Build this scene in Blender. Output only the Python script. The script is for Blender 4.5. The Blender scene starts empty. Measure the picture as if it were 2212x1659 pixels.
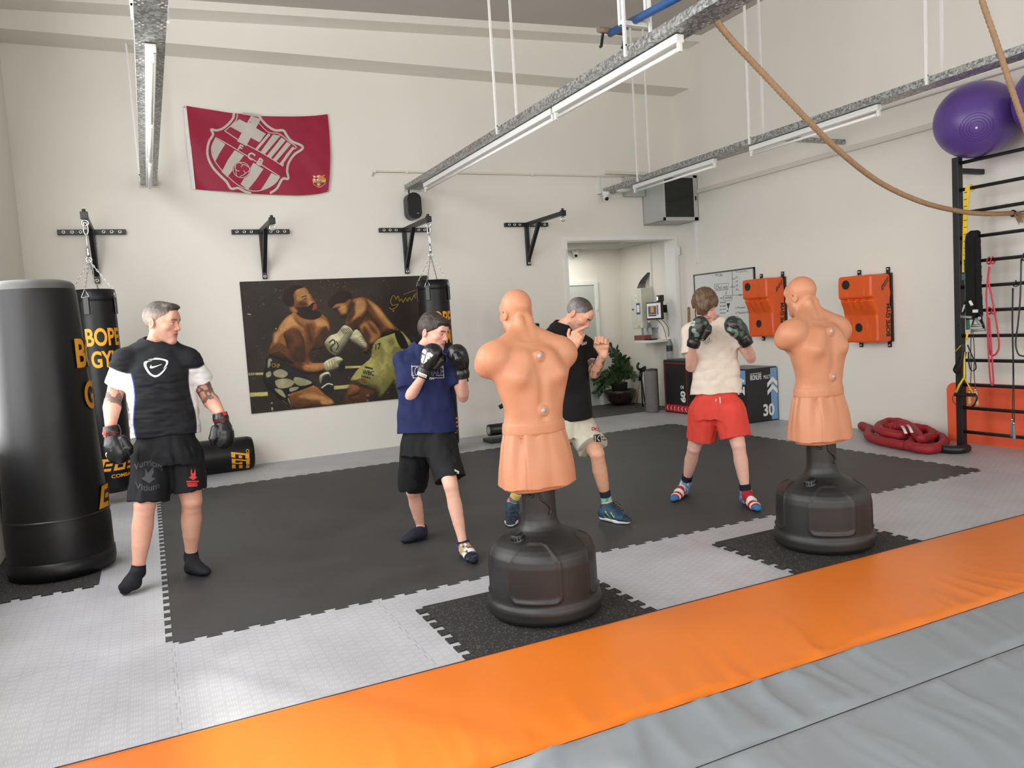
import bpy, bmesh, math, random
import numpy as np
from mathutils import Vector, Matrix
from mathutils.geometry import tessellate_polygon
random.seed(7)
HS = 1.0                                              # mesh step of the modelled bodies, 1 = full detail
SC = bpy.context.scene
COL = SC.collection
PI = math.pi
# ------------------------------------------------------------------ camera (calibrated from the photo's vanishing points)
FPX, CXP, CYP, CH = 1667.08, 1106.0, 829.5, 1.5
YAW, PITCH, ROLL = 0.437156919, -0.079351741, -0.063898663
def cam_axes():
    f = np.array([math.sin(YAW), math.cos(YAW), 0]); r = np.array([math.cos(YAW), -math.sin(YAW), 0]); u = np.array([0, 0, 1.])
    f2 = f*math.cos(PITCH)+u*math.sin(PITCH); u2 = -f*math.sin(PITCH)+u*math.cos(PITCH)
    r3 = r*math.cos(ROLL)+u2*math.sin(ROLL); u3 = -r*math.sin(ROLL)+u2*math.cos(ROLL)
    return r3, u3, f2
CR, CU, CF = cam_axes()
CAMP = np.array([0, 0, CH])
def ray(u, v): return CR*(u-CXP)/FPX - CU*(v-CYP)/FPX + CF
def onz(u, v, z=0.0):
    d = ray(u, v); return CAMP+d*((z-CH)/d[2])
def ony(u, v, y):
    d = ray(u, v); return CAMP+d*(y/d[1])
def onx(u, v, x):
    d = ray(u, v); return CAMP+d*(x/d[0])
YW, XW, XL = 9.633, 7.457, -1.1       # back wall, right wall, left wall

cd = bpy.data.cameras.new('camera'); cam = bpy.data.objects.new('camera', cd); COL.objects.link(cam)
cd.sensor_width = 36; cd.lens = FPX*36/2212; cd.clip_start = .05
cam.matrix_world = Matrix(((CR[0], CU[0], -CF[0], 0), (CR[1], CU[1], -CF[1], 0), (CR[2], CU[2], -CF[2], CH), (0, 0, 0, 1)))
SC.camera = cam

# ------------------------------------------------------------------ materials
def lin(c):
    out = []
    for x in c[:3]:
        x = x/255.
        out.append(x/12.92 if x <= .04045 else ((x+.055)/1.055)**2.4)
    return tuple(out)
MATS = {}
def mat(name, rgb, rough=.5, metal=0., var=(8., .08), bump=None, spec=.5, attr=None, coat=0., trans=0., stretch=None, emis=None, sheen=0.):
    """Principled material: base colour broken up by noise, optional noise bump; attr = vertex colour layer used as base colour."""
    if name in MATS: return MATS[name]
    m = bpy.data.materials.new(name); m.use_nodes = True; nt = m.node_tree; N = nt.nodes; L = nt.links
    b = N['Principled BSDF']; b.inputs['Roughness'].default_value = rough; b.inputs['Metallic'].default_value = metal
    b.inputs['Specular IOR Level'].default_value = spec
    if coat: b.inputs['Coat Weight'].default_value = coat; b.inputs['Coat Roughness'].default_value = .15
    if trans: b.inputs['Transmission Weight'].default_value = trans
    if sheen: b.inputs['Sheen Weight'].default_value = sheen
    tc = N.new('ShaderNodeTexCoord'); vec = tc.outputs['Object']
    if stretch:
        mp = N.new('ShaderNodeMapping'); mp.inputs['Scale'].default_value = stretch; L.new(vec, mp.inputs['Vector']); vec = mp.outputs['Vector']
    base = lin(rgb)
    nz = N.new('ShaderNodeTexNoise'); nz.inputs['Scale'].default_value = var[0]; nz.inputs['Detail'].default_value = 3; L.new(vec, nz.inputs['Vector'])
    mr = N.new('ShaderNodeMapRange'); mr.inputs['To Min'].default_value = 1-var[1]; mr.inputs['To Max'].default_value = 1+var[1]
    mr.inputs['From Min'].default_value = .25; mr.inputs['From Max'].default_value = .75; L.new(nz.outputs['Fac'], mr.inputs['Value'])
    vm = N.new('ShaderNodeVectorMath'); vm.operation = 'SCALE'; L.new(mr.outputs['Result'], vm.inputs['Scale'])
    if attr:
        va = N.new('ShaderNodeVertexColor'); va.layer_name = attr; L.new(va.outputs['Color'], vm.inputs[0])
    else: vm.inputs[0].default_value = base
    L.new(vm.outputs['Vector'], b.inputs['Base Color'])
    if emis:
        b.inputs['Emission Color'].default_value = (*lin(emis[0]), 1); b.inputs['Emission Strength'].default_value = emis[1]
    if bump:
        n2 = N.new('ShaderNodeTexNoise'); n2.inputs['Scale'].default_value = bump[0]; n2.inputs['Detail'].default_value = 4; L.new(vec, n2.inputs['Vector'])
        bp = N.new('ShaderNodeBump'); bp.inputs['Strength'].default_value = bump[1]; bp.inputs['Distance'].default_value = bump[2] if len(bump) > 2 else .01
        L.new(n2.outputs['Fac'], bp.inputs['Height']); L.new(bp.outputs['Normal'], b.inputs['Normal'])
    MATS[name] = m; return m

# ------------------------------------------------------------------ mesh builder
def frame(d, up=(0, 0, 1)):
    d = Vector(d).normalized(); u = Vector(up)
    if abs(d.dot(u)) > .98: u = Vector((1, 0, 0)) if abs(d.x) < .9 else Vector((0, 1, 0))
    s = d.cross(u).normalized(); return s, s.cross(d).normalized(), d
class MB:
    def __init__(s): s.v = []; s.f = []; s.m = []; s.s = []
    def add(s, vs, fs, mi=0, smooth=False):
        o = len(s.v); s.v += [tuple(map(float, v)) for v in vs]
        for f in fs: s.f.append([i+o for i in f]); s.m.append(mi); s.s.append(smooth)
        return s
    def box(s, a, b, mi=0, bev=0.):
        (x0, y0, z0), (x1, y1, z1) = np.minimum(a, b), np.maximum(a, b)
        return s.obox(((x0+x1)/2, (y0+y1)/2, (z0+z1)/2), (x1-x0, y1-y0, z1-z0), None, mi, bev)
    def obox(s, c, size, R=None, mi=0, bev=0.):
        """box of a given size about c, optionally rotated by the 3x3 matrix R, with chamfered edges"""
        h = [x/2 for x in size]; R = R or Matrix.Identity(3); c = Vector(c)
        bev = min(bev, *[x*.9 for x in h])
        if bev <= 0:
            vs = [c+R@Vector((sx*h[0], sy*h[1], sz*h[2])) for sx in (-1, 1) for sy in (-1, 1) for sz in (-1, 1)]
            return s.add(vs, [(0, 1, 3, 2), (4, 6, 7, 5), (0, 4, 5, 1), (2, 3, 7, 6), (0, 2, 6, 4), (1, 5, 7, 3)], mi)
        bm = bmesh.new(); bmesh.ops.create_cube(bm, size=1)
        for v in bm.verts: v.co = Vector((v.co.x*size[0], v.co.y*size[1], v.co.z*size[2]))
        bmesh.ops.bevel(bm, geom=bm.edges[:], offset=bev, segments=2, affect='EDGES', profile=.6)
        s.add([c+R@v.co for v in bm.verts], [[v.index for v in f.verts] for f in bm.faces], mi, False); bm.free(); return s
    def tube(s, pts, r, n=10, mi=0, cap=True, closed=False, flat=None):
        """round tube along a polyline; r is a number or one radius per point; flat = (w,h) makes a ribbon-like section"""
        P = [Vector(p) for p in pts]; k = len(P); rr = [r]*k if not hasattr(r, '__len__') else list(r)
        T = []
        for i in range(k):
            a = P[i-1] if (i > 0 or closed) else P[i]; b = P[(i+1) % k] if (i < k-1 or closed) else P[i]
            t = (b-a); T.append(t.normalized() if t.length > 1e-9 else Vector((0, 0, 1)))
        sd, up, _ = frame(T[0]); vs = []
        for i in range(k):
            sd = (sd-T[i]*sd.dot(T[i])); sd = sd.normalized() if sd.length > 1e-6 else frame(T[i])[0]
            up = T[i].cross(sd)
            for j in range(n):
                a = 2*PI*j/n
                if flat: vs.append(P[i]+sd*(flat[0]*math.cos(a))+up*(flat[1]*math.sin(a)))
                else: vs.append(P[i]+(sd*math.cos(a)+up*math.sin(a))*rr[i])
        fs = []
        for i in range(k if closed else k-1):
            for j in range(n):
                a, b = i*n+j, i*n+(j+1) % n; c, d = ((i+1) % k)*n+(j+1) % n, ((i+1) % k)*n+j
                fs.append((a, b, c, d))
        s.add(vs, fs, mi, True)
        if cap and not closed:
            o = len(s.v)-len(vs); s.f.append([o+j for j in range(n)][::-1]); s.m.append(mi); s.s.append(False)
            s.f.append([o+(k-1)*n+j for j in range(n)]); s.m.append(mi); s.s.append(False)
        return s
    def cyl(s, a, b, r, n=20, mi=0): return s.tube([a, b], r, n, mi)
    def lathe(s, prof, c=(0, 0, 0), n=32, mi=0, axis=None, smooth=True):
        """revolve (radius, height) pairs about an axis (default z) through c"""
        sd, up, d = frame(axis) if axis is not None else (Vector((1, 0, 0)), Vector((0, 1, 0)), Vector((0, 0, 1)))
        c = Vector(c); vs = []; k = len(prof)
        for r, h in prof:
            for j in range(n):
                a = 2*PI*j/n; vs.append(c+d*h+(sd*math.cos(a)+up*math.sin(a))*max(r, 1e-5))
        fs = [(i*n+j, i*n+(j+1) % n, (i+1)*n+(j+1) % n, (i+1)*n+j) for i in range(k-1) for j in range(n)]
        return s.add(vs, fs, mi, smooth)
    def ball(s, c, r, n=16, mi=0, sc=(1, 1, 1)):
        vs = []; fs = []; k = n//2
        for i in range(k+1):
            t = PI*i/k
            for j in range(n):
                a = 2*PI*j/n; vs.append((c[0]+r*sc[0]*math.sin(t)*math.cos(a), c[1]+r*sc[1]*math.sin(t)*math.sin(a), c[2]+r*sc[2]*math.cos(t)))
        fs = [(i*n+j, (i+1)*n+j, (i+1)*n+(j+1) % n, i*n+(j+1) % n) for i in range(k) for j in range(n)]
        return s.add(vs, fs, mi, True)
    def poly(s, pts2, fn, mi=0, thick=0.):
        """filled 2-D outline mapped through fn(x, y, lift) -> 3-D"""
        tri = tessellate_polygon([[Vector((p[0], p[1], 0)) for p in pts2]])
        s.add([fn(p[0], p[1], 0) for p in pts2], [t for t in tri], mi)
        return s
    def prism(s, pts, z0, z1, mi=0):
        k = len(pts); vs = [(p[0], p[1], z0) for p in pts]+[(p[0], p[1], z1) for p in pts]
        tri = tessellate_polygon([[Vector((p[0], p[1], 0)) for p in pts]])
        fs = [tuple(i+k for i in t) for t in tri]+[tuple(t[::-1]) for t in tri]
        fs += [(i, (i+1) % k, k+(i+1) % k, k+i) for i in range(k)]
        return s.add(vs, fs, mi)
    def build(s, name, mats, parent=None, origin=None, fix=True):
        """link as ONE mesh object; vertices are given in world space unless parent is set, then relative to 'origin' (default: parent's location)"""
        me = bpy.data.meshes.new(name)
        o = Vector(origin) if origin is not None else (world_loc(parent) if parent else None)
        vs = [tuple(Vector(v)-o) for v in s.v] if o is not None else s.v
        me.from_pydata(vs, [], s.f)
        for m in (mats if isinstance(mats, (list, tuple)) else [mats]): me.materials.append(m)
        me.polygons.foreach_set('material_index', s.m); me.polygons.foreach_set('use_smooth', s.s)
        if fix:
            bm = bmesh.new(); bm.from_mesh(me); bmesh.ops.recalc_face_normals(bm, faces=bm.faces); bm.to_mesh(me); bm.free()
        me.update()
        ob = bpy.data.objects.new(name, me); COL.objects.link(ob)
        if parent is not None:
            ob.parent = parent
            if parent.type == 'MESH': ob.location = (0, 0, 0)
        elif origin is not None: ob.location = o
        return ob
def world_loc(o):
    p = Vector((0, 0, 0))
    while o is not None: p = p+Vector(o.location); o = o.parent
    return p
def thing(name, label, cat, loc=(0, 0, 0), group=None, rz=0.):
    o = bpy.data.objects.new(name, None); COL.objects.link(o); o.empty_display_size = .1
    o.location = tuple(map(float, loc)); o.rotation_euler = (0, 0, rz); o['label'] = label; o['category'] = cat
    if group: o['group'] = group
    return o
def tag(o, label, cat, group=None, kind=None):
    o['label'] = label; o['category'] = cat
    if group: o['group'] = group
    if kind: o['kind'] = kind
    return o
def struct(o, label=None, cat=None):
    o['kind'] = 'structure'
    if label: o['label'] = label; o['category'] = cat
    return o
def dup(root, loc, label=None, rz=None):
    """a copy of a thing, its parts and their sub-parts (mesh data shared)"""
    r = root.copy(); COL.objects.link(r); r.location = loc
    if rz is not None: r.rotation_euler = (0, 0, rz)
    if label: r['label'] = label
    def rec(src, dst):
        for ch in list(src.children):
            if ch.parent is not src: continue
            c = ch.copy(); c.parent = dst; COL.objects.link(c); rec(ch, c)
    rec(root, r); return r

# ------------------------------------------------------------------ lettering
_TX = {}
def text2d(s, size=1., bold=0., cuts=0):
    """outline of a string as 2-D triangles: (points, faces, width); the height of a capital is about 0.7*size"""
    key = (s, size, bold, cuts)
    if key in _TX: return _TX[key]
    cu = bpy.data.curves.new('lettering', 'FONT'); cu.body = s; cu.size = size; cu.offset = bold*size; cu.resolution_u = 5
    ob = bpy.data.objects.new('lettering', cu); COL.objects.link(ob)
    bpy.context.view_layer.update()
    me = ob.evaluated_get(bpy.context.evaluated_depsgraph_get()).to_mesh()
    bm = bmesh.new(); bm.from_mesh(me); bmesh.ops.remove_doubles(bm, verts=bm.verts, dist=1e-5*size)
    for _ in range(cuts):
        bmesh.ops.triangulate(bm, faces=bm.faces); bmesh.ops.subdivide_edges(bm, edges=[e for e in bm.edges if e.calc_length() > .1*size], cuts=1)
    bmesh.ops.triangulate(bm, faces=bm.faces); bm.verts.index_update()
    P = [(v.co.x, v.co.y) for v in bm.verts]; F = [[v.index for v in f.verts] for f in bm.faces]; bm.free()
    bpy.data.objects.remove(ob); bpy.data.curves.remove(cu)
    x0 = min([p[0] for p in P] or [0]); x1 = max([p[0] for p in P] or [1]); y0 = min([p[1] for p in P] or [0]); y1 = max([p[1] for p in P] or [1])
    _TX[key] = ([(p[0]-x0, p[1]-y0) for p in P], F, x1-x0, y1-y0); return _TX[key]
def put_text(mb, s, fn, w=None, h=None, bold=.012, cuts=0, mi=0):
    """letters fitted into a w x h box; fn(x, y) -> 3-D with the origin at the box's lower left"""
    P, F, tw, th = text2d(s, 1., bold, cuts); sx = w/tw if w else h/th; sy = h/th if h else sx
    mb.add([fn(p[0]*sx, p[1]*sy) for p in P], F, mi); return mb
def stroke(pts, w):
    """outline (closed 2-D polygon) of a pen stroke of width w along pts, as quads"""
    P = [Vector(p).to_2d() for p in pts]; L = []; R = []
    for i in range(len(P)):
        a = P[max(i-1, 0)]; b = P[min(i+1, len(P)-1)]; t = b-a
        t = t.normalized() if t.length > 1e-9 else Vector((1, 0)); n = Vector((-t.y, t.x))*w/2
        L.append(P[i]+n); R.append(P[i]-n)
    return L, R
def put_stroke(mb, pts, w, fn, mi=0, closed=False):
    if closed: pts = list(pts)+[pts[0]]
    L, R = stroke(pts, w); k = len(L)
    mb.add([fn(p.x, p.y) for p in L]+[fn(p.x, p.y) for p in R], [(i, i+1, k+i+1, k+i) for i in range(k-1)], mi); return mb
def smooth_path(pts, n=8, closed=False):
    """Catmull-Rom through pts"""
    P = [np.array(p, float) for p in pts]; k = len(P); out = []
    rng = range(k) if closed else range(k-1)
    for i in rng:
        p0 = P[i-1] if (i > 0 or closed) else P[0]*2-P[1]; p1 = P[i]; p2 = P[(i+1) % k]; p3 = P[(i+2) % k] if (i+2 < k or closed) else P[-1]*2-P[-2]
        for j in range(n):
            t = j/n; out.append(.5*((2*p1)+(-p0+p2)*t+(2*p0-5*p1+4*p2-p3)*t*t+(-p0+3*p1-3*p2+p3)*t**3))
    if not closed: out.append(P[-1])
    return out

# ------------------------------------------------------------------ value noise in numpy
def hash3(i, j, k, s):
    n = (i*374761393+j*668265263+k*2147483647+s*144269504) & 0xffffffff
    n = ((n ^ (n >> 13))*1274126177) & 0xffffffff
    return ((n ^ (n >> 16)) & 0xffff)/65535.
def vnoise(P, s=0):
    """smooth noise in -1..1 at points (N,3)"""
    P = np.asarray(P, float); I = np.floor(P).astype(np.int64); F = P-I; F = F*F*(3-2*F); r = 0
    for dx in (0, 1):
        for dy in (0, 1):
            for dz in (0, 1):
                w = (F[:, 0] if dx else 1-F[:, 0])*(F[:, 1] if dy else 1-F[:, 1])*(F[:, 2] if dz else 1-F[:, 2])
                r = r+w*hash3(I[:, 0]+dx, I[:, 1]+dy, I[:, 2]+dz, s)
    return r*2-1
# ------------------------------------------------------------------ implicit surfaces (smoothly blended bodies)
BIG = .12
def V3(p): return np.array([float(p[0]), float(p[1]), float(p[2])])
def smin(a, b, k):
    if k <= 0: return np.minimum(a, b)
    h = np.maximum(k-np.abs(a-b), 0)/k; return np.minimum(a, b)-h*h*k*.25
def smax(a, b, k): return -smin(-a, -b, k)
class Cone:
    """tapered round limb a->b; n,s flatten it along direction n by factor s"""
    def __init__(s, a, b, ra, rb, n=None, fl=1.):
        s.a, s.b, s.ra, s.rb = V3(a), V3(b), ra, rb; s.n = None if n is None else V3(n)/np.linalg.norm(n); s.fl = fl
        r = max(ra, rb); s.lo = np.minimum(s.a, s.b)-r; s.hi = np.maximum(s.a, s.b)+r
    def __call__(s, P):
        ab = s.b-s.a; t = np.clip((P-s.a)@ab/max(ab@ab, 1e-12), 0, 1); w = P-s.a-t[:, None]*ab
        if s.n is not None: w = w+((s.fl-1)*(w@s.n))[:, None]*s.n
        return np.sqrt((w*w).sum(1))-(s.ra+(s.rb-s.ra)*t)
class Limb:
    """one limb through several joints with smoothly varying thickness"""
    def __init__(s, pts, rad): s.P = [V3(p) for p in pts]; s.r = list(rad); m = max(rad); s.lo = np.min(s.P, 0)-m; s.hi = np.max(s.P, 0)+m
    def __call__(s, P):
        d = np.full(len(P), 9.); k = len(s.P); L = [np.linalg.norm(s.P[i+1]-s.P[i]) for i in range(k-1)]; cum = np.r_[0, np.cumsum(L)]
        sl = [(s.r[min(i+1, k-1)]-s.r[max(i-1, 0)])/max(cum[min(i+1, k-1)]-cum[max(i-1, 0)], 1e-6) for i in range(k)]
        for i in range(k-1):
            a = s.P[i]; ab = s.P[i+1]-a; t = np.clip((P-a)@ab/max(ab@ab, 1e-12), 0, 1); w = P-a-t[:, None]*ab
            r = (2*t**3-3*t**2+1)*s.r[i]+(t**3-2*t**2+t)*L[i]*sl[i]+(-2*t**3+3*t**2)*s.r[i+1]+(t**3-t**2)*L[i]*sl[i+1]
            d = smin(d, np.sqrt((w*w).sum(1))-r, .004) if i else np.sqrt((w*w).sum(1))-r
        return d
class Ell:
    def __init__(s, c, r, R=None):
        s.c = V3(c); s.r = V3(r); s.R = np.eye(3) if R is None else np.asarray(R)      # rows of R = local axes
        m = max(r); e = np.sqrt(((s.R*s.r[:, None])**2).sum(0)); s.lo = s.c-e; s.hi = s.c+e
    def __call__(s, P):
        q = (P-s.c)@s.R.T; k0 = np.sqrt(((q/s.r)**2).sum(1)); k1 = np.sqrt(((q/s.r**2)**2).sum(1))
        return k0*(k0-1)/np.maximum(k1, 1e-9)
class RBox:
    def __init__(s, c, h, rad, R=None):
        s.c = V3(c); s.h = V3(h)-rad; s.rad = rad; s.R = np.eye(3) if R is None else np.asarray(R)
        e = (np.abs(s.R)*(V3(h))[:, None]).sum(0); s.lo = s.c-e; s.hi = s.c+e
    def __call__(s, P):
        q = np.abs((P-s.c)@s.R.T)-s.h
        return np.sqrt((np.maximum(q, 0)**2).sum(1))+np.minimum(q.max(1), 0)-s.rad
class Loft:
    """body through elliptical sections stacked along a straight axis: centres, right-hand vectors, half widths, half depths (front, back); flat ends"""
    def __init__(s, C, X, rx, rf, rb=None, n=2.4, safe=.85):
        C = [V3(c) for c in C]; rb = rb or rf; s.n = n; s.safe = safe
        s.c0 = C[0]; s.T = (C[-1]-C[0])/np.linalg.norm(C[-1]-C[0]); s.h = np.array([(c-C[0])@s.T for c in C])
        off = [c-C[0]-s.T*h for c, h in zip(C, s.h)]; s.K = np.array([[*o, *(V3(x)/np.linalg.norm(V3(x))), a, b, c] for o, x, a, b, c in zip(off, X, rx, rf, rb)])
        k = len(C); s.M = np.zeros_like(s.K)
        for i in range(k):
            a, b = max(i-1, 0), min(i+1, k-1); s.M[i] = (s.K[b]-s.K[a])/(s.h[b]-s.h[a])
        m = max(max(rx), max(rf), max(rb))*1.05; s.lo = np.min(C, 0)-m; s.hi = np.max(C, 0)+m
    def __call__(s, P):
        Q = P-s.c0; h = Q@s.T; hc = np.clip(h, s.h[0], s.h[-1]); i = np.clip(np.searchsorted(s.h, hc, side='right')-1, 0, len(s.h)-2)
        dh = s.h[i+1]-s.h[i]; t = ((hc-s.h[i])/dh)[:, None]; dh = dh[:, None]
        V = (2*t**3-3*t**2+1)*s.K[i]+(t**3-2*t**2+t)*dh*s.M[i]+(-2*t**3+3*t**2)*s.K[i+1]+(t**3-t**2)*dh*s.M[i+1]
        X = V[:, 3:6]; X = X-(X@s.T)[:, None]*s.T; X = X/np.sqrt((X*X).sum(1))[:, None]; Y = np.cross(np.broadcast_to(s.T, X.shape), X)
        w = Q-h[:, None]*s.T-V[:, :3]; x = (w*X).sum(1); y = (w*Y).sum(1); ry = np.where(y > 0, V[:, 7], V[:, 8])
        q = np.maximum((np.abs(x/V[:, 6])**s.n+np.abs(y/ry)**s.n)**(1/s.n), 1e-4); L = np.sqrt(x*x+y*y)+1e-6
        d = L*(1-1/q)*s.safe; e = np.abs(h-(s.h[0]+s.h[-1])/2)-(s.h[-1]-s.h[0])/2
        return np.where(e > 0, np.sqrt(np.maximum(d, 0)**2+e*e), np.maximum(d, e))
def half(p, n):
    """half-space: negative on the side away from n"""
    p = V3(p); n = V3(n)/np.linalg.norm(n); return lambda P: (P-p)@n
class Body:
    """ordered list of (op, primitive, blend)"""
    def __init__(s): s.ops = []; s.post = None
    def u(s, prim, k=.02): s.ops.append(('u', prim, k)); return s
    def sub(s, prim, k=.004): s.ops.append(('s', prim, k)); return s
    def cut(s, fn, k=.003): s.ops.append(('c', fn, k)); return s
    def disp(s, fn): s.ops.append(('d', fn, 0)); return s
    def box(s):
        lo = np.min([o[1].lo for o in s.ops if o[0] == 'u'], 0); hi = np.max([o[1].hi for o in s.ops if o[0] == 'u'], 0); return lo, hi
    def __call__(s, P):
        P = np.asarray(P, float); d = np.full(len(P), BIG)
        for op, pr, k in s.ops:
            if op in 'us':
                m = ((P > pr.lo-k-BIG) & (P < pr.hi+k+BIG)).all(1)
                if not m.any(): continue
                q = np.full(len(P), BIG*1.5); q[m] = pr(P[m])
                if op == 'u': d = smin(d, q, k)
                else:
                    d2 = smax(d, -q, k); d = np.where(m, d2, d)
            elif op == 'c': d = smax(d, pr(P), k)
            else:
                m = np.abs(d) < .08
                if m.any(): d[m] = d[m]+pr(P[m])
        return d
def surfnet(f, h, lo=None, hi=None, pad=.012):
    """dual contouring of f=0 on a sparse lattice of step h -> (verts, quads)"""
    if lo is None: lo, hi = f.box()
    lo = np.asarray(lo)-pad; hi = np.asarray(hi)+pad
    q = 4; nc = np.ceil((hi-lo)/(h*q)).astype(int)+1
    g = np.stack(np.meshgrid(*[np.arange(n) for n in nc], indexing='ij'), -1).reshape(-1, 3)
    dc = f(lo+(g+.5)*h*q).reshape(nc)
    band = np.abs(dc) < h*q*1.35+.004
    V = np.repeat(np.repeat(np.repeat(np.where(dc < 0, -1., 1.).astype(np.float32), q, 0), q, 1), q, 2)
    mk = np.repeat(np.repeat(np.repeat(band, q, 0), q, 1), q, 2)
    m2 = mk.copy()
    for ax in range(3):
        sl = [slice(None)]*3; sr = [slice(None)]*3; sl[ax] = slice(1, None); sr[ax] = slice(None, -1); m2[tuple(sl)] |= mk[tuple(sr)]; mk = m2.copy()
    idx = np.argwhere(m2); vals = np.empty(len(idx), np.float32)
    for i in range(0, len(idx), 400000): vals[i:i+400000] = f(lo+idx[i:i+400000]*h)
    V[tuple(idx.T)] = vals
    S = V < 0
    cnt = np.zeros(np.array(S.shape)-1, np.int8)
    for dx in (0, 1):
        for dy in (0, 1):
            for dz in (0, 1): cnt += S[dx:S.shape[0]-1+dx, dy:S.shape[1]-1+dy, dz:S.shape[2]-1+dz]
    cells = np.argwhere((cnt > 0) & (cnt < 8)); ids = np.full(cnt.shape, -1, np.int32); ids[tuple(cells.T)] = np.arange(len(cells))
    acc = np.zeros((len(cells), 3)); n = np.zeros(len(cells)); cor = [np.array(c) for c in [(0, 0, 0), (1, 0, 0), (0, 1, 0), (1, 1, 0), (0, 0, 1), (1, 0, 1), (0, 1, 1), (1, 1, 1)]]
    for a, b in [(0, 1), (2, 3), (4, 5), (6, 7), (0, 2), (1, 3), (4, 6), (5, 7), (0, 4), (1, 5), (2, 6), (3, 7)]:
        va = V[tuple((cells+cor[a]).T)]; vb = V[tuple((cells+cor[b]).T)]; m = (va < 0) != (vb < 0)
        t = np.where(m, va/np.where(m, va-vb, 1), 0)[:, None]; acc += np.where(m[:, None], cor[a]+(cor[b]-cor[a])*t, 0); n += m
    P = lo+(cells+acc/n[:, None])*h
    quads = []
    for ax in range(3):
        o1, o2 = [(1, 2), (2, 0), (0, 1)][ax]
        sl = [slice(1, -1)]*3; sr = [slice(1, -1)]*3; sl[ax] = slice(0, -1); sr[ax] = slice(1, None)
        A = S[tuple(sl)]; B = S[tuple(sr)]; e = np.argwhere(A != B); 
        base = e+1; base[:, ax] -= 1; up = A[tuple(e.T)]
        e1 = np.zeros(3, int); e1[o1] = 1; e2 = np.zeros(3, int); e2[o2] = 1
        ok = (base < np.array(ids.shape)).all(1); base = base[ok]; up = up[ok]
        c = [ids[tuple((base-x).T)] for x in (e1+e2, e2, 0*e1, e1)]
        Q = np.stack(c, 1); Q = np.where(up[:, None], Q, Q[:, ::-1]); quads.append(Q[(Q >= 0).all(1)])
    quads = np.concatenate(quads)
    d = f(P); e = h*.4; G = np.stack([f(P+np.eye(3)[i]*e)-d for i in range(3)], 1); G /= np.maximum(np.sqrt((G*G).sum(1)), 1e-9)[:, None]
    P = P-np.clip(d, -h, h)[:, None]*G; P = P-np.clip(f(P), -h*.5, h*.5)[:, None]*G
    return P, quads
def grad(f, P, e):
    G = np.stack([f(P+np.eye(3)[i]*e)-f(P-np.eye(3)[i]*e) for i in range(3)], 1); return G/np.maximum(np.sqrt((G*G).sum(1)), 1e-9)[:, None]
def sdf_obj(name, f, h, m, parent=None, colour=None, lo=None, hi=None, origin=None):
    """mesh the implicit body f; colour(P, N) -> (N,3) sRGB 0-255 gives a vertex colour layer 'Col'"""
    P, Q = surfnet(f, h*HS, lo, hi)
    o = np.array(world_loc(parent)) if parent is not None else (V3(origin) if origin is not None else np.zeros(3))
    me = bpy.data.meshes.new(name); me.vertices.add(len(P)); me.vertices.foreach_set('co', (P-o).astype(np.float32).ravel())
    me.loops.add(len(Q)*4); me.loops.foreach_set('vertex_index', Q.astype(np.int32).ravel())
    me.polygons.add(len(Q)); me.polygons.foreach_set('loop_start', np.arange(0, len(Q)*4, 4, dtype=np.int32))
    me.update(calc_edges=True); me.polygons.foreach_set('use_smooth', np.ones(len(Q), bool))
    if colour:
        C = np.asarray(colour(P), float)/255.; C = np.where(C <= .04045, C/12.92, ((C+.055)/1.055)**2.4)
        ca = me.color_attributes.new('Col', 'FLOAT_COLOR', 'POINT'); ca.data.foreach_set('color', np.concatenate([C, np.ones((len(C), 1))], 1).astype(np.float32).ravel())
    me.materials.append(m); me.validate()
    ob = bpy.data.objects.new(name, me); COL.objects.link(ob)
    if parent is not None: ob.parent = parent
    elif origin is not None: ob.location = tuple(o)
    return ob
def conform(f, mb, name, mats, parent, view, lift=.0015):
    """press a drawing (MB in world space, floating in front) onto the implicit body f along the direction 'view' (several millimetres thin print)"""
    bm = bmesh.new(); vs = [bm.verts.new(v) for v in mb.v]
    for q in mb.f:
        try: bm.faces.new([vs[i] for i in q])
        except ValueError: pass
    bmesh.ops.triangulate(bm, faces=bm.faces)
    for _ in range(4):
        e = [e for e in bm.edges if e.calc_length() > .013]
        if not e: break
        bmesh.ops.subdivide_edges(bm, edges=e, cuts=1); bmesh.ops.triangulate(bm, faces=bm.faces)
    bm.verts.index_update(); mb.v = [tuple(v.co) for v in bm.verts]; mb.f = [[v.index for v in q.verts] for q in bm.faces]; mb.m = [0]*len(mb.f); mb.s = [True]*len(mb.f); bm.free()
    P = np.array(mb.v); d = V3(view)/np.linalg.norm(view)
    for _ in range(40): P = P+np.clip(f(P)-lift, -.02, .05)[:, None]*d*.9
    ok = np.abs(f(P)-lift) < .004; used = {}; F = []
    for q in mb.f:                                           # drop what overhangs the edge of the body
        if all(ok[i] for i in q): F.append([used.setdefault(i, len(used)) for i in q])
    mb.v = [tuple(P[i]) for i in used]; mb.f = F; mb.m = [0]*len(F); mb.s = [True]*len(F); return mb.build(name, mats, parent, fix=False)
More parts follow.
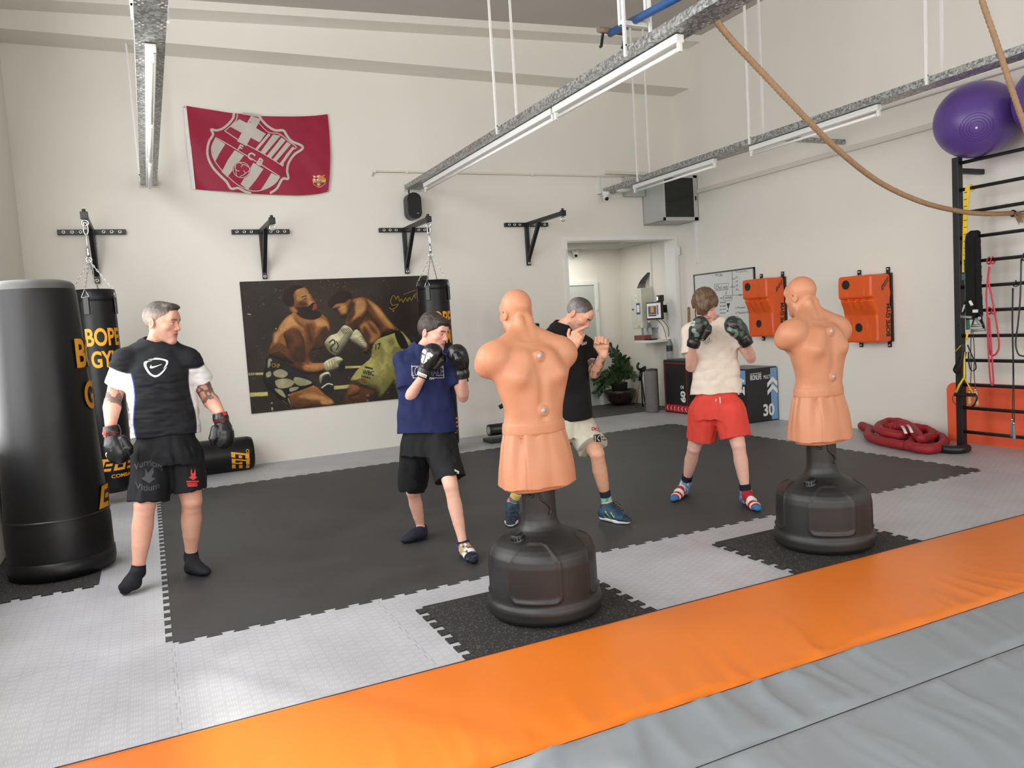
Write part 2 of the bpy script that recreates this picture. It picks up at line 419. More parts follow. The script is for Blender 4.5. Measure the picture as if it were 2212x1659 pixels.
# ================================================================== ROOM
def galv(name):
    m = mat(name, (150, 153, 152), .42, .75, (60, .1)); nt = m.node_tree; N = nt.nodes; L = nt.links
    vo = N.new('ShaderNodeTexVoronoi'); vo.inputs['Scale'].default_value = 62; tc = N.new('ShaderNodeTexCoord'); L.new(tc.outputs['Object'], vo.inputs['Vector'])
    cr = N.new('ShaderNodeValToRGB'); cr.color_ramp.elements[0].color = (.2, .205, .205, 1); cr.color_ramp.elements[1].color = (.55, .56, .55, 1)
    cr.color_ramp.elements[0].position = .25; cr.color_ramp.elements[1].position = .85
    L.new(vo.outputs['Color'], cr.inputs['Fac']); L.new(cr.outputs['Color'], N['Principled BSDF'].inputs['Base Color']); return m
def floor_mat(name, rgb, strength, rough, mott=.14):
    """PVC sports tile: rows of short raised bars, in a basket pattern, plus scuffs"""
    m = bpy.data.materials.new(name); m.use_nodes = True; nt = m.node_tree; N = nt.nodes; L = nt.links; b = N['Principled BSDF']
    tc = N.new('ShaderNodeTexCoord'); sp = N.new('ShaderNodeSeparateXYZ'); L.new(tc.outputs['Object'], sp.inputs[0])
    def mth(op, a, bb=None, c=None):
        n = N.new('ShaderNodeMath'); n.operation = op
        for i, x in enumerate((a, bb, c)):
            if x is None: continue
            if isinstance(x, (int, float)): n.inputs[i].default_value = x
            else: L.new(x, n.inputs[i])
        return n.outputs[0]
    X, Y = sp.outputs['X'], sp.outputs['Y']
    cx = mth('DIVIDE', X, .052); cy = mth('DIVIDE', Y, .05)
    row = mth('FLOOR', cx); sh = mth('MULTIPLY', mth('MODULO', row, 2.), .5); cy2 = mth('ADD', cy, sh)
    fy = mth('FRACT', cy2); fx = mth('FRACT', cx)
    win = mth('MULTIPLY', mth('LESS_THAN', fy, .55), mth('MULTIPLY', mth('GREATER_THAN', fx, .1), mth('LESS_THAN', fx, .9)))
    bars = mth('GREATER_THAN', mth('SINE', mth('MULTIPLY', fx, 2*PI*5)), -.1)
    h = mth('MULTIPLY', win, bars)
    bp = N.new('ShaderNodeBump'); bp.inputs['Strength'].default_value = strength; bp.inputs['Distance'].default_value = .004; L.new(h, bp.inputs['Height']); L.new(bp.outputs['Normal'], b.inputs['Normal'])
    nz = N.new('ShaderNodeTexNoise'); nz.inputs['Scale'].default_value = 2.2; nz.inputs['Detail'].default_value = 7; nz.inputs['Roughness'].default_value = .65; L.new(tc.outputs['Object'], nz.inputs['Vector'])
    mr = N.new('ShaderNodeMapRange'); mr.inputs['From Min'].default_value = .3; mr.inputs['From Max'].default_value = .72; mr.inputs['To Min'].default_value = 1-mott; mr.inputs['To Max'].default_value = 1+mott; L.new(nz.outputs['Fac'], mr.inputs['Value'])
    # jigsaw seams between the tiles
    def seam(c, o, off):
        t = mth('DIVIDE', mth('SUBTRACT', off, o), 1.05); wob = mth('MULTIPLY', mth('SIGN', mth('SINE', mth('MULTIPLY', c, 2*PI/.131))), .006)
        d = mth('ABSOLUTE', mth('SUBTRACT', mth('FRACT', mth('ADD', mth('ADD', t, wob), .5)), .5)); return mth('LESS_THAN', d, .0022)
    sm = mth('MAXIMUM', seam(Y, -.02, X), seam(X, 4.19, Y))
    vm = N.new('ShaderNodeVectorMath'); vm.operation = 'SCALE'; vm.inputs[0].default_value = lin(rgb)
    fac = mth('MULTIPLY', mth('MULTIPLY', mr.outputs['Result'], mth('ADD', .97, mth('MULTIPLY', h, .14))), mth('SUBTRACT', 1., mth('MULTIPLY', sm, .3))); L.new(fac, vm.inputs['Scale']); L.new(vm.outputs['Vector'], b.inputs['Base Color'])
    b.inputs['Roughness'].default_value = rough; b.inputs['Specular IOR Level'].default_value = .45
    mr2 = N.new('ShaderNodeMapRange'); mr2.inputs['To Min'].default_value = rough-.08; mr2.inputs['To Max'].default_value = rough+.12; L.new(nz.outputs['Fac'], mr2.inputs['Value']); L.new(mr2.outputs['Result'], b.inputs['Roughness'])
    return m
def rubber_mat(name):
    m = mat(name, (34, 33, 32), .8, 0, (30, .1), (300, .5, .003)); nt = m.node_tree; N = nt.nodes; L = nt.links
    vo = N.new('ShaderNodeTexVoronoi'); vo.inputs['Scale'].default_value = 170; tc = N.new('ShaderNodeTexCoord'); L.new(tc.outputs['Object'], vo.inputs['Vector'])
    se = N.new('ShaderNodeSeparateColor'); L.new(vo.outputs['Color'], se.inputs[0])
    cr = N.new('ShaderNodeValToRGB'); cr.color_ramp.interpolation = 'CONSTANT'; cr.color_ramp.elements[0].color = (.014, .013, .013, 1); cr.color_ramp.elements[1].position = .9; cr.color_ramp.elements[1].color = (.09, .085, .08, 1)
    L.new(se.outputs[0], cr.inputs['Fac']); L.new(cr.outputs['Color'], N['Principled BSDF'].inputs['Base Color']); return m
WALL = mat('wall_paint', (229, 226, 217), .75, 0, (1.1, .018), (90, .12, .004))
CEIL = mat('ceiling_paint', (186, 181, 173), .85, 0, (1.5, .03))
WHITE = mat('white_lacquer', (232, 232, 228), .35, 0, (6, .02))
WHITEP = mat('white_plastic', (225, 225, 222), .4, 0, (10, .02))
GREYB = mat('light_grey_steel', (178, 182, 178), .45, 0, (4, .03))
BLACK = mat('black_powder_coat', (24, 24, 26), .42, 0, (30, .1), (400, .08, .001))
BLACKP = mat('black_plastic', (20, 20, 21), .38, 0, (30, .1))
VINYL = mat('black_vinyl', (12, 12, 14), .4, 0, (3, .15), (5, .12, .02), .36)
CHROME = mat('chrome_steel', (205, 205, 205), .22, 1., (20, .05))
GOLD = mat('amber_print', (232, 160, 30), .5, 0, (60, .06))
GALV = galv('galvanised_steel')
GREYPRINT = mat('white_print', (225, 225, 222), .6, 0, (60, .04))
RUBBER = rubber_mat('speckled_rubber')

H_ = 5.6
mb = MB(); mb.box((XL-.3, -3.8, -.12), (XW+.3, 9.853, 0))
struct(mb.build('floor', floor_mat('grey_sports_tile', (171, 172, 177), .7, .40)))
mb = MB(); mb.box((4.2, 9.853, -.12), (XW+.3, 11.6, 0.0)); struct(mb.build('floor_hall', mat('hall_floor', (62, 61, 61), .6, 0, (5, .1), (200, .1))))
mb = MB(); mb.box((XL-.3, YW, 0), (5.47, YW+.22, H_)); mb.box((7.385, YW, 0), (XW+.1, YW+.22, 2.61)); mb.box((5.47, YW, 2.61), (XW+.1, YW+.22, H_))
struct(mb.build('wall_back', WALL))
mb = MB(); mb.box((XW, -3.8, 0), (XW+.25, 11.6, H_)); struct(mb.build('wall_right', WALL))
mb = MB()                                                             # left wall: three tall windows between piers
WIN = [(-2.9, -.4), (.5, 3.0), (3.9, 7.7)]
ys = [-3.8]+[y for w in WIN for y in w]+[YW]
for a, b in zip(ys[0::2], ys[1::2]): mb.box((XL-.3, a, 0), (XL, b, H_))
for a, b in WIN: mb.box((XL-.3, a, 0), (XL, b, .85)); mb.box((XL-.3, a, 4.75), (XL, b, H_))
struct(mb.build('wall_left', WALL))
mb = MB(); mb.box((XL-.3, -3.8, 0), (XW+.3, -3.6, .9)); mb.box((XL-.3, -3.8, 4.6), (XW+.3, -3.6, H_))
for a, b in ((XL-.3, -.4), (3., 3.5), (6.8, XW+.3)): mb.box((a, -3.8, .9), (b, -3.6, 4.6))
struct(mb.build('wall_front', WALL))
for i, (a, b) in enumerate(WIN):
    mb = MB()
    for y in (a+.03, (a+b)/2, b-.03): mb.box((XL-.22, y-.03, .85), (XL-.16, y+.03, 4.75))
    for z in (.88, 2.9, 4.72): mb.box((XL-.22, a, z-.03), (XL-.16, b, z+.03))
    struct(mb.build('window_%d' % (i+1), WHITE))
def czx(x): return 5.18+.0437*(x-3.2)
mb = MB(); mb.add([(XL-.3, -3.8, czx(XL-.3)), (XW+.3, -3.8, czx(XW+.3)), (XW+.3, YW+.1, czx(XW+.3)), (XL-.3, YW+.1, czx(XL-.3)),
                   (XL-.3, -3.8, 5.75), (XW+.3, -3.8, 5.75), (XW+.3, YW+.1, 5.75), (XL-.3, YW+.1, 5.75)],
                  [(0, 1, 2, 3), (4, 7, 6, 5), (0, 4, 5, 1), (2, 6, 7, 3), (1, 5, 6, 2), (0, 3, 7, 4)])
struct(mb.build('ceiling', CEIL))
mb = MB(); mb.box((XL, 9.219, 4.72), (XW, YW+.01, 5.7)); struct(mb.build('trim_1', WALL))          # beam along the back wall
mb = MB(); b0 = czx(XL)-.09; b1 = czx(XW)-.09
mb.add([(XL, 8.92, b0), (XW, 8.92, b1), (XW, 9.23, b1), (XL, 9.23, b0), (XL, 8.92, 5.7), (XW, 8.92, 5.7), (XW, 9.23, 5.7), (XL, 9.23, 5.7)],
       [(0, 3, 2, 1), (4, 5, 6, 7), (0, 1, 5, 4), (2, 3, 7, 6), (1, 2, 6, 5), (0, 4, 7, 3)])
struct(mb.build('trim_2', WALL))
# hall behind the doorway
mb = MB(); mb.box((4.2, 11.3, 0), (XW+.1, 11.6, 3)); struct(mb.build('wall_hall', WALL))
mb = MB(); mb.box((4.0, 9.853, 0), (4.2, 11.6, 3)); struct(mb.build('wall_hall_left', WALL))
mb = MB(); mb.box((4.0, 9.853, 2.63), (XW+.1, 11.6, 2.9)); struct(mb.build('ceiling_hall', mat('hall_ceiling', (196, 196, 190), .8)))
mb = MB()                                                             # white door lining
mb.box((5.43, 9.61, 0), (5.49, 9.865, 2.6)); mb.box((7.35, 9.61, 0), (7.41, 9.865, 2.6)); mb.box((5.43, 9.61, 2.6), (7.41, 9.865, 2.655))
for z in (2.42, .6, 1.15): mb.box((7.40, 9.575, z-.06), (7.425, 9.615, z+.06)); mb.box((5.42, 9.575, z-.06), (5.44, 9.615, z+.06))
struct(mb.build('trim_3', WHITE))
dx1, _, dz1 = ony(1285, 610, 11.29)
mb = MB(); mb.box((dx1-.95, 11.265, 0), (dx1-.04, 11.295, dz1-.04), 0, .004)
door = struct(mb.build('door_1', mat('grey_door', (190, 194, 188), .4, 0, (3, .02))))
mb = MB(); mb.box((dx1-.04, 11.25, 0), (dx1+.03, 11.3, dz1-.04)); mb.box((dx1-1.0, 11.25, dz1-.04), (dx1+.03, 11.3, dz1+.03)); mb.box((dx1-.02, 11.22, 1.62), (dx1, 11.26, 1.74)); mb.build('door_frame', WHITE, door)
# white trunking in the corner, right of the doorway
mb = MB(); mb.box((7.42, 9.2, 2.2), (XW, 9.235, 2.82)); struct(mb.build('trim_4', WHITEP))

# ------------------------------------------------------------------ light
W = bpy.data.worlds.new('sky'); SC.world = W; W.use_nodes = True; nt = W.node_tree
bg = nt.nodes['Background']; bg.inputs['Color'].default_value = (.78, .87, 1, 1); bg.inputs['Strength'].default_value = .7
def area(name, loc, rot, sx, sy, power, col=(1, 1, 1)):
    l = bpy.data.lights.new(name, 'AREA'); l.shape = 'RECTANGLE'; l.size = sx; l.size_y = sy; l.energy = power; l.color = col
    o = bpy.data.objects.new(name, l); COL.objects.link(o); o.location = loc; o.rotation_euler = rot; return o
for i, (a, b) in enumerate(WIN):
    area('window_daylight', (XL-.32, (a+b)/2, 2.55), (0, -PI/2+.30, 0), 3.5, b-a, [125, 140, 235][i], (1, .99, .975))
for (a, b) in ((-.4, 3.), (3.5, 6.8)):
    area('window_daylight', ((a+b)/2, -3.82, 2.5), (PI/2-.28, 0, 0), b-a, 3.2, 125, (1, .97, .93))
sl = bpy.data.lights.new('low_sun', 'SUN'); sl.energy = 8.5; sl.angle = math.radians(4); sl.color = (1, .95, .86); so = bpy.data.objects.new('low_sun', sl); COL.objects.link(so)
sd = Vector((.55*.927, -.83*.927, -.375)); so.rotation_euler = sd.to_track_quat('-Z', 'Y').to_euler(); so.location = (-12, 20, 9)
mb = MB(); mb.box((-5.6, 12.1, 0), (-5.45, 19, 12)); struct(mb.build('sun_blocker', mat('blocker_plaster', (190, 180, 165), .8)))  # unseen slab added outside to cut the low sun down to the floor patch
area('hall_lamp', (6.2, 10.7, 2.6), (0, 0, 0), 1.0, .4, 14, (1, .97, .9))
SC.view_settings.view_transform = 'Standard'; SC.view_settings.look = 'None'; SC.view_settings.gamma = 1; SC.view_settings.exposure = 0.1
SC.view_settings.use_curve_mapping = False
SC.cycles.use_adaptive_sampling = True; SC.cycles.adaptive_threshold = .05; SC.cycles.max_bounces = 6; SC.cycles.diffuse_bounces = 4; SC.cycles.glossy_bounces = 3; SC.cycles.caustics_reflective = False; SC.cycles.caustics_refractive = False
SC.cycles.use_denoising = True

# ------------------------------------------------------------------ floor mats
def jig_edge(p0, p1, pitch, depth, phase=0.):
    """points of a dovetailed edge from p0 to p1 (teeth point to the right-hand side)"""
    p0, p1 = Vector(p0), Vector(p1); t = (p1-p0); Ln = t.length; t.normalize(); n = Vector((t.y, -t.x)); k = max(2, round(Ln/pitch)); q = Ln/k; out = []
    for i in range(k):
        for a, d in ((0, 0), (.27, 0), (.2, 1), (.8, 1), (.73, 0)): out.append(p0+t*(q*(i+a))+n*(depth*d))
    return [(p.x, p.y) for p in out]
x0, x1, y0, y1 = -.02, 6.28, 4.19, 8.45
pts = jig_edge((x0, y0), (x1, y0), .131, .032)+jig_edge((x1, y0), (x1, y1), .131, .032)+jig_edge((x1, y1), (x0, y1), .131, .032)+jig_edge((x0, y1), (x0, y0), .131, .032)
mb = MB(); mb.prism(pts, -.01, .003)
tag(mb.build('puzzle_mat', floor_mat('charcoal_sports_tile', (54, 54, 55), .5, .5, .3)), 'large charcoal interlocking mat area laid in the grey tiled floor', 'mat')
def rubber(x0, x1, y0, y1, sides, label, grp=None):
    P = []
    for i, (a, b) in enumerate((((x0, y0), (x1, y0)), ((x1, y0), (x1, y1)), ((x1, y1), (x0, y1)), ((x0, y1), (x0, y0)))):
        P += jig_edge(a, b, .115, .045) if i in sides else [a]
    m = MB(); m.prism(P, 0, .008); return tag(m.build('rubber_mat', RUBBER), label, 'mat', 'black speckled rubber mats')
rubber(1.21, 2.16, 3.128, 3.91, (1, 3), 'black speckled rubber mat under the nearer boxing dummy')
rubber(3.19, 4.14, 3.128, 3.89, (1, 3), 'black speckled rubber mat under the farther boxing dummy')
rubber(-1.09, -.42, 5.53, 6.75, (0,), 'black rubber mat under the big standing punch bag')
# wrinkled vinyl crash mats in the foreground
def vinyl(name, x0, x1, y0, y1, m, label, seed, amp, seams, step=.015):
    nx, ny = int((x1-x0)/step*.75), int((y1-y0)/step)
    X, Y = np.meshgrid(np.linspace(x0, x1, nx), np.linspace(y0, y1, ny), indexing='ij'); P = np.stack([X.ravel(), Y.ravel(), 0*X.ravel()], 1)
    q0 = seams[0] if seed != 3 else y0
    wob = vnoise(P*np.array([1.7, 2.6, 1]), seed)*.10+vnoise(P*5.1, seed+4)*.02; c = P[:, 0]-.42*(P[:, 1]-q0)*(1 if seed != 3 else .25)+wob
    def ridge(f, along, sd, sharp): n = vnoise(np.stack([c*f, P[:, 1]*along, 0*c+sd*3.3], 1), seed+sd); return np.maximum(1-np.abs(n)*sharp, 0)**1.6
    ds = np.min([np.abs(P[:, 1]-q) for q in seams if not (seed == 3 and q > y1-.01)], 0)
    edge = np.clip(ds/.045, 0, 1); edge = edge*edge*(3-2*edge); g = np.clip(vnoise(P*np.array([.9, 1.3, 1]), seed+9)*.9+.75, .4, 1)
    near = np.exp(-ds/.24) if seed == 3 else np.exp(-ds/.5)+.3
    z = amp*(ridge(7., 1.1, 1, 1.7)*g*near+.5*ridge(13, 2.0, 2, 1.8)*near*g+.3*ridge(26, 6, 3, 2.)*np.exp(-ds/.07))*edge+(.2*amp)*ridge(2.2, .8, 5, 1.8)*edge*np.clip(np.abs(P[:, 1]-y1)/.25, 0, 1)+.004*vnoise(P*1.7, seed+5)*edge*np.clip(np.abs(P[:, 1]-y1)/.3, 0, 1)
    z = z+.03; z = z*(1-np.exp(-np.abs(P[:, 1]-y1)/.010)) if seed == 3 else z
    for q in seams: z = z-.005*np.exp(-((P[:, 1]-q)/.006)**2)
    P[:, 2] = z; idx = np.arange(nx*ny).reshape(nx, ny)
    F = np.stack([idx[:-1, :-1], idx[1:, :-1], idx[1:, 1:], idx[:-1, 1:]], -1).reshape(-1, 4)
    b = MB(); b.add(P, F.tolist(), 0, True)
    # skirt down to the floor along the far edge
    k = len(b.v); e = idx[:, -1]; b.add([(P[i, 0], y1+.002, 0) for i in e], []); 
    for i in range(nx-1): b.f.append([int(e[i]), int(e[i+1]), k+i+1, k+i]); b.m.append(0); b.s.append(False)
    return tag(b.build(name, m, None, fix=False), label, 'mat')
ORANGE = mat('orange_vinyl', (212, 113, 33), .33, 0, (1.3, .05), (260, .05, .002), .5)
GREYV = mat('grey_vinyl', (128, 134, 139), .36, 0, (1.1, .04), (300, .05, .002), .5)
om = vinyl('gym_mat', -1.05, 7.2, 2.302, 3.13, ORANGE, 'wrinkled orange vinyl floor mat strip running across the foreground', 3, .013, [3.13, 2.302])
mb = MB(); mb.box((-1.05, 3.1325, .001), (7.2, 3.139, .017)); mb.build('edge_gap_shade', mat('gap_shade_tone', (46, 34, 42), .7), om, (0, 0, 0))  # dark strip standing in for the shadow in the gap at the mat's far edge
vinyl('gym_mat', -1.05, 7.2, 1.952, 2.298, GREYV, 'narrow wrinkled grey vinyl strip beside the orange mat', 11, .017, [2.298, 1.952])
vinyl('gym_mat', -1.05, 7.2, .2, 1.948, GREYV, 'wide wrinkled grey vinyl mat in the bottom right corner, nearest the viewer', 21, .022, [1.948])

# ------------------------------------------------------------------ cable trays, lamps, hangers
def tray(xc, w, y0, hang, label):
    t = thing('cable_tray', label, 'cable tray', (xc, YW, 3.3), 'galvanised cable trays')
    m = MB(); m.box((xc-w/2, y0, 3.275), (xc+w/2, YW-.004, 3.279)); m.box((xc-w/2, y0, 3.279), (xc-w/2+.003, YW-.004, 3.335)); m.box((xc+w/2-.003, y0, 3.279), (xc+w/2, YW-.004, 3.335))
    y = YW-.3
    while y > y0+.2:
        for sx in (-1, 1):
            for dx, dy in ((0, .03), (0, -.03), (.018, 0), (-.018, 0)): m.box((xc+sx*w*.34+dx-.006, y+dy-.008, 3.2745), (xc+sx*w*.34+dx+.006, y+dy+.008, 3.2752), 1)
        y -= .3
    m.build('channel', [GALV, mat('pale_slot', (205, 203, 196), .6)], t)
    m = MB(); m.box((xc-w/2-.015, YW-.03, 3.26), (xc+w/2+.015, YW-.003, 3.345)); m.build('end_plate', mat('wall_plate', (215, 212, 205), .6), t)
    for (px, py) in hang:
        y = onx(px, py, xc-w/2)[1]; zt = czx(xc)-.002
        for sx in (-1, 1):
            m = MB(); x = xc+sx*(w/2+.006); m.box((x-.008, y-.012, 3.27), (x+.008, y+.012, zt if y < 8.9 else zt-.1)); m.build('hanger', WHITE, t)
        m = MB(); m.box((xc-w/2-.01, y-.012, 3.337), (xc+w/2+.01, y+.012, 3.35)); m.build('cross_bar', WHITE, t)
    return t
tray(.18, .165, 1.2, [(288, 240), (288, 30)], 'galvanised cable tray on the left, above the dark red flag')
tray(3.26, .205, .9, [(1075, 288), (1353, 122)], 'galvanised cable tray in the middle of the ceiling, ending above the black speaker')
tray(6.23, .19, 1.5, [(1378, 388), (1620, 305), (2003, 182)], 'galvanised cable tray on the right, ending above the dome camera')
TUBE = mat('fluorescent_tube', (240, 240, 236), .25, 0, (5, .01))
def batten(xc, ya, yb, label):
    L_ = yb-ya; t = thing('fluorescent_lamp', label, 'lamp', (xc, ya, 3.27), 'fluorescent battens under the cable trays')
    m = MB(); m.box((xc-.03, ya, 3.218), (xc+.03, yb, 3.27), 0, .005); m.build('housing', WHITE, t)
    m = MB(); m.cyl((xc, ya+.03, 3.182), (xc, yb-.03, 3.182), .0135, 12); m.build('tube', TUBE, t)
    for y in (ya+.012, yb-.012):
        m = MB(); m.box((xc-.014, y-.014, 3.162), (xc+.014, y+.014, 3.22), 0, .004); m.build('socket', WHITE, t)
def yx(u, v, x): return float(onx(u, v, x)[1])
bx = 3.26
batten(bx, yx(1196, 248, bx), yx(918, 392, bx), 'white fluorescent batten on the middle tray, nearer the back wall')
batten(bx, yx(1470, 92, bx), yx(1197, 247, bx)-.02, 'white fluorescent batten on the middle tray, nearer the blue pipe')
batten(.18, 8.0, 9.3, 'white fluorescent batten on the left tray, nearest the back wall')
batten(.18, 6.62, 7.97, 'white fluorescent batten on the left tray, second from the back wall')
batten(.18, 5.1, 6.59, 'white fluorescent batten on the left tray, at the top edge of the photo')
batten(6.23, yx(1545, 348, 6.23), yx(1370, 398, 6.23), 'white fluorescent batten on the right tray, in front of the equipment cabinet')
batten(6.23, yx(1900, 236, 6.23), yx(1622, 325, 6.23), 'white fluorescent batten on the right tray, behind the hanging rope')
# strut between the right tray and the right wall
m = MB(); p = onx(1824, 308, XW); m.box((6.32, p[1]-.02, p[2]-.02), (XW-.002, p[1]+.02, p[2]+.03)); tag(m.build('wall_strut', GALV), 'galvanised strut joining the right cable tray to the right wall', 'strut')
# blue pipe with a wooden cross handle
q0 = onx(1318, 72, 3.26); q1 = onx(1382, 38, 3.26)
t = thing('blue_pipe', 'blue pipe with a crosswise handle and two black hooks hanging under the ceiling', 'pipe', q0)
d = (q1-q0); d[0] = 0; q2 = q0+d*4
m = MB(); m.tube([q0, q2], .028, 14); m.build('pipe', mat('blue_paint', (40, 84, 140), .35, 0, (12, .15)), t)
ha = ony(1292, 64, q0[1]); hb = ony(1347, 70, q0[1])
m = MB(); m.tube([ha, hb], .022, 12); m.build('handle', mat('worn_wood', (112, 96, 78), .6, 0, (60, .2)), t)
for (u, v) in ((1298, 66), (1345, 68)):
    a = ony(u, v, q0[1]); b = ony(u+1, v+34, q0[1]); m = MB(); m.tube([a, a+(b-a)*.2+V3((.015, 0, 0)), b, b+V3((-.012, 0, -.005))], .011, 8); m.build('hook', BLACK, t)
ZB = onx(1368, 42, 3.26); m = MB(); m.box((3.15, ZB[1]-.02, ZB[2]-.05), (3.37, ZB[1]+.02, ZB[2]-.02)); m.build('support_bar', WHITE, t)
for x in (3.15, 3.37): m = MB(); m.box((x-.01, ZB[1]-.012, ZB[2]-.05), (x+.01, ZB[1]+.012, czx(x)-.002)); m.build('support_rod', WHITE, t)

# ------------------------------------------------------------------ conduits and boxes on the walls
def conduit(name, pts, r, label, clips, sq=None):
    t = thing(name, label, 'pipe', pts[0])
    m = MB()
    if sq: 
        a, b = np.array(pts[0]), np.array(pts[1]); m.box(np.minimum(a, b)-np.array(sq), np.maximum(a, b)+np.array(sq), 0, .004)
    else: m.tube(pts, r, 10)
    m.build('run', mat('cream_conduit', (218, 212, 202), .5, 0, (4, .02)), t)
    for c in clips: m = MB(); m.box(V3(c)-[.014, .02, .02], V3(c)+[.014, .02, .02], 0, .006); m.build('clip', WHITEP, t)
conduit('conduit_pipe', [(2.735, YW-.02, 3.44), (2.76, YW-.02, 3.5), (6.18, YW-.02, 3.515), (6.85, YW-.02, 3.525)], .013, 'thin cream pipe along the back wall behind the middle cable tray', [(2.78, YW-.02, 3.5), (3.2, YW-.02, 3.5), (5.0, YW-.02, 3.51)])
conduit('cable_trunking', [(6.18, YW-.022, 3.565), (7.0, YW-.022, 3.565)], 0, 'short square cream trunking on the back wall above the grey junction box', [], (.0, .018, .022))
conduit('conduit_pipe', [(XW-.03, 9.1, 3.6), (XW-.03, 3., 3.52)], .022, 'thick cream pipe high along the right wall', [(XW-.03, onx(1904, 243, XW-.03)[1], 3.565), (XW-.03, 8.1, 3.59)])
conduit('cable_trunking', [(XW-.022, 9.12, 3.225), (XW-.022, 3., 3.225)], 0, 'long flat cream trunking along the right wall below the thick pipe', [], (.02, .0, .03))
t = thing('equipment_cabinet', 'grey wall cabinet with a glass door full of network gear, in the corner', 'cabinet', (7.13, 9.38, 2.81))
m = MB(); x0, x1, y0, z0, z1 = 6.82, 7.44, 9.13, 2.81, 3.46
m.box((x0, y0+.02, z0), (x0+.02, YW-.003, z1), 0, .004); m.box((x1-.02, y0+.02, z0), (x1, YW-.003, z1), 0, .004); m.box((x0, y0+.02, z0), (x1, YW-.003, z0+.02), 0, .004); m.box((x0, y0+.02, z1-.02), (x1, YW-.003, z1), 0, .004); m.box((x0, YW-.03, z0), (x1, YW-.003, z1))
m.build('body', GREYB, t)
m = MB()
for a, b in (((x0, z0), (x1, z0+.05)), ((x0, z1-.04), (x1, z1)), ((x0, z0), (x0+.04, z1)), ((x1-.07, z0), (x1, z1))): m.box((a[0], y0, a[1]), (b[0], y0+.02, b[1]), 0, .003)
dr = m.build('door', GREYB, t)
m = MB(); m.box((x0+.04, y0+.006, z0+.05), (x1-.07, y0+.01, z1-.04)); m.build('glass', mat('smoked_glass', (70, 78, 75), .08, 0, (3, .02), None, .5, None, 0, .85), dr)
m = MB(); m.box((x1-.05, y0-.012, 3.1), (x1-.03, y0, 3.16), 0, .004); m.build('latch', BLACKP, dr)
for z, c, n in ((3.33, (170, 174, 176), 'switch'), (3.14, (120, 122, 120), 'shelf'), (2.96, (60, 62, 62), 'patch_panel')):
    m = MB(); m.box((x0+.06, y0+.05, z-.02 if n != 'shelf' else z-.005), (x1-.1, YW-.05, z+.02 if n != 'shelf' else z+.005)); m.build(n, mat('rack_'+n, c, .5, .2), t)
for i in range(4):
    m = MB(); m.tube(smooth_path([(x0+.1+i*.05, y0+.06, 3.4), (x0+.2+i*.05, y0+.04, 3.385), (x0+.3+i*.03, y0+.05, 3.36), (x0+.32+i*.03, y0+.06, 3.34)], 5), .005, 6); m.build('cable', mat('white_cable', (200, 200, 196), .5), t)
for (u, w_) in ((.2, 3.27), (.32, 3.27), (.25, 2.93), (.16, 2.9), (.42, 3.38), (.3, 3.16)): m = MB(); m.box((x0+u, y0+.044, w_-.006), (x0+u+.05, y0+.048, w_+.006)); m.build('name_tag', mat('white_tag', (230, 230, 225), .6), t)
m = MB(); m.box((6.48, 9.53, 3.22), (6.81, YW, 3.5), 0, .006); jb = tag(m.build('junction_box', GREYB), 'plain grey steel junction box on the back wall left of the glass-door cabinet', 'box')
m = MB(); m.poly([(6.56, 3.385), (6.585, 3.385), (6.5725, 3.41)], lambda x, y, l: (x, 9.528, y)); m.build('warning_sticker', mat('yellow_sticker', (225, 190, 30), .5), jb, (0, 0, 0), fix=False)
def domecam(c, label, drop=0.):
    t = thing('security_camera', label, 'camera', c, 'white dome cameras')
    m = MB(); m.lathe([(0, .0), (.05, 0), (.055, -.012), (.055, -.045), (.048, -.05), (0, -.05)], c, 24); m.build('mount', WHITEP, t)
    m = MB(); m.ball((c[0], c[1], c[2]-.078), .046, 20); m.build('ball', WHITEP, t)
    dd = np.array([-.35, -.8, -.45]); dd /= np.linalg.norm(dd); m = MB(); m.lathe([(0, .0035), (.026, .0025), (.028, -.004), (0, -.004)], V3((c[0], c[1], c[2]-.078))+dd*.0465, 18, 0, dd); m.build('lens', mat('dark_lens', (8, 8, 10), .08), t)
cc = ony(1309, 415, 9.45); domecam(cc, 'white dome camera at the wall end of the right cable tray')
m = MB(); m.box((cc[0]-.05, 9.45, cc[2]), (cc[0]+.05, YW-.003, cc[2]+.012)); m.box((cc[0]-.02, YW-.012, cc[2]), (cc[0]+.02, YW-.003, 3.55)); tag(m.build('camera_bracket', WHITEP), 'white bracket and cable cover holding the camera by the right tray', 'bracket')
domecam(V3((ony(1243, 541, 11.2)[0], 11.2, 2.63)), 'white dome camera under the hall ceiling, seen through the doorway')
ap = ony(1346, 412, 9.35); m = MB(); m.lathe([(0, -.03), (.08, -.026), (.1, -.012), (.1, 0), (0, 0)], (ap[0], 9.35, 3.2755), 28); tag(m.build('access_point', WHITEP), 'round white wireless access point under the right cable tray', 'access point')
m = MB(); m.lathe([(0, -.012), (.04, -.012), (.05, 0), (0, 0)], (ony(1343, 519, 10.2)[0], 10.2, 2.629), 20); tag(m.build('ceiling_sensor', WHITEP), 'small flat white disc on the hall ceiling', 'sensor')
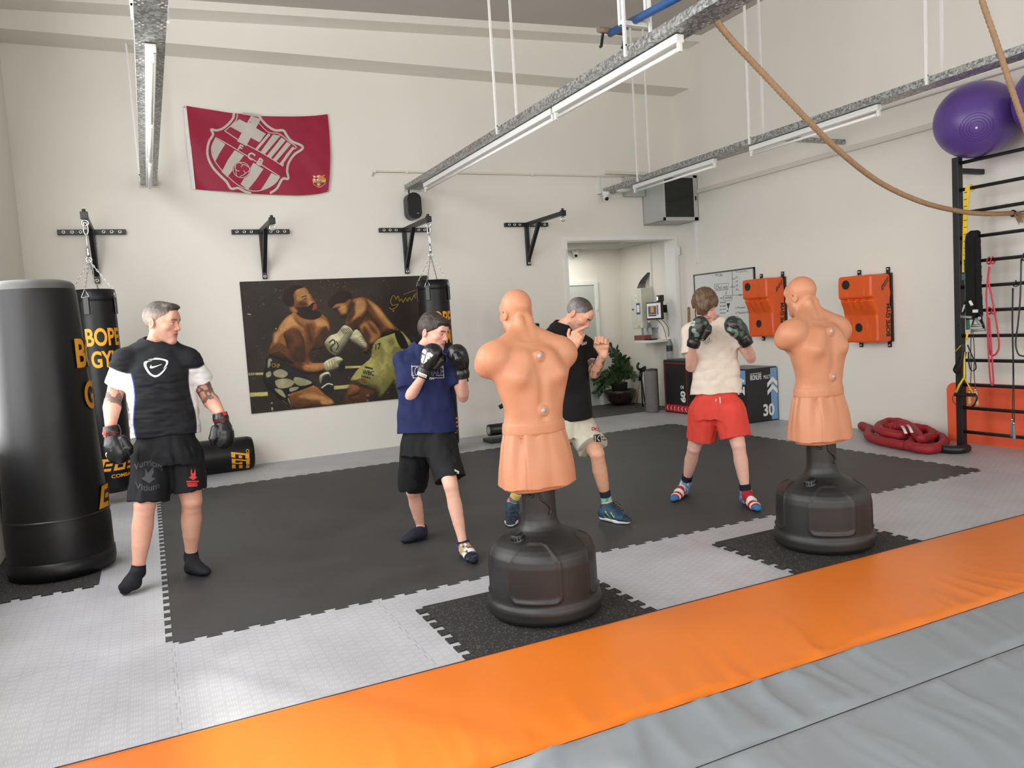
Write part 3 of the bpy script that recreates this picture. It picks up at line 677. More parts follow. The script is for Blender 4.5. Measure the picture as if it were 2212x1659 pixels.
# ================================================================== WALL OBJECTS
# ------------------------------------------------------------------ flag
def fy(x, z):
    """how far the cloth stands off the wall"""
    P = np.array([[x*1.9+z*1.3, z*.5-x*.25, 0.]]); s = (x-.65)/1.6
    return YW-.034-.016*float(vnoise(P*1.6, 5)[0])-.02*math.sin(max(0, min(1, s))*PI)-.012*float(vnoise(np.array([[x*6+z*5, (z-x)*1.1, 2.]]), 8)[0])
def C3(u, v): return (380+u/3.95, 200+v/3.95)
def fpos(u, v, lift=0.):
    p = ony(*C3(u, v), YW-.02); return (p[0], fy(p[0], p[2])-lift, p[2])
TOP = smooth_path([(88, 113), (300, 150), (520, 185), (760, 207), (1000, 210), (1180, 200), (1293, 185)], 6)
BOT = smooth_path([(165, 825), (400, 845), (650, 865), (900, 876), (1060, 880), (1200, 868), (1298, 845)], 6)
def lerp(a, b, t): return a+(b-a)*t
def resample(P, n):
    P = np.array(P); d = np.r_[0, np.cumsum(np.hypot(*np.diff(P, axis=0).T))]; t = np.linspace(0, d[-1], n); return np.stack([np.interp(t, d, P[:, 0]), np.interp(t, d, P[:, 1])], 1)
n1, n2 = 90, 50; T_ = resample(TOP, n1); B_ = resample(BOT, n1)
MAROON = mat('maroon_polyester', (148, 26, 56), .55, 0, (5, .1), (500, .06, .001), .35)
SILVER = mat('silver_print', (186, 178, 170), .5, 0, (7, .06))
flag = thing('flag', 'dark red flag with a large silver football crest, high on the back wall', 'flag', fpos(700, 520))
mb = MB(); V = [fpos(*(lerp(T_[i], B_[i], j/(n2-1))+np.array([18*math.sin(PI*j/(n2-1))*(i/(n1-1))**2, 0]))) for i in range(n1) for j in range(n2)]
mb.add(V, [(i*n2+j, i*n2+j+1, (i+1)*n2+j+1, (i+1)*n2+j) for i in range(n1-1) for j in range(n2-1)], 0, True)
fl = mb.build('cloth', MAROON, flag, fix=False)
mb = MB(); hb = [fpos(u, v) for u, v in ((66, 108), (88, 113), (130, 480), (167, 826), (138, 824), (95, 480))]
mb.add([V3(p)+[0, -.003, 0] for p in hb], [(0, 1, 2, 5), (5, 2, 3, 4)]); mb.build('hoist_band', mat('white_webbing', (226, 222, 220), .7), flag)
for (u, v) in ((76, 128), (153, 797)):
    p = fpos(u, v); mb = MB(); mb.lathe([(.006, 0), (.006, .003), (.013, .003), (.013, 0)], (p[0], p[1]-.004, p[2]), 16, 0, (0, -1, 0)); mb.build('grommet', CHROME, flag)
for (u, v) in ((76, 128), (153, 797), (1290, 195), (1292, 840)):
    p = fpos(u, v); mb = MB(); mb.tube([(p[0], p[1]-.006, p[2]), (p[0], YW-.0015, p[2])], .004, 8); mb.build('pin', CHROME, flag)
def fn(u, v): return fpos(u, v, .004)
def fn2(u, v): return fpos(u, v, .0055)
def seg_poly(mb, pts, f, mi=0, step=40):
    """filled polygon cut finely enough to follow the cloth"""
    bm = bmesh.new(); vs = [bm.verts.new((p[0], p[1], 0)) for p in pts]
    for tr in tessellate_polygon([[Vector((p[0], p[1], 0)) for p in pts]]): bm.faces.new([vs[i] for i in tr])
    for _ in range(6):
        e = [e for e in bm.edges if e.calc_length() > step*1.6]
        if not e: break
        bmesh.ops.subdivide_edges(bm, edges=e, cuts=1); bmesh.ops.triangulate(bm, faces=bm.faces)
    bm.verts.index_update(); mb.add([f(v.co.x, v.co.y) for v in bm.verts], [[v.index for v in q.verts] for q in bm.faces], mi, True); bm.free()
def seg_stroke(mb, pts, w, f, n=6, mi=0, closed=False): put_stroke(mb, smooth_path(pts, n, closed), w, f, mi, closed)
cm = MB()
OUT = [(492, 182), (486, 222), (450, 268), (400, 308), (345, 326), (300, 318), (316, 362), (282, 420), (266, 500), (276, 570), (312, 642), (368, 706), (428, 764), (468, 824), (528, 820), (585, 848), (640, 862)]
OUT2 = [(800, 862), (858, 822), (905, 742), (955, 738), (946, 672), (960, 602), (1008, 532), (1074, 486), (1064, 455), (985, 420), (942, 372), (912, 330), (842, 326), (780, 290), (732, 242), (704, 206), (640, 196), (566, 186)]
seg_stroke(cm, OUT, 20, fn); seg_stroke(cm, OUT2, 20, fn)
INN = [(520, 190), (516, 235), (468, 285), (415, 330), (440, 345)]
seg_stroke(cm, [(522, 190), (512, 238), (470, 284), (415, 330)], 8, fn); seg_stroke(cm, [(415, 330), (560, 425), (740, 525), (910, 632)], 8, fn, 4); seg_stroke(cm, [(910, 632), (925, 560), (970, 500), (1024, 472), (960, 420), (900, 370), (860, 352), (780, 340), (700, 262)], 8, fn)
seg_stroke(cm, [(340, 388), (470, 462), (680, 590), (882, 720)], 8, fn, 4); seg_stroke(cm, [(338, 388), (304, 470), (310, 545), (350, 620), (420, 700), (520, 790), (620, 836), (700, 842), (790, 812), (850, 770), (882, 722)], 8, fn)
ca, sa = math.cos(.5), math.sin(.5); cx0, cy0 = 618, 332
def rot(x, y): return (cx0+x*ca-y*sa, cy0+x*sa+y*ca)
seg_poly(cm, [rot(*p) for p in ((-44, -120), (44, -140), (44, -48), (140, -48), (128, 42), (44, 42), (44, 122), (-44, 122), (-44, 42), (-160, 42), (-118, -48), (-44, -48))], fn)
for a, b, c, d in (((786, 352), (806, 364), (690, 500), (672, 488)), ((826, 362), (890, 372), (755, 532), (720, 510)), ((898, 388), (934, 412), (806, 566), (772, 546)), ((946, 424), (978, 446), (850, 596), (822, 576)), ((990, 466), (1010, 474), (905, 622), (880, 612))): seg_poly(cm, [a, b, c, d], fn)
for P in ([(336, 392), (420, 444), (372, 520), (336, 590), (312, 545), (305, 470)], [(500, 494), (580, 540), (510, 630), (436, 728), (388, 682), (440, 580)], [(660, 602), (745, 655), (680, 750), (612, 834), (548, 786), (600, 700)], [(812, 690), (880, 724), (850, 770), (790, 812), (718, 840), (770, 760)]): seg_poly(cm, P, fn)
for ch, (u, v), sz in (('F', (520, 492), 60), ('C', (600, 558), 66), ('B', (682, 612), 66)):
    put_text(cm, ch, lambda x, y, u=u, v=v: fn2(u+x*.86+y*.45, v+x*.5-y*.82), None, sz, .035, 2)
bal = MB(); seg_poly(bal, [(557+76*math.cos(a), 665+72*math.sin(a)) for a in np.linspace(0, 2*PI, 40)[:-1]], fn2)
cm.build('crest', SILVER, flag, fix=False); bal.build('crest_ball', MAROON, flag, fix=False)
def fn3(u, v): return fpos(u, v, .007)
bs = MB(); seg_stroke(bs, [(557+70*math.cos(a), 665+66*math.sin(a)) for a in np.linspace(0, 2*PI, 24)], 6, fn3, 2)
for k in range(3):
    a = k*2.09+.4; seg_stroke(bs, [(557+20*math.cos(a), 660+20*math.sin(a)), (557+50*math.cos(a+.5), 660+45*math.sin(a+.5)), (557+68*math.cos(a+1.4), 660+64*math.sin(a+1.4))], 6, fn3); seg_stroke(bs, [(557+45*math.cos(a+.7), 660+45*math.sin(a+.7)), (557+55*math.cos(a+.1), 660+50*math.sin(a+.1)), (557+70*math.cos(a-.3), 660+66*math.sin(a-.3))], 5, fn3)
bs.build('ball_seams', SILVER, flag, fix=False)
mc = MB(); sh = [(1163, 708), (1190, 716), (1217, 706), (1242, 714), (1266, 704), (1262, 725), (1276, 745), (1270, 785), (1240, 806), (1222, 814), (1200, 806), (1172, 790), (1162, 750), (1172, 728)]
seg_poly(mc, sh, fn); seg_poly(mc, [(1172, 770), (1268, 768), (1264, 784), (1240, 800), (1222, 806), (1200, 800), (1178, 788)], fn2, 1)
for q in (1186, 1228): seg_poly(mc, [(q, 771), (q+16, 771), (q+16, 800), (q, 798)], fn3, 2)
seg_poly(mc, [(1174, 714), (1214, 716), (1214, 752), (1172, 752)], fn2, 3); seg_poly(mc, [(1188, 714), (1199, 714), (1199, 752), (1188, 752)], fn3, 2); seg_poly(mc, [(1174, 727), (1214, 727), (1214, 739), (1174, 739)], fn3, 2)
for q in (1224, 1236, 1248, 1258): seg_poly(mc, [(q, 712), (q+5, 712), (q+5, 748), (q, 748)], fn2, 2)
seg_poly(mc, [(1214+13*math.cos(a), 786+13*math.sin(a)) for a in np.linspace(0, 2*PI, 16)[:-1]], lambda u, v: fpos(u, v, .0085), 0)
put_text(mc, 'FCB', lambda x, y: fn3(1192+x, 767-y), 50, 11, .02, 0, 1)
mc.build('small_crest', [mat('crest_yellow', (216, 170, 50), .5), mat('crest_blue', (52, 48, 120), .5), mat('crest_red', (176, 24, 40), .5), mat('crest_white', (225, 220, 215), .5)], flag, fix=False)

# ------------------------------------------------------------------ boxing poster (flat print on a board)
pz0, pz1, px0, px1 = .615, 2.18, 1.05, 3.385
poster = thing('boxing_poster', 'large framed-less boxing photo print on the back wall, two boxers on black', 'poster', ((px0+px1)/2, YW, (pz0+pz1)/2))
mb = MB(); mb.box((px0, YW-.018, pz0), (px1, YW, pz1)); mb.build('board', mat('poster_black', (40, 35, 31), .5, 0, (14, .25), None, .3), poster)
PC = {'skin': (146, 92, 48), 'skin_light': (186, 138, 84), 'skin_dark': (96, 58, 30), 'shade': (60, 38, 24), 'hair': (36, 26, 19), 'cloth': (172, 166, 96), 'cloth_shade': (128, 122, 64), 'tape': (206, 200, 160), 'camo': (150, 146, 112), 'camo_dark': (34, 32, 38), 'rope': (188, 180, 110), 'gold': (150, 118, 40), 'ink': (28, 26, 24), 'red': (150, 50, 44), 'skin_mid': (168, 114, 64)}
PK = list(PC); PM = [mat('print_'+k, PC[k], .5, 0, (22, .14), None, .3) for k in PK]
class Print:
    """printed picture: soft-edged shapes airbrushed into the colour layer of a fine grid, plus crisp lettering"""
    def __init__(s, nx=430, nz=290):
        s.marks = []; s.l = 0; s.nx, s.nz = nx, nz; X, Z = np.meshgrid(np.linspace(px0, px1, nx), np.linspace(pz0, pz1, nz), indexing='ij'); s.X, s.Z = X.ravel(), Z.ravel()
        Q = np.stack([s.X, 0*s.X+YW-.018, s.Z-CH], 1); d = Q@CF; s.u = ((CXP+FPX*(Q@CR)/d)-500)*4.424; s.v = ((CYP-FPX*(Q@CU)/d)-560)*4.424
        W = np.stack([s.u/150, s.v/150, 0*s.u], 1); s.C = np.array([42, 36, 31.])+vnoise(W, 2)[:, None]*7+vnoise(W*9, 4)[:, None]*3
        glow = np.exp(-(((s.u-900)/500)**2+((s.v-500)/420)**2)); s.C = s.C+glow[:, None]*np.array([16, 12, 6]); sp = (vnoise(W*13, 8) > .72) & (vnoise(W*2, 3)+glow > .7); s.C[sp] += 38
    def fn(s, u, v):
        p = ony(500+u/4.424, 560+v/4.424, YW-.018); return (min(max(p[0], px0), px1), YW-.019-s.l, min(max(p[2], pz0), pz1))
    def P(s, c, *pts, n=4, soft=None, e=None, w=None):
        q = np.array(smooth_path(pts, n, True) if n else pts, float); lo, hi = q.min(0)-40, q.max(0)+40; m = np.where((s.u > lo[0]) & (s.u < hi[0]) & (s.v > lo[1]) & (s.v < hi[1]))[0]
        if not len(m): return
        p = np.stack([s.u[m], s.v[m]], 1); best = np.full(len(m), 1e9); dirv = np.zeros(len(m)); ins = np.zeros(len(m), bool)
        for a, b in zip(q, np.roll(q, -1, 0)):
            ab = b-a; t = np.clip(((p-a)@ab)/max(ab@ab, 1e-9), 0, 1); r = p-a-t[:, None]*ab; d = np.hypot(r[:, 0], r[:, 1]); k = d < best; best[k] = d[k]; dirv[k] = (r[k, 1])/np.maximum(d[k], 1e-6)
            c_ = ((a[1] > p[:, 1]) != (b[1] > p[:, 1])); xi = (b[0]-a[0])*(p[:, 1]-a[1])/(b[1]-a[1] if abs(b[1]-a[1]) > 1e-9 else 1e-9)+a[0]; ins ^= c_ & (p[:, 0] < xi)
        sd = np.where(ins, best, -best); big = min(hi-lo)-80; main = c in ('skin', 'cloth', 'tape') or (c in ('camo_dark', 'skin_dark') and big > 200)
        soft = soft or (5 if main or c in ('ink', 'hair', 'camo', 'red', 'rope', 'gold', 'camo_dark') else 34); e = (.55 if main else 0) if e is None else e; w = w or max(28, min(80, big*.22))
        al = np.clip(sd/soft+.5, 0, 1); al = al*al*(3-2*al)*(.85 if soft > 20 else 1)
        f = 1-e*np.exp(-best/w)*(.75-.9*np.where(ins, dirv, 0)) if e else np.ones(len(m)); W = np.stack([p[:, 0]/70, p[:, 1]/70, 0*best], 1); f = f*(1+.10*vnoise(W, 7)+.05*vnoise(W*4, 9))
        s.C[m] = s.C[m]*(1-al[:, None])+np.clip(np.array(PC[c])*f[:, None], 0, 245)*al[:, None]
    def S(s, c, w, *pts, n=5):
        q = np.array(smooth_path(pts, n)); 
        if c in ('gold', 'ink', 'red') and w < 10 or c == 'gold': s.l += .00022; m = MB(); put_stroke(m, q, w, s.fn); s.marks.append(('printed_stroke', m, c)); return
        L, R = stroke(q, w); s.P(c, *([tuple(x) for x in L]+[tuple(x) for x in R[::-1]]), n=0, soft=9, e=0)
    def T(s, c, t, u, v, w, h, sk=0.): s.l += .00022; m = MB(); put_text(m, t, lambda x, y: s.fn(u+x, v-y+x*sk), w, h, .02); s.marks.append(('printed_lettering', m, c))
    def build(s, parent):
        m = MB(); i = np.arange(s.nx*s.nz).reshape(s.nx, s.nz); m.add(np.stack([s.X, 0*s.X+YW-.0185, s.Z], 1), np.stack([i[:-1, :-1], i[1:, :-1], i[1:, 1:], i[:-1, 1:]], -1).reshape(-1, 4).tolist()); o = m.build('print', mat('poster_print', (40, 35, 30), .5, 0, (30, .03), None, .3, 'Col'), parent, fix=False)
        C = np.clip(s.C, 0, 255)/255.; C = np.where(C <= .04045, C/12.92, ((C+.055)/1.055)**2.4); ca = o.data.color_attributes.new('Col', 'FLOAT_COLOR', 'POINT'); ca.data.foreach_set('color', np.concatenate([C, np.ones((len(C), 1))], 1).astype(np.float32).ravel())
        for n, m, c in s.marks: m.build(n, PM[PK.index(c)], parent, fix=False)
p = Print()
p.P('rope', (162, 1088), (345, 1080), (345, 1102), (164, 1110), n=0); p.P('rope', (1085, 1022), (1260, 1016), (1258, 1036), (1085, 1044), n=0)
p.P('rope', (175, 1276), (345, 1268), (348, 1306), (178, 1314), n=0); p.P('rope', (980, 1212), (1155, 1196), (1150, 1230), (980, 1246), n=0)
p.T('ink', 'RISE', 175, 1110, 60, 20, -.04)
p.P('skin', (585, 515), (505, 572), (448, 655), (400, 765), (365, 850), (352, 935), (470, 965), (560, 1035), (690, 1095), (800, 1098), (895, 1070), (908, 1030), (882, 990), (770, 990), (735, 930), (775, 872), (880, 850), (918, 760), (938, 650), (920, 580), (870, 530), (840, 560), (760, 575), (680, 560), (620, 515))
p.P('skin_light', (560, 540), (500, 590), (450, 680), (420, 790), (470, 720), (560, 650), (640, 640), (690, 680), (660, 600), (600, 560))
p.P('skin_light', (800, 580), (870, 570), (925, 620), (930, 680), (890, 650), (820, 640)); p.P('skin_mid', (690, 1010), (800, 1000), (880, 1000), (890, 1040), (800, 1070), (700, 1060))
p.P('skin_dark', (700, 640), (770, 620), (800, 700), (790, 800), (760, 870), (735, 920), (740, 1000), (690, 960), (700, 850), (720, 760)); p.P('skin_dark', (500, 700), (620, 660), (690, 760), (700, 880), (690, 980), (600, 960), (540, 900), (520, 800))
p.P('shade', (600, 840), (680, 850), (715, 910), (690, 985), (620, 960)); p.P('shade', (840, 700), (900, 640), (925, 690), (890, 800), (800, 860), (790, 790)); p.P('skin_dark', (372, 860), (460, 800), (560, 880), (600, 1000), (480, 960), (360, 925))
p.P('skin', (598, 280), (660, 258), (715, 280), (752, 330), (790, 395), (815, 440), (810, 480), (770, 505), (700, 500), (640, 505), (600, 500), (560, 475), (555, 400), (570, 320))
p.P('skin_light', (620, 300), (680, 275), (720, 300), (750, 345), (740, 380), (700, 370), (650, 400), (620, 380)); p.P('skin_light', (745, 390), (790, 410), (770, 440), (720, 430))
p.P('hair', (492, 372), (508, 312), (556, 266), (620, 248), (690, 268), (625, 290), (592, 335), (600, 400), (590, 452), (550, 450), (505, 420))
p.P('hair', (622, 462), (680, 455), (735, 450), (768, 420), (800, 415), (780, 445), (790, 490), (840, 500), (845, 545), (800, 575), (740, 578), (672, 560), (615, 515), (600, 480)); p.P('skin_mid', (560, 470), (590, 455), (630, 490), (620, 512), (580, 500)); p.P('red', (770, 470), (815, 440), (812, 470), (780, 490))
p.S('ink', 9, (668, 366), (700, 352), (722, 352)); p.S('ink', 9, (738, 325), (752, 318)); p.S('shade', 7, (690, 385), (715, 372))
p.P('camo_dark', (340, 932), (470, 962), (560, 1032), (690, 1094), (770, 1160), (800, 1205), (680, 1250), (560, 1290), (535, 1330), (575, 1415), (480, 1355), (400, 1285), (330, 1220), (300, 1150), (308, 1070), (330, 1010))
for c in (((400, 1080), (470, 1050), (540, 1090), (500, 1130), (420, 1120)), ((420, 1160), (520, 1140), (600, 1170), (560, 1220), (450, 1230)), ((600, 1130), (690, 1140), (770, 1180), (680, 1210), (610, 1190)), ((350, 960), (380, 950), (385, 990), (350, 1040)), ((410, 1240), (480, 1250), (520, 1320), (470, 1300)), ((560, 1230), (640, 1220), (620, 1250), (560, 1265)), ((330, 1090), (370, 1070), (380, 1110), (340, 1130)), ((480, 1340), (530, 1380), (560, 1400), (510, 1370))): p.P('camo', *c)
p.P('ink', (372, 975), (480, 1000), (490, 1050), (375, 1030), n=0); p.T('gold', 'CNP', 384, 1030, 80, 40, .12); p.S('cloth', 12, (540, 1300), (660, 1260), (790, 1210)); p.S('cloth', 8, (540, 1330), (575, 1410))
p.P('skin', (560, 1288), (680, 1250), (795, 1212), (890, 1290), (965, 1345), (980, 1390), (880, 1402), (780, 1412), (600, 1420), (560, 1370)); p.P('skin_light', (860, 1310), (950, 1350), (960, 1385), (860, 1385)); p.P('skin_dark', (580, 1300), (680, 1290), (760, 1360), (700, 1410), (600, 1410))
p.P('ink', (940, 925), (1010, 920), (1075, 975), (1085, 1040), (1040, 1072), (1000, 1050)); p.P('tape', (880, 992), (1000, 930), (1065, 960), (1030, 1005), (1012, 1045), (905, 1075)); 
for q in range(4): p.S('cloth_shade', 5, (905+q*25, 985-q*9), (925+q*25, 1060-q*6))
p.P('camo_dark', (840, 1112), (925, 1072), (962, 1135), (980, 1205), (950, 1285), (900, 1292), (850, 1222)); p.P('tape', (842, 1112), (925, 1075), (950, 1130), (930, 1110), (880, 1130), (850, 1190)); p.S('tape', 12, (860, 1230), (920, 1190), (970, 1200))
# second boxer
p.P('skin_dark', (1150, 400), (1200, 366), (1270, 360), (1330, 390), (1420, 460), (1500, 565), (1560, 635), (1612, 690), (1480, 735), (1400, 765), (1350, 830), (1300, 905), (1250, 880), (1290, 800), (1210, 690), (1215, 620), (1290, 520))
p.P('skin', (1290, 380), (1400, 450), (1480, 560), (1580, 680), (1450, 720), (1400, 650), (1330, 560), (1300, 460)); p.P('skin_mid', (1230, 640), (1320, 590), (1400, 660), (1420, 740), (1340, 800), (1270, 740)); p.P('skin_light', (1350, 430), (1440, 510), (1540, 640), (1500, 640), (1400, 520))
p.P('skin', (1150, 400), (1205, 372), (1265, 372), (1302, 430), (1295, 515), (1225, 620), (1150, 685), (1085, 632), (1110, 545), (1165, 465)); p.P('skin_light', (1190, 400), (1250, 390), (1285, 440), (1250, 520), (1190, 560), (1150, 600), (1180, 500)); p.P('shade', (1160, 470), (1180, 520), (1120, 600), (1110, 560))
p.P('skin', (958, 470), (1000, 425), (1085, 415), (1130, 380), (1148, 410), (1130, 470), (1100, 545), (1060, 562), (1030, 540), (1005, 500)); p.P('skin_light', (1020, 460), (1090, 440), (1100, 500), (1060, 520)); p.P('hair', (920, 430), (948, 368), (1000, 318), (1060, 302), (1112, 306), (1152, 350), (1140, 380), (1095, 378), (1085, 415), (1000, 428), (955, 468)); p.S('ink', 9, (985, 480), (1010, 465), (1040, 455)); p.S('shade', 9, (1040, 545), (1070, 535), (1085, 520))
p.P('tape', (1130, 760), (1200, 670), (1292, 800), (1280, 858), (1222, 835)); p.P('tape', (1078, 630), (1160, 684), (1120, 770), (1058, 865), (1000, 922), (925, 872), (890, 800), (940, 732), (1010, 705))
for q in range(6): p.S('ink', 5, (1040+q*14, 665-q*2), (1080+q*13, 720-q*6))
for q in range(5): p.S('cloth_shade', 5, (1190+q*16, 760+q*16), (1240+q*12, 740+q*20))
p.S('ink', 12, (930, 800), (970, 770), (990, 800), (950, 840), (960, 880)); p.S('ink', 9, (1000, 780), (1020, 830), (1000, 870)); p.S('cloth_shade', 10, (905, 815), (940, 880), (1000, 915))
p.P('cloth', (1350, 830), (1400, 764), (1480, 732), (1612, 690), (1655, 720), (1722, 810), (1700, 900), (1600, 1100), (1640, 1335), (1600, 1332), (1540, 1180), (1430, 1322), (1370, 1262), (1150, 1180), (1170, 1100), (1240, 1020), (1330, 940), n=3)
p.P('cloth_shade', (1480, 1000), (1560, 1100), (1530, 1180), (1440, 1290), (1420, 1230), (1480, 1120)); p.P('cloth_shade', (1360, 850), (1420, 900), (1380, 930), (1345, 900)); p.P('cloth_shade', (1560, 830), (1640, 900), (1600, 1000), (1540, 900)); p.P('ink', (1560, 710), (1620, 696), (1690, 830), (1620, 850)); p.T('ink', '17', 1375, 870, 50, 60, -.2)
p.T('ink', 'WBC', 1250, 1098, 112, 44, .14); p.S('ink', 14, (1275, 1030), (1320, 1040), (1350, 1050)); p.T('ink', 'INFINIDA', 1240, 1128, 90, 20, .2); p.P('red', (1245, 1140), (1310, 1155), (1300, 1170), (1240, 1160)); p.S('cloth_shade', 6, (1225, 1165), (1260, 1190), (1310, 1195))
p.P('skin_dark', (1148, 1182), (1270, 1225), (1372, 1262), (1300, 1322), (1270, 1362), (1100, 1372), (1090, 1290)); p.P('skin', (1140, 1200), (1230, 1230), (1210, 1290), (1110, 1310))
p.S('gold', 7, (1505, 460), (1530, 478), (1570, 462), (1590, 430), (1540, 440), (1520, 400), (1545, 345), (1570, 380), (1560, 420), (1590, 350), (1605, 400), (1625, 380), (1640, 412), (1662, 370), (1680, 400), (1700, 365), (1720, 392), (1745, 340), (1770, 330), (1745, 350), (1760, 370)); p.S('gold', 5, (1640, 340), (1700, 315), (1760, 295))
for (u, v) in ((155, 525), (172, 528), (420, 663), (1540, 494)): p.P('rope', (u, v-5), (u+12, v-5), (u+12, v+5), (u, v+5), n=0)
p.P('tape', (376, 1378), (386, 1366), (396, 1378), (386, 1390)); p.T('tape', 'noy', 380, 1455, 18, 40, 0)
for q, ch in enumerate('HD'): p.T('camo', ch, 1292, 1310+q*50, 18, 20)
# extra modelling of the muscles and faces
for c, *q in (('skin_light', (470, 640), (540, 590), (600, 600), (560, 640), (490, 700)), ('shade', (600, 560), (640, 620), (690, 650), (650, 600)), ('shade', (730, 640), (760, 720), (770, 800), (745, 760)), ('skin_light', (400, 720), (440, 690), (450, 760), (410, 800)), ('shade', (560, 880), (620, 960), (690, 1000), (640, 1010), (560, 950)), ('skin_light', (720, 330), (750, 360), (760, 385), (730, 375)), ('shade', (640, 420), (690, 400), (730, 430), (680, 450)), ('skin_light', (720, 1020), (820, 1015), (880, 1010), (800, 1035)), ('skin_light', (1310, 400), (1400, 470), (1460, 550), (1390, 500)), ('shade', (1300, 600), (1360, 650), (1400, 720), (1340, 680)), ('shade', (1270, 640), (1330, 740), (1300, 800), (1250, 740)), ('skin_light', (1200, 390), (1250, 385), (1270, 430), (1220, 430)), ('shade', (1120, 620), (1190, 570), (1240, 560), (1170, 650)), ('skin_light', (640, 1310), (760, 1280), (880, 1330), (760, 1340)), ('shade', (600, 1380), (760, 1390), (900, 1398), (760, 1410)), ('shade', (1100, 1340), (1190, 1330), (1270, 1350), (1180, 1368)), ('cloth_shade', (1420, 800), (1460, 900), (1440, 1000), (1410, 900)), ('cloth_shade', (1250, 1100), (1330, 1080), (1380, 1180), (1300, 1170)), ('cloth_shade', (1500, 780), (1540, 760), (1560, 800), (1520, 830))): p.P(c, *q, soft=40)
p.build(poster)

# ------------------------------------------------------------------ bag brackets
def bracket(xc, dz, tip, label):
    z = 2.765+dz; t = thing('bag_bracket', label, 'bracket', (xc, YW, z), 'black wall brackets for punch bags')
    w = .33; m = MB(); m.box((xc-w, YW-.05, z-.027), (xc+w, YW, z+.027), 0, .004); m.build('wall_plate', BLACK, t)
    m = MB(); m.box((xc-.025, YW-.05, z-.555), (xc+.025, YW, z-.02), 0, .004); m.build('post', BLACK, t)
    m = MB(); m.box((xc-.025, tip, z-.025), (xc+.025, YW-.05, z+.027), 0, .004); m.build('arm', BLACK, t)
    m = MB(); a = Vector((xc, YW-.40, z-.02)); b = Vector((xc, YW-.03, z-.47)); d = (b-a); R = Matrix((Vector((1, 0, 0)), d.normalized().cross(Vector((1, 0, 0))), d.normalized())).transposed(); m.obox((a+b)/2, (.045, .045, d.length), R, 0, .004); m.build('brace', BLACK, t)
    m = MB(); m.box((xc-.034, tip-.03, z-.034), (xc+.034, tip+.01, z+.036), 0, .006); m.cyl((xc, tip, z+.03), (xc, tip, z+.06), .016, 12); m.build('end_cap', BLACK, t)
    m = MB(); m.tube([(xc+.028*math.sin(a), tip, z-.07+.028*math.cos(a)) for a in np.linspace(0, 2*PI, 20)[:-1]], .008, 8, 0, False, True); m.build('eye_bolt', CHROME, t)
    for x in (-.27, -.19, -.11, .11, .19, .27): m = MB(); m.lathe([(.008, 0), (.008, .004), (.019, .004), (.019, 0)], (xc+x, YW-.05, z), 16, 0, (0, -1, 0)); m.build('bolt', CHROME, t)
    m = MB(); m.lathe([(.008, 0), (.008, .004), (.019, .004), (.019, 0)], (xc, YW-.05, z-.525), 16, 0, (0, -1, 0)); m.build('bolt', CHROME, t)
BR = [(-.425, .003, 8.42, 'black bracket on the left holding the hanging punch bag by the window pier'), (1.34, -.008, 8.72, 'empty black bracket below the dark red flag'), (3.105, 0, 8.67, 'black bracket under the wall speaker, holding a hanging punch bag'), (4.862, .06, 8.58, 'empty black bracket left of the doorway')]
for b in BR: bracket(*b)
# ------------------------------------------------------------------ punch bags
def chain(m, a, b, w=.012, L_=.034, r=.0028):
    a, b = Vector(a), Vector(b); d = b-a; n = max(1, int(d.length/(L_*.74))); s, u, dn = frame(d)
    for i in range(n):
        c = a+d*((i+.5)/n); side = s if i % 2 else u
        m.tube([c+dn*(L_/2*math.cos(t))+side*(w/2*math.sin(t)) for t in np.linspace(0, 2*PI, 11)[:-1]], r, 5, 0, False, True)
def wrap(cx, cy, r, ang0, z0, lift=.003):
    """map flat (x right, y up) onto a vertical cylinder; ang0 = direction of the left edge seen from outside"""
    return lambda x, y: (cx+(r+lift)*math.cos(ang0+x/r), cy+(r+lift)*math.sin(ang0+x/r), z0+y)
LOGO_E = [[(0, 0), (.9, 0), (.9, .22), (.3, .22), (.3, .78), (.9, .78), (.9, 1), (0, 1)], [(.42, .4), (.9, .4), (.9, .6), (.42, .6)]]
LOGO_G = [[(1.1, 0), (2.0, 0), (2.0, .6), (1.6, .6), (1.6, .42), (1.78, .42), (1.78, .2), (1.34, .2), (1.34, .8), (2.0, .8), (2.0, 1), (1.1, 1)]]
LOGO_E2 = [[(2.2, 0), (3.1, 0), (3.1, .2), (2.2, .2)], [(2.2, .4), (3.1, .4), (3.1, .6), (2.2, .6)], [(2.2, .8), (3.1, .8), (3.1, 1), (2.2, 1)]]
def logo(m, f, w, h, skew=.35):
    for P in LOGO_E+LOGO_G+LOGO_E2: seg_poly(m, [(q[0]/3.1*w+q[1]*h*skew, q[1]*h) for q in P], f, 0, .03)
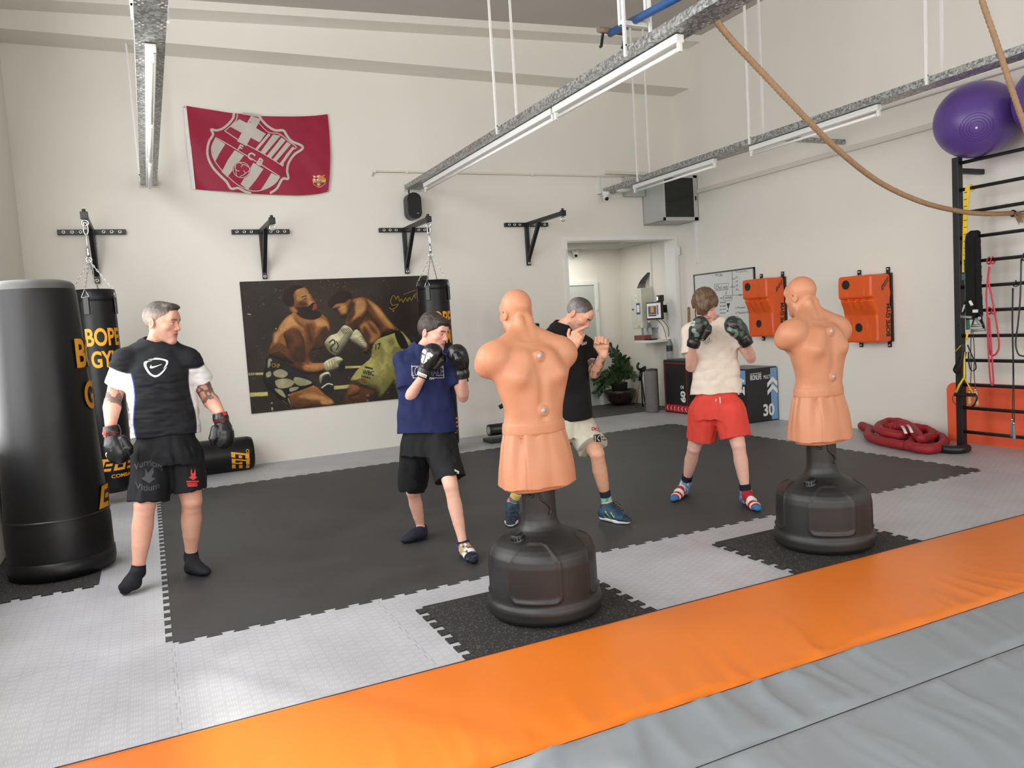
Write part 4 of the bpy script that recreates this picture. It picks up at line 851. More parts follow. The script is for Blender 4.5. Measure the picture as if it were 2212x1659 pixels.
def hanging_bag(c, r, z0, z1, tip, a_text, label):
    cx, cy = c; t = thing('punch_bag', label, 'punch bag', (cx, cy, z0), 'black hanging punch bags')
    m = MB(); m.lathe([(0, z0), (r*.8, z0), (r*.96, z0+.02), (r, z0+.06), (r*1.02, z0+.5), (r*1.0, z1-.3), (r*.985, z1-.09), (r*.97, z1), (r*.95, z1), (r*.93, z1-.05), (0, z1-.05)], (cx, cy, 0), 48); bd = m.build('bag_body', VINYL, t)
    m = MB(); m.lathe([(r*.992, z1-.11), (r*1.0, z1-.108), (r*.985, z1+.003), (r*.96, z1+.003)], (cx, cy, 0), 48); m.build('top_band', VINYL, t)
    m = MB(); put_text(m, 'BOPE', lambda x, y: wrap(cx, cy, r*1.015, a_text, z1-.535)(x, y), .33, .17, .028, 2); put_text(m, 'GYM', lambda x, y: wrap(cx, cy, r*1.015, a_text+.17, z1-.74)(x, y), .27, .16, .028, 2); m.build('lettering', GOLD, t, fix=False)
    m = MB(); logo(m, wrap(cx, cy, r*1.02, a_text-.05, z0+.22), .36, .12); put_text(m, 'COMBAT', wrap(cx, cy, r*1.02, a_text+.5, z0+.15), .22, .035, .02, 1); m.build('maker_mark', GOLD, t, fix=False)
    zs = 2.765-.42; top = Vector((cx, cy, zs))
    m = MB(); m.tube([(cx+.02*math.sin(a), cy, tip[2]-.12+.06*math.cos(a)) for a in np.linspace(0, 2*PI, 18)[:-1]], .006, 8, 0, False, True); m.tube([(cx, cy+.018*math.sin(a), tip[2]-.235+.068*math.cos(a)) for a in np.linspace(0, 2*PI, 18)[:-1]], .006, 8, 0, False, True); m.build('carabiner', CHROME, t)
    m = MB(); m.lathe([(0, zs+.03), (.012, zs+.03), (.018, zs+.055), (.014, zs+.09), (.02, zs+.1), (.01, zs+.12), (0, zs+.12)], (cx, cy, 0), 14); m.tube([(cx+.024*math.sin(a), cy, zs+.005+.026*math.cos(a)) for a in np.linspace(0, 2*PI, 18)[:-1]], .007, 8, 0, False, True); m.build('swivel', CHROME, t)
    for k in range(4):
        a = a_text+.2+k*PI/2; e = Vector((cx+r*.98*math.cos(a), cy+r*.98*math.sin(a), z1+.0)); m = MB(); chain(m, top, e); ch = m.build('chain', CHROME, t)
        o = Vector((math.cos(a), math.sin(a), 0)); sd = Vector((-math.sin(a), math.cos(a), 0)); e2 = e+o*.012
        m = MB(); m.tube([e2, e2-Vector((0, 0, .07))+sd*.035, e2-Vector((0, 0, .075))+sd*-.035, e2], .004, 6); m.build('triangle_ring', CHROME, t)
        m = MB(); m.obox(e2-Vector((0, 0, .155)), (.012, .052, .16), Matrix.Rotation(a, 3, 'Z'), 0, .004); m.build('strap', BLACKP, t)
b1c = (-.425, 8.42); hanging_bag(b1c, .19, onx(0+245, 1063, 0)[2]*0+.115, 2.06, (0, 0, 2.765), -2.04, 'black hanging punch bag behind the man in the black and white shirt')
hanging_bag((3.105, 8.67), .185, .085, 2.05, (0, 0, 2.765), -2.45, 'black punch bag hanging behind the boy in blue, in front of the poster')
# the lying bag
m = MB(); t = thing('punch_bag', 'black punch bag lying on the floor along the back wall', 'punch bag', (.4, 9.38, 0))
m.lathe([(0, -.62), (.17, -.62), (.19, -.59), (.192, 0), (.19, .57), (.175, .615), (.15, .625), (0, .625)], (.38, 9.38, .192), 40, 0, (1, 0, 0)); m.build('bag_body', VINYL, t)
def wx(x, y, a0=-.9): a = a0+y/.192; return (.385+x, 9.38+.1955*-math.cos(a), .192+.1955*math.sin(a))
m = MB(); logo(m, lambda x, y: wx(.36+y*1.0, .2-x*.8, -.75), .26, .19, .3); put_text(m, 'COMBAT', lambda x, y: wx(.555-y, .16-x, -.5), .2, .035, .02, 1); m.build('maker_mark', GOLD, t, fix=False)
# big free-standing bag
bc = (-.655, 6.05); R0 = .318
t = thing('standing_punch_bag', 'tall black free-standing punch bag at the left edge, on a rubber mat', 'punch bag', (*bc, .008))
zt = 1.965
m = MB(); m.lathe([(0, .1), (R0, .1), (R0+.004, .14), (R0+.002, .36), (R0-.006, .4), (R0-.004, .44), (R0-.03, 1.0), (R0-.062, zt-.09), (R0-.068, zt-.05)], (*bc, 0), 64); m.build('bag_body', VINYL, t)
m = MB(); m.lathe([(R0-.068, zt-.052), (R0-.072, zt-.02), (R0-.09, zt), (R0-.13, zt+.012), (0, zt+.016)], (*bc, 0), 64); m.build('top_cushion', mat('worn_black_vinyl', (70, 70, 68), .45, 0, (6, .3)), t)
m = MB(); m.lathe([(0, .008), (R0-.03, .008), (R0+.002, .02), (R0+.012, .06), (R0+.01, .13), (R0, .134)], (*bc, 0), 64); m.build('base_ring', VINYL, t)
m = MB(); m.lathe([(R0+.0025, .398), (R0+.003, .404), (R0-.002, .41)], (*bc, 0), 64); m.build('skirt_seam', BLACKP, t)
a0 = -.66
m = MB(); put_text(m, 'BOPE', wrap(*bc, R0-.038, a0, 1.38), .5, .2, .028, 2); m.build('lettering', GOLD, t, fix=False); m = MB(); put_text(m, 'GYM', wrap(*bc, R0-.028, a0+.1, 1.1), .4, .19, .028, 2); m.build('lettering', GOLD, t, fix=False)
m = MB(); logo(m, wrap(*bc, R0, a0+.05, .42), .42, .15); m.build('maker_mark', GOLD, t, fix=False)

# ------------------------------------------------------------------ speaker
t = thing('wall_speaker', 'black wall speaker with rounded ends under the middle cable tray', 'speaker', (3.21, 9.5, 3.05))
def pill(w, h, y0, y1, c, r):
    P = []
    for sx, sz, a in ((1, 1, 0), (-1, 1, PI/2), (-1, -1, PI), (1, -1, 1.5*PI)):
        for q in np.linspace(0, PI/2, 8): P.append((c[0]+sx*(w/2-r)+r*math.cos(a+q), c[1]+sz*(h/2-r)+r*math.sin(a+q)))
    m = MB(); k = len(P); m.add([(x, y0, z) for x, z in P]+[(x, y1, z) for x, z in P], [(i, (i+1) % k, k+(i+1) % k, k+i) for i in range(k)]+[tuple(range(k))[::-1], tuple(range(k, 2*k))], 0, False); return m
pill(.185, .33, 9.44, 9.6, (3.215, 3.05), .085).build('cabinet', BLACKP, t)
pill(.165, .31, 9.432, 9.442, (3.222, 3.05), .08).build('grille', mat('speaker_grille', (14, 14, 15), .6, 0, (90, .3), (700, .5, .002)), t)
m = MB(); m.box((3.15, 9.45, 3.2), (3.165, 9.47, 3.25)); m.box((3.19, 9.59, 3.0), (3.24, YW, 3.1)); m.build('mount', BLACKP, t)
m = MB(); m.box((3.235, 9.429, 2.95), (3.265, 9.433, 2.957)); m.build('badge', GREYB, t)
# ------------------------------------------------------------------ whiteboard
t = thing('whiteboard', 'whiteboard covered in handwritten notes on the right wall', 'whiteboard', (XW, 8.66, 1.6))
wy0, wy1, wz0, wz1 = 8.03, 9.30, 1.13, 2.035
m = MB(); m.box((XW-.016, wy0, wz0), (XW, wy1, wz1)); m.build('panel', mat('whiteboard_enamel', (216, 219, 218), .2, 0, (2, .02)), t)
m = MB()
for a, b in (((wy0, wz0), (wy1, wz0+.02)), ((wy0, wz1-.02), (wy1, wz1)), ((wy0, wz0), (wy0+.02, wz1)), ((wy1-.02, wz0), (wy1, wz1))): m.box((XW-.024, a[0], a[1]), (XW, b[0], b[1]))
m.build('frame', mat('dark_aluminium', (96, 98, 100), .4, .6), t)
def C7(u, v): p = onx(1480+u/4.608, 560+v/4.608, XW-.0175); return (p[0], p[1], p[2])
m = MB()
def wt(s, u, v, w, h): put_text(m, s, lambda x, y: C7(u+x, v-y-x*.06), w, h, .0)
wt('Diet   Plan', 300, 166, 70, 22); wt('Chci mít', 304, 305, 120, 42); wt('Tue.-youn. Run', 500, 138, 120, 20); wt('vis - pohyb', 345, 405, 120, 32); wt('1) Protein', 500, 500, 95, 28); wt('2) Magnesium (mg', 500, 550, 140, 28)
for q, s in enumerate(('domena', 'mi sadil', 'pro mini', 'přírodní')): wt(s, 345, 440+q*36, 60, 22)
for q, s in enumerate(('IT -', 'IT -', 'ET -', 'PA -')): wt(s, 505, 195+q*40, 40, 22)
wt('hobby', 472, 205, 30, 16); wt('kup', 466, 285, 30, 20); wt('see', 535, 365, 30, 16)
for P in (((468, 115), (472, 360)), ((472, 360), (600, 350)), ((292, 250), (432, 238), (432, 300), (292, 316), (292, 250)), ((408, 316), (410, 352), (400, 342)), ((382, 365), (470, 360), (466, 412), (384, 412), (382, 365)), ((330, 166), (372, 164)), ((446, 275), (466, 270), (452, 285)), ((420, 575), (470, 570), (455, 562))): put_stroke(m, P, 3.5, C7)
m.poly([(412, 440), (446, 436), (430, 500)], lambda x, y, l: C7(x, y)); m.poly([(424+7*math.cos(a), 515+8*math.sin(a)) for a in np.linspace(0, 2*PI, 10)[:-1]], lambda x, y, l: C7(x, y))
m.build('handwriting', mat('marker_ink', (40, 40, 44), .6), t, fix=False)
# ------------------------------------------------------------------ orange wall pads
PADO = mat('orange_pad_vinyl', (220, 88, 26), .36, 0, (3, .06), (120, .05, .003))
def wall_pad(ya, z0, label, text=True):
    """pad seen from -x: near side at ya, 0.45 m wide, head block above a shallower body block"""
    yb = ya+.45; H = .755; t = thing('wall_punch_pad', label, 'punch pad', (XW, ya, z0), 'orange wall pads')
    m = MB(); m.box((XW-.03, ya-.01, z0), (XW, yb+.06, z0+H), 0, .003); m.build('back_plate', BLACK, t)
    f = Body(); f.u(RBox((XW-.03-.145, ya+.225, z0+.62), (.155, .224, .128), .03), .0); f.u(RBox((XW-.03-.1, ya+.225, z0+.2), (.11, .223, .2), .025), .012); f.u(RBox((XW-.12, ya+.225, z0+.45), (.098, .224, .14), .03), .02)
    # slanting underside of the head block
    f.u(Loft([(XW-.115, ya+.225, z0+.3), (XW-.15, ya+.225, z0+.39), (XW-.175, ya+.225, z0+.51)], [(0, 1, 0)]*3, [.222]*3, [.09, .12, .15], None, 8), .03)
    f.disp(lambda P: .004*vnoise(P*np.array([9, 22, 9.]), 3)+.004*np.sin(P[:, 1]*70)*np.exp(-((P[:, 2]-z0-.43)/.06)**2))
    f.cut(half((XW-.028, 0, 0), (1, 0, 0)), .002); pad = sdf_obj('cushion', f, .009, PADO, t)
    fx = lambda y, z: (lambda p: p)((0, 0, 0))
    for (cy, cz, rr) in ((ya+.335, z0+.655, .052), (ya+.25, z0+.17, .05)):
        m = MB(); seg_poly(m, [(cy+rr*math.cos(a), cz+rr*math.sin(a)) for a in np.linspace(0, 2*PI, 28)[:-1]], lambda y, z: (XW-.45, y, z), 0, .02); conform(f, m, 'target_dot', BLACKP, t, (1, 0, 0), .0025)
    if text:
        m = MB(); put_text(m, 'BOPE GYM', lambda x, y: (XW-.05-y, ya-.3, z0+.06+x), .36, .062, .035, 2); conform(f, m, 'lettering', BLACKP, t, (0, 1, 0), .002); m = MB()
        for P in LOGO_E+LOGO_G+LOGO_E2: seg_poly(m, [(XW-.05-.13+q[0]*.035+.01, z0+.56+q[0]*.035+q[1]*.055) for q in P], lambda x, z: (x, ya-.3, z), 0, .02)
        conform(f, m, 'maker_mark', BLACKP, t, (0, 1, 0), .002)
    for y in (ya+.04, ya+.42):
        for z in (z0-.03, z0+H+.03):
            m = MB(); m.box((XW-.022, y-.02, z-.035), (XW, y+.02, z+.035), 0, .004); k = m.build('mount_tab', BLACK, t); m = MB(); m.lathe([(0, .004), (.012, .004), (.013, 0)], (XW-.022, y, z+(.012 if z > z0 else -.012)), 12, 0, (-1, 0, 0)); m.build('bolt', CHROME, k)
wall_pad(5.93, 1.025, 'orange wall punching pad with two black dots, nearer the climbing rack'); wall_pad(7.49, 1.11, 'orange wall punching pad partly behind the farther boxing dummy, beside the whiteboard')
# ================================================================== CLIMBING RACK AND WHAT HANGS ON IT
RX0, RX1, RY0, RY1 = 7.05, 7.115, 4.865, 4.93
RXC = (RX0+RX1)/2
rack = thing('climbing_rack', 'tall black steel wall-bar rack in front of the right wall', 'climbing rack', (RXC, 4.2, 0))
m = MB(); m.box((RX0, RY0, 0), (RX1, RY1, 2.785), 0, .004); m.build('upright', BLACK, rack)
m = MB(); m.box((RX0, 3.4, 0), (RX1, 3.465, 2.785), 0, .004); m.build('upright', BLACK, rack)
for z in (2.66,): 
    for y in (RY0, 3.4): m = MB(); m.box((RX1, y+.01, z-.025), (XW-.002, y+.055, z+.025), 0, .005); m.build('wall_arm', BLACK, rack)
RUNGP = [(2130, 340), (2130, 400), (2130, 452), (2130, 508), (2130, 562), (2130, 617), (2130, 670), (2130, 725), (2130, 779), (2130, 833), (2130, 884), (2130, 937)]
RZ = [float(onx(u, v, RXC)[2]) for u, v in RUNGP]
for z in RZ: m = MB(); m.cyl((RXC, 3.43, z), (RXC, 4.9, z), .0165, 14); m.build('rung', BLACK, rack)
for z in (2.7, 2.5, 1.9, 1.2, .5): m = MB(); m.cyl((RX0-.004, RY0+.032, z), (RX0+.002, RY0+.032, z), .009, 10); m.build('bolt', BLACKP, rack)
BO = mat('orange_board', (236, 96, 56), .5, 0, (3, .04), (200, .06, .002))
# orange board leaning on the wall behind the rack
yb = float(onx(2045, 900, XW-.05)[1]); P = [(3.2, 0), (3.2, .6), (yb-.08, .6)]+[(yb-.08+.08*math.sin(a), .52+.08*math.cos(a)) for a in np.linspace(0, PI/2, 8)]+[(yb-.03, 0)]
m = MB(); k = len(P); m.add([(XW-.075+q[1]*.06, q[0], q[1]) for q in P]+[(XW-.04+q[1]*.06, q[0], q[1]) for q in P], [tuple(range(k)), tuple(range(k, 2*k))[::-1]]+[(i, (i+1) % k, k+(i+1) % k, k+i) for i in range(k)])
tag(m.build('leaning_board', BO), 'orange panel with rounded corner leaning on the wall behind the black rack', 'panel')
# exercise balls
PURP = mat('purple_rubber', (92, 66, 140), .36, 0, (5, .06), (60, .03, .004))
def gymball(c, r, label):
    f = Body(); f.u(Ell(c, (r, r*1.04, r*.98)), 0); t = thing('exercise_ball', label, 'ball', c, 'purple exercise balls')
    m = MB(); m.ball(c, r, 56, 0, (1, 1.04, .985)); m.build('ball_shell', PURP, t)
    d = np.array([-.78, -.5, -.38]); d /= np.linalg.norm(d); s, u, dd = frame(d)
    for q in (.16, .23, .3, .37):
        m = MB(); pts = []
        for a in np.linspace(0, 2*PI, 40)[:-1]:
            v = np.array(dd)*math.cos(q)+(np.array(s)*math.cos(a)+np.array(u)*math.sin(a))*math.sin(q); v = v*np.array([1, 1.04, .985]); pts.append(np.array(c)+v*(r*1.001))
        m.tube(pts, .0022, 6, 0, False, True); m.build('ring', mat('dark_purple', (66, 40, 110), .4), t)
    m = MB(); v = d*np.array([1, 1.04, .985]); m.ball(np.array(c)+v*r, .012, 10); m.build('valve', WHITEP, t)
    m = MB(); put_text(m, 'GYMNIC 75', lambda x, y: (c[0]-.1*0+x*.9-.11, c[1]-.5, c[2]+r*.86+y), .2, .025, .01)
    conform(f, m, 'print', GREYPRINT, t, (.0, 1, 0), .002)
bcen = onx(2109, 262, 7.065); gymball((7.065, bcen[1], RZ[0]+.0165+.338), .345, 'purple exercise ball resting on top of the black rack')
gymball((7.065, bcen[1]-.73, RZ[0]+.0165+.338), .345, 'purple exercise ball cut off by the right edge of the photo')
def rk(u, v, dx=0.): return onx(u, v, RX0-.01-dx)
# yellow agility ladder strap
YEL = mat('yellow_webbing', (236, 196, 28), .55, 0, (30, .06)); t = thing('agility_ladder', 'yellow strap with black marks hanging beside the rack upright', 'strap', rk(2084, 590))
P = [rk(2090, 402), rk(2085, 460), rk(2084, 520), rk(2083, 588)]; m = MB()
m.add([q+V3((0, s*.022, 0)) for q in P for s in (-1, 1)]+[q+V3((.006, s*.022, 0)) for q in P for s in (-1, 1)], [(2*i+o, 2*i+1+o, 2*i+3+o, 2*i+2+o) for i in range(3) for o in (0, 8)]+[(2*i+s, 2*i+2+s, 2*i+10+s, 2*i+8+s) for i in range(3) for s in (0, 1)]); m.build('webbing', YEL, t)
m = MB(); m.tube([rk(2090, 405), V3((RXC, rk(2092, 405)[1], RZ[1]+.03)), V3((RX1+.02, rk(2094, 405)[1], RZ[1])), V3((RXC, rk(2096, 405)[1], RZ[1]-.03)), rk(2092, 410)], .006, 6); m.build('tie', YEL, t)
for v in range(416, 585, 15): p = rk(2084.5, v, .002); m = MB(); m.box(p-V3((.001, .019, .003)), p+V3((.001, .012, .003))); m.build('mark', BLACKP, t)
m = MB(); p = rk(2082, 598, .0); m.box(p-V3((.006, .02, .03)), p+V3((.006, .02, .03)), 0, .004); m.build('buckle', mat('dark_buckle', (70, 92, 90), .4), t)
# thick black fuzzy rope hung in loops
t = thing('battle_rope', 'thick black fuzzy rope hung in long loops over the rack', 'rope', rk(2103, 680))
for i, (u0, u1) in enumerate(((2093, 2097), (2104, 2112), (2099, 2104))):
    c = [rk(u0+1, 690, .0), rk(u0+0, 620, .01), rk(u0-1, 540, .012), rk(u0, 512, .012)]; top = V3((RXC, c[-1][1], RZ[3]+.035)); c += [top]
    m = MB(); P = smooth_path(c, 30); rr = [.026+.005*random.random() for _ in P]; m.tube(P, rr, 10); m.build('strand', mat('fuzzy_black', (14, 14, 14), .9, 0, (90, .3), (260, 1, .01)), t)
m = MB(); P = smooth_path([rk(2112, 512, .012), rk(2113, 560, .012), rk(2115, 630, .01), rk(2117, 684, 0)], 34); m.tube(P, [.022+.006*random.random() for _ in P], 10); m.build('strand', MATS['fuzzy_black'], t)
m = MB(); m.tube([rk(2095, 650, .045), rk(2100, 660, .045)], .014, 8); m.build('white_clip', WHITEP, t)
# red resistance bands
RED = mat('red_latex', (196, 52, 72), .5, 0, (20, .06))
def band(name, label, P, r, m_, cat='resistance band', grp='coloured resistance bands', fl=None, loop=None):
    t = thing(name, label, cat, P[0]); t['group'] = grp
    m = MB(); m.tube(smooth_path(P, 8), r, 8, 0, True, False, fl); m.build('band_loop', m_, t)
    if loop is not None:
        for (u, v, z) in loop: c = V3((RXC, rk(u, v)[1], z)); m = MB(); m.tube([c+V3((.027*math.cos(a), .004*math.sin(a*2), .03*math.sin(a)-.006)) for a in np.linspace(0, 2*PI, 20)[:-1]], r, 8, 0, False, True, fl); m.build('hitch', m_, t)
    return t
band('resistance_band', 'red resistance band looped on the rack rung below the black rope, upper of two', [rk(2137, 576), rk(2134, 600), rk(2131, 640), rk(2134, 700), rk(2136, 740), rk(2140, 765), rk(2150, 766), rk(2158, 750), rk(2156, 720), rk(2148, 670), rk(2140, 630), rk(2135, 605), rk(2138, 578)], .008, RED, fl=(.009, .004), loop=[(2130, 566, RZ[4]), (2138, 566, RZ[4])])
band('resistance_band', 'red resistance band hanging in a long loop near the rope handles, lower of two', [rk(2133, 686, .015), rk(2134, 730, .015), rk(2137, 790, .015), rk(2141, 828, .012), rk(2146, 826, .012), rk(2144, 790, .015), rk(2141, 740, .015), rk(2137, 686, .015)], .008, RED, fl=(.009, .004), loop=[(2131, 672, RZ[6]), (2140, 672, RZ[6])])
GRN = mat('green_latex', (28, 104, 66), .5, 0, (20, .08))
band('resistance_band', 'dark green resistance band beside the black rack upright', [rk(2086, 560, .0), rk(2088, 610, .0), rk(2088, 650, .0), rk(2090, 690, .0), rk(2091, 712, .0)], .012, GRN, fl=(.02, .004))
ALU = mat('grey_foam_grip', (150, 150, 148), .4, .3, (30, .05))
t = thing('tube_trainer', 'exercise tube with grey grip handles and black straps hung on the rack', 'exercise tube', rk(2105, 700))
for a, b in (((2076, 684), (2100, 686)), ((2098, 704), (2122, 703)), ((2098, 714), (2128, 712)), ((2108, 688), (2120, 703))): m = MB(); m.tube([rk(*a, .03), rk(*b, .03)], .0135, 12); m.build('grip', ALU, t)
for P in ([(2078, 676), (2086, 650), (2092, 655)], [(2100, 703), (2107, 678), (2113, 672)], [(2126, 713), (2124, 700), (2118, 690)], [(2112, 672), (2120, 680), (2122, 700)]): m = MB(); m.tube([rk(u, v, .028) for u, v in P], .01, 8, 0, True, False, (.012, .004)); m.build('strap', BLACKP, t)
m = MB(); m.box(rk(2107, 672, .05)-V3((.004, .018, .014)), rk(2107, 672, .04)+V3((.004, .018, .014))); m.build('white_label', GREYPRINT, t)
m = MB(); P = [rk(2079, 674, .036), rk(2084, 658, .036)]; m.tube(P, .012, 8, 0, True, False, (.014, .003)); m.build('white_label', GREYPRINT, t)
def jumprope(label, paths, grips, gm, gl=.0, knot=None):
    t = thing('jump_rope', label, 'skipping rope', paths[0][0]); t['group'] = 'skipping ropes on the rack'
    for P in paths: m = MB(); m.tube(smooth_path(P, 8), .0042, 6); m.build('cord', BLACKP, t)
    for a, b, r in grips: m = MB(); d = np.array(b)-np.array(a); L_ = np.linalg.norm(d); m.lathe([(0, 0), (r*.8, 0), (r, L_*.1), (r*.82, L_*.35), (r*1.1, L_*.75), (r, L_*.97), (0, L_)], a, 14, 0, d/L_); m.build('grip', gm, t); m = MB(); m.cyl(V3(a)-d/L_*.025, a, r*.7, 12); m.build('collar', CHROME, t)
    if knot is not None: m = MB(); m.tube([V3(knot)+V3((.024*math.cos(a), .012*math.sin(2*a), .026*math.sin(a))) for a in np.linspace(0, 2*PI, 18)[:-1]], .005, 6, 0, False, True); m.build('knot', BLACKP, t)
jumprope('skipping rope with two pale wooden grips hanging beside the rack upright', [[rk(2098, 710, .01), rk(2097, 760, .01), rk(2098, 800, .01), rk(2095, 842, .02)], [rk(2101, 710, .01), rk(2105, 760, .01), rk(2104, 800, .01), rk(2107, 842, .02)]], [(rk(2095, 845, .02), rk(2095, 876, .02), .016), (rk(2107, 845, .02), rk(2111, 877, .02), .016)], mat('pale_wood', (206, 168, 112), .5, 0, (40, .12)))
jumprope('skipping rope with grey and black grips hanging in the middle of the rack', [[rk(2187, 622), rk(2186, 700), rk(2188, 800), rk(2187, 908)], [rk(2189, 622), rk(2188, 700), rk(2190, 800), rk(2191, 916)]], [(rk(2186, 910, .01), rk(2186, 944, .01), .012), (rk(2190, 918, .03), rk(2191, 953, .03), .012)], mat('grey_grip', (128, 130, 132), .4, 0, (60, .1)), 0, V3((RXC, rk(2188, 618)[1], RZ[5])))
band('rubber_tube', 'thin black rubber tube looped down the rack at the right edge of the photo', [rk(2206, 560), rk(2204, 640), rk(2199, 700), rk(2194, 740), rk(2200, 765), rk(2215, 770)], .007, BLACKP, 'rubber tube', 'hung rubber tubes', None, [(2206, 556, RZ[4])])
# suspension trainer
t = thing('suspension_trainer', 'black and yellow suspension trainer with foam grips hanging on the rack upright', 'suspension trainer', rk(2082, 780))
m = MB(); P = smooth_path([rk(2083, 742, .03), rk(2074, 770, .04), rk(2064, 790, .04), rk(2061, 800, .04), rk(2068, 806, .04), rk(2077, 790, .04), rk(2084, 760, .03)], 8); m.tube(P, .02, 8, 0, True, False, (.026, .006)); m.build('black_strap', BLACK, t)
for P in ([(2090, 745), (2096, 760), (2107, 785), (2107, 798), (2098, 800), (2093, 785), (2092, 760)],): m = MB(); m.tube(smooth_path([rk(u, v, .03) for u, v in P], 8), .008, 8, 0, True, False, (.01, .004)); m.build('foot_loop', BLACK, t)
for P in ([(2083, 760), (2083, 815), (2072, 832), (2064, 851)], [(2083, 815), (2092, 832), (2103, 851)], [(2076, 746), (2063, 761)], [(2090, 718), (2087, 735)]): m = MB(); m.tube([rk(u, v, .035) for u, v in P], .009, 8, 0, True, False, (.011, .003)); m.build('yellow_strap', YEL, t)
m = MB(); m.tube([rk(2063, 852, .035), rk(2108, 853, .035)], .017, 12); m.build('foam_grip', mat('black_foam', (18, 18, 18), .8, 0, (60, .2)), t)
m = MB(); m.tube(smooth_path([rk(2060, 853, .035), rk(2058, 864, .04), rk(2068, 877, .045), (rk(2090, 882, .045)), rk(2105, 874, .04), rk(2110, 860, .035), rk(2107, 852, .035)], 8), .006, 8, 0, True, False, (.012, .003)); m.build('grip_loop', BLACK, t)
# red sleeved battle rope heaped on the floor
t = thing('battle_rope', 'red sleeved battle rope heaped on the floor beside the rack', 'rope', onz(1960, 950))
RS = mat('red_sleeve', (150, 28, 38), .6, 0, (16, .15), (60, .5, .01))
def fl(u, v, h): p = onz(u, v, h); return (min(p[0], XW-.06), p[1], p[2])
R_ = .048
coil = [fl(1890, 915, .05), fl(1880, 928, .05), fl(1876, 940, .05), fl(1895, 950, .05), fl(1925, 957, .05), fl(1955, 962, .05), fl(1972, 955, .055), fl(1968, 945, .07), fl(1940, 940, .11), fl(1905, 932, .13), fl(1898, 922, .13), fl(1918, 912, .14), fl(1945, 913, .15), fl(1965, 922, .15), fl(1978, 935, .14), fl(1990, 947, .11), fl(2010, 945, .08), fl(2014, 937, .1), fl(2000, 928, .12), fl(1975, 924, .15), fl(1955, 920, .17), fl(1935, 921, .16), fl(1915, 925, .15)]
coil2 = [fl(1960, 962, .06), fl(1985, 968, .055), fl(2012, 970, .05), (fl(2032, 964, .05)), fl(2040, 954, .05), fl(2030, 944, .05), fl(2010, 936, .05), fl(1985, 930, .05), fl(1960, 927, .08), (fl(1930, 925, .1))]
for cpts in (coil, coil2): m = MB(); P = smooth_path(cpts, 9); m.tube(P, [R_*(1+.05*math.sin(i*.9)) for i in range(len(P))], 14); m.build('sleeve', RS, t)
m = MB(); m.tube(smooth_path([fl(2028, 966, .05), fl(2050, 971, .04), fl(2075, 971, .04), fl(2090, 968, .04)], 8), .04, 12); m.build('black_end', BLACK, t)
m = MB(); m.tube([fl(2090, 968, .04), fl(2095, 968, .04)], .03, 12); m.build('end_cap', mat('red_cap', (170, 30, 40), .5), t)
m = MB(); m.tube([fl(1868, 922, .04), fl(1885, 920, .04)], .036, 12); m.build('black_end', BLACK, t)
for (u, v, h_) in ((1952, 928, .2), (1965, 926, .2)):
    m = MB(); q0 = V3(fl(u-4, v-8, h_)); q1 = V3(fl(u+5, v+8, h_)); m.tube([q0, (q0+q1)/2+V3((0, 0, .01)), q1], .014, 8, 0, True, False, (.014, .004)); m.build('white_print', GREYPRINT, t)

# ------------------------------------------------------------------ climbing ropes
HEMP = mat('hemp_rope', (166, 133, 100), .75, 0, (30, .12), (160, .6, .004))
def laid_rope(m, pts, r, turns):
    P = smooth_path(pts, 60); Q = resample3(P, int(plen(P)/.011)); n = 18; vs = []; k = len(Q); sd = None; s_ = 0
    for i in range(k):
        t = Vector(Q[min(i+1, k-1)])-Vector(Q[max(i-1, 0)]); t.normalize()
        if sd is None: sd = frame(t)[0]
        sd = (sd-t*sd.dot(t)).normalized(); up = t.cross(sd); s_ += .011
        for j in range(n):
            a = 2*PI*j/n; rr = r*(.80+.25*abs(math.cos(1.5*(a-s_*turns*2*PI)))); vs.append(Vector(Q[i])+(sd*math.cos(a)+up*math.sin(a))*rr)
    m.add(vs, [(i*n+j, i*n+(j+1) % n, (i+1)*n+(j+1) % n, (i+1)*n+j) for i in range(k-1) for j in range(n)], 0, True)
def plen(P): P = np.array(P); return float(np.sqrt((np.diff(P, axis=0)**2).sum(1)).sum())
def resample3(P, n): P = np.array(P); d = np.r_[0, np.cumsum(np.sqrt((np.diff(P, axis=0)**2).sum(1)))]; t = np.linspace(0, d[-1], n); return np.stack([np.interp(t, d, P[:, i]) for i in range(3)], 1)
def atd(u, v, depth): return CAMP+ray(u, v)*depth
t = thing('climbing_rope', 'thick hemp climbing rope sagging from the ceiling to the rack', 'rope', atd(1880, 383, 6.2), 'hemp climbing ropes')
m = MB(); laid_rope(m, [atd(1405, -150, 4.9), atd(1514, 0, 5.0), atd(1568, 72, 5.1), atd(1640, 150, 5.3), atd(1740, 255, 5.6), atd(1812, 326, 5.9), atd(1900, 394, 6.3), atd(1990, 436, 6.6), atd(2070, 456, 6.9), atd(2130, 462, 7.05), atd(2186, 461, 7.2)], .022, 9.5); m.build('rope', HEMP, t, fix=False)
e = atd(2188, 461, 7.2); m = MB(); m.tube([e+V3((0, .026*math.cos(a), .026*math.sin(a))) for a in np.linspace(0, 2*PI, 16)[:-1]], .008, 8, 0, False, True); m.tube([e, e+V3((.05, -.2, .02)), V3((RXC, e[1]-.28, RZ[2]))], .005, 6); m.build('tie', BLACKP, t)
m = MB()
for i in range(46):
    a = random.uniform(-.9, .9); b = random.uniform(-.5, .5); L_ = random.uniform(.07, .12); d = V3((b*.5, -.8+.2*random.random(), -.5+a*.6)); d /= np.linalg.norm(d); m.tube([e, e+d*L_*.5+V3((0, 0, .004)), e+d*L_+V3((0, 0, -.015))], .0035, 5)
o = m.build('frayed_end', HEMP, t); o['kind'] = 'stuff'
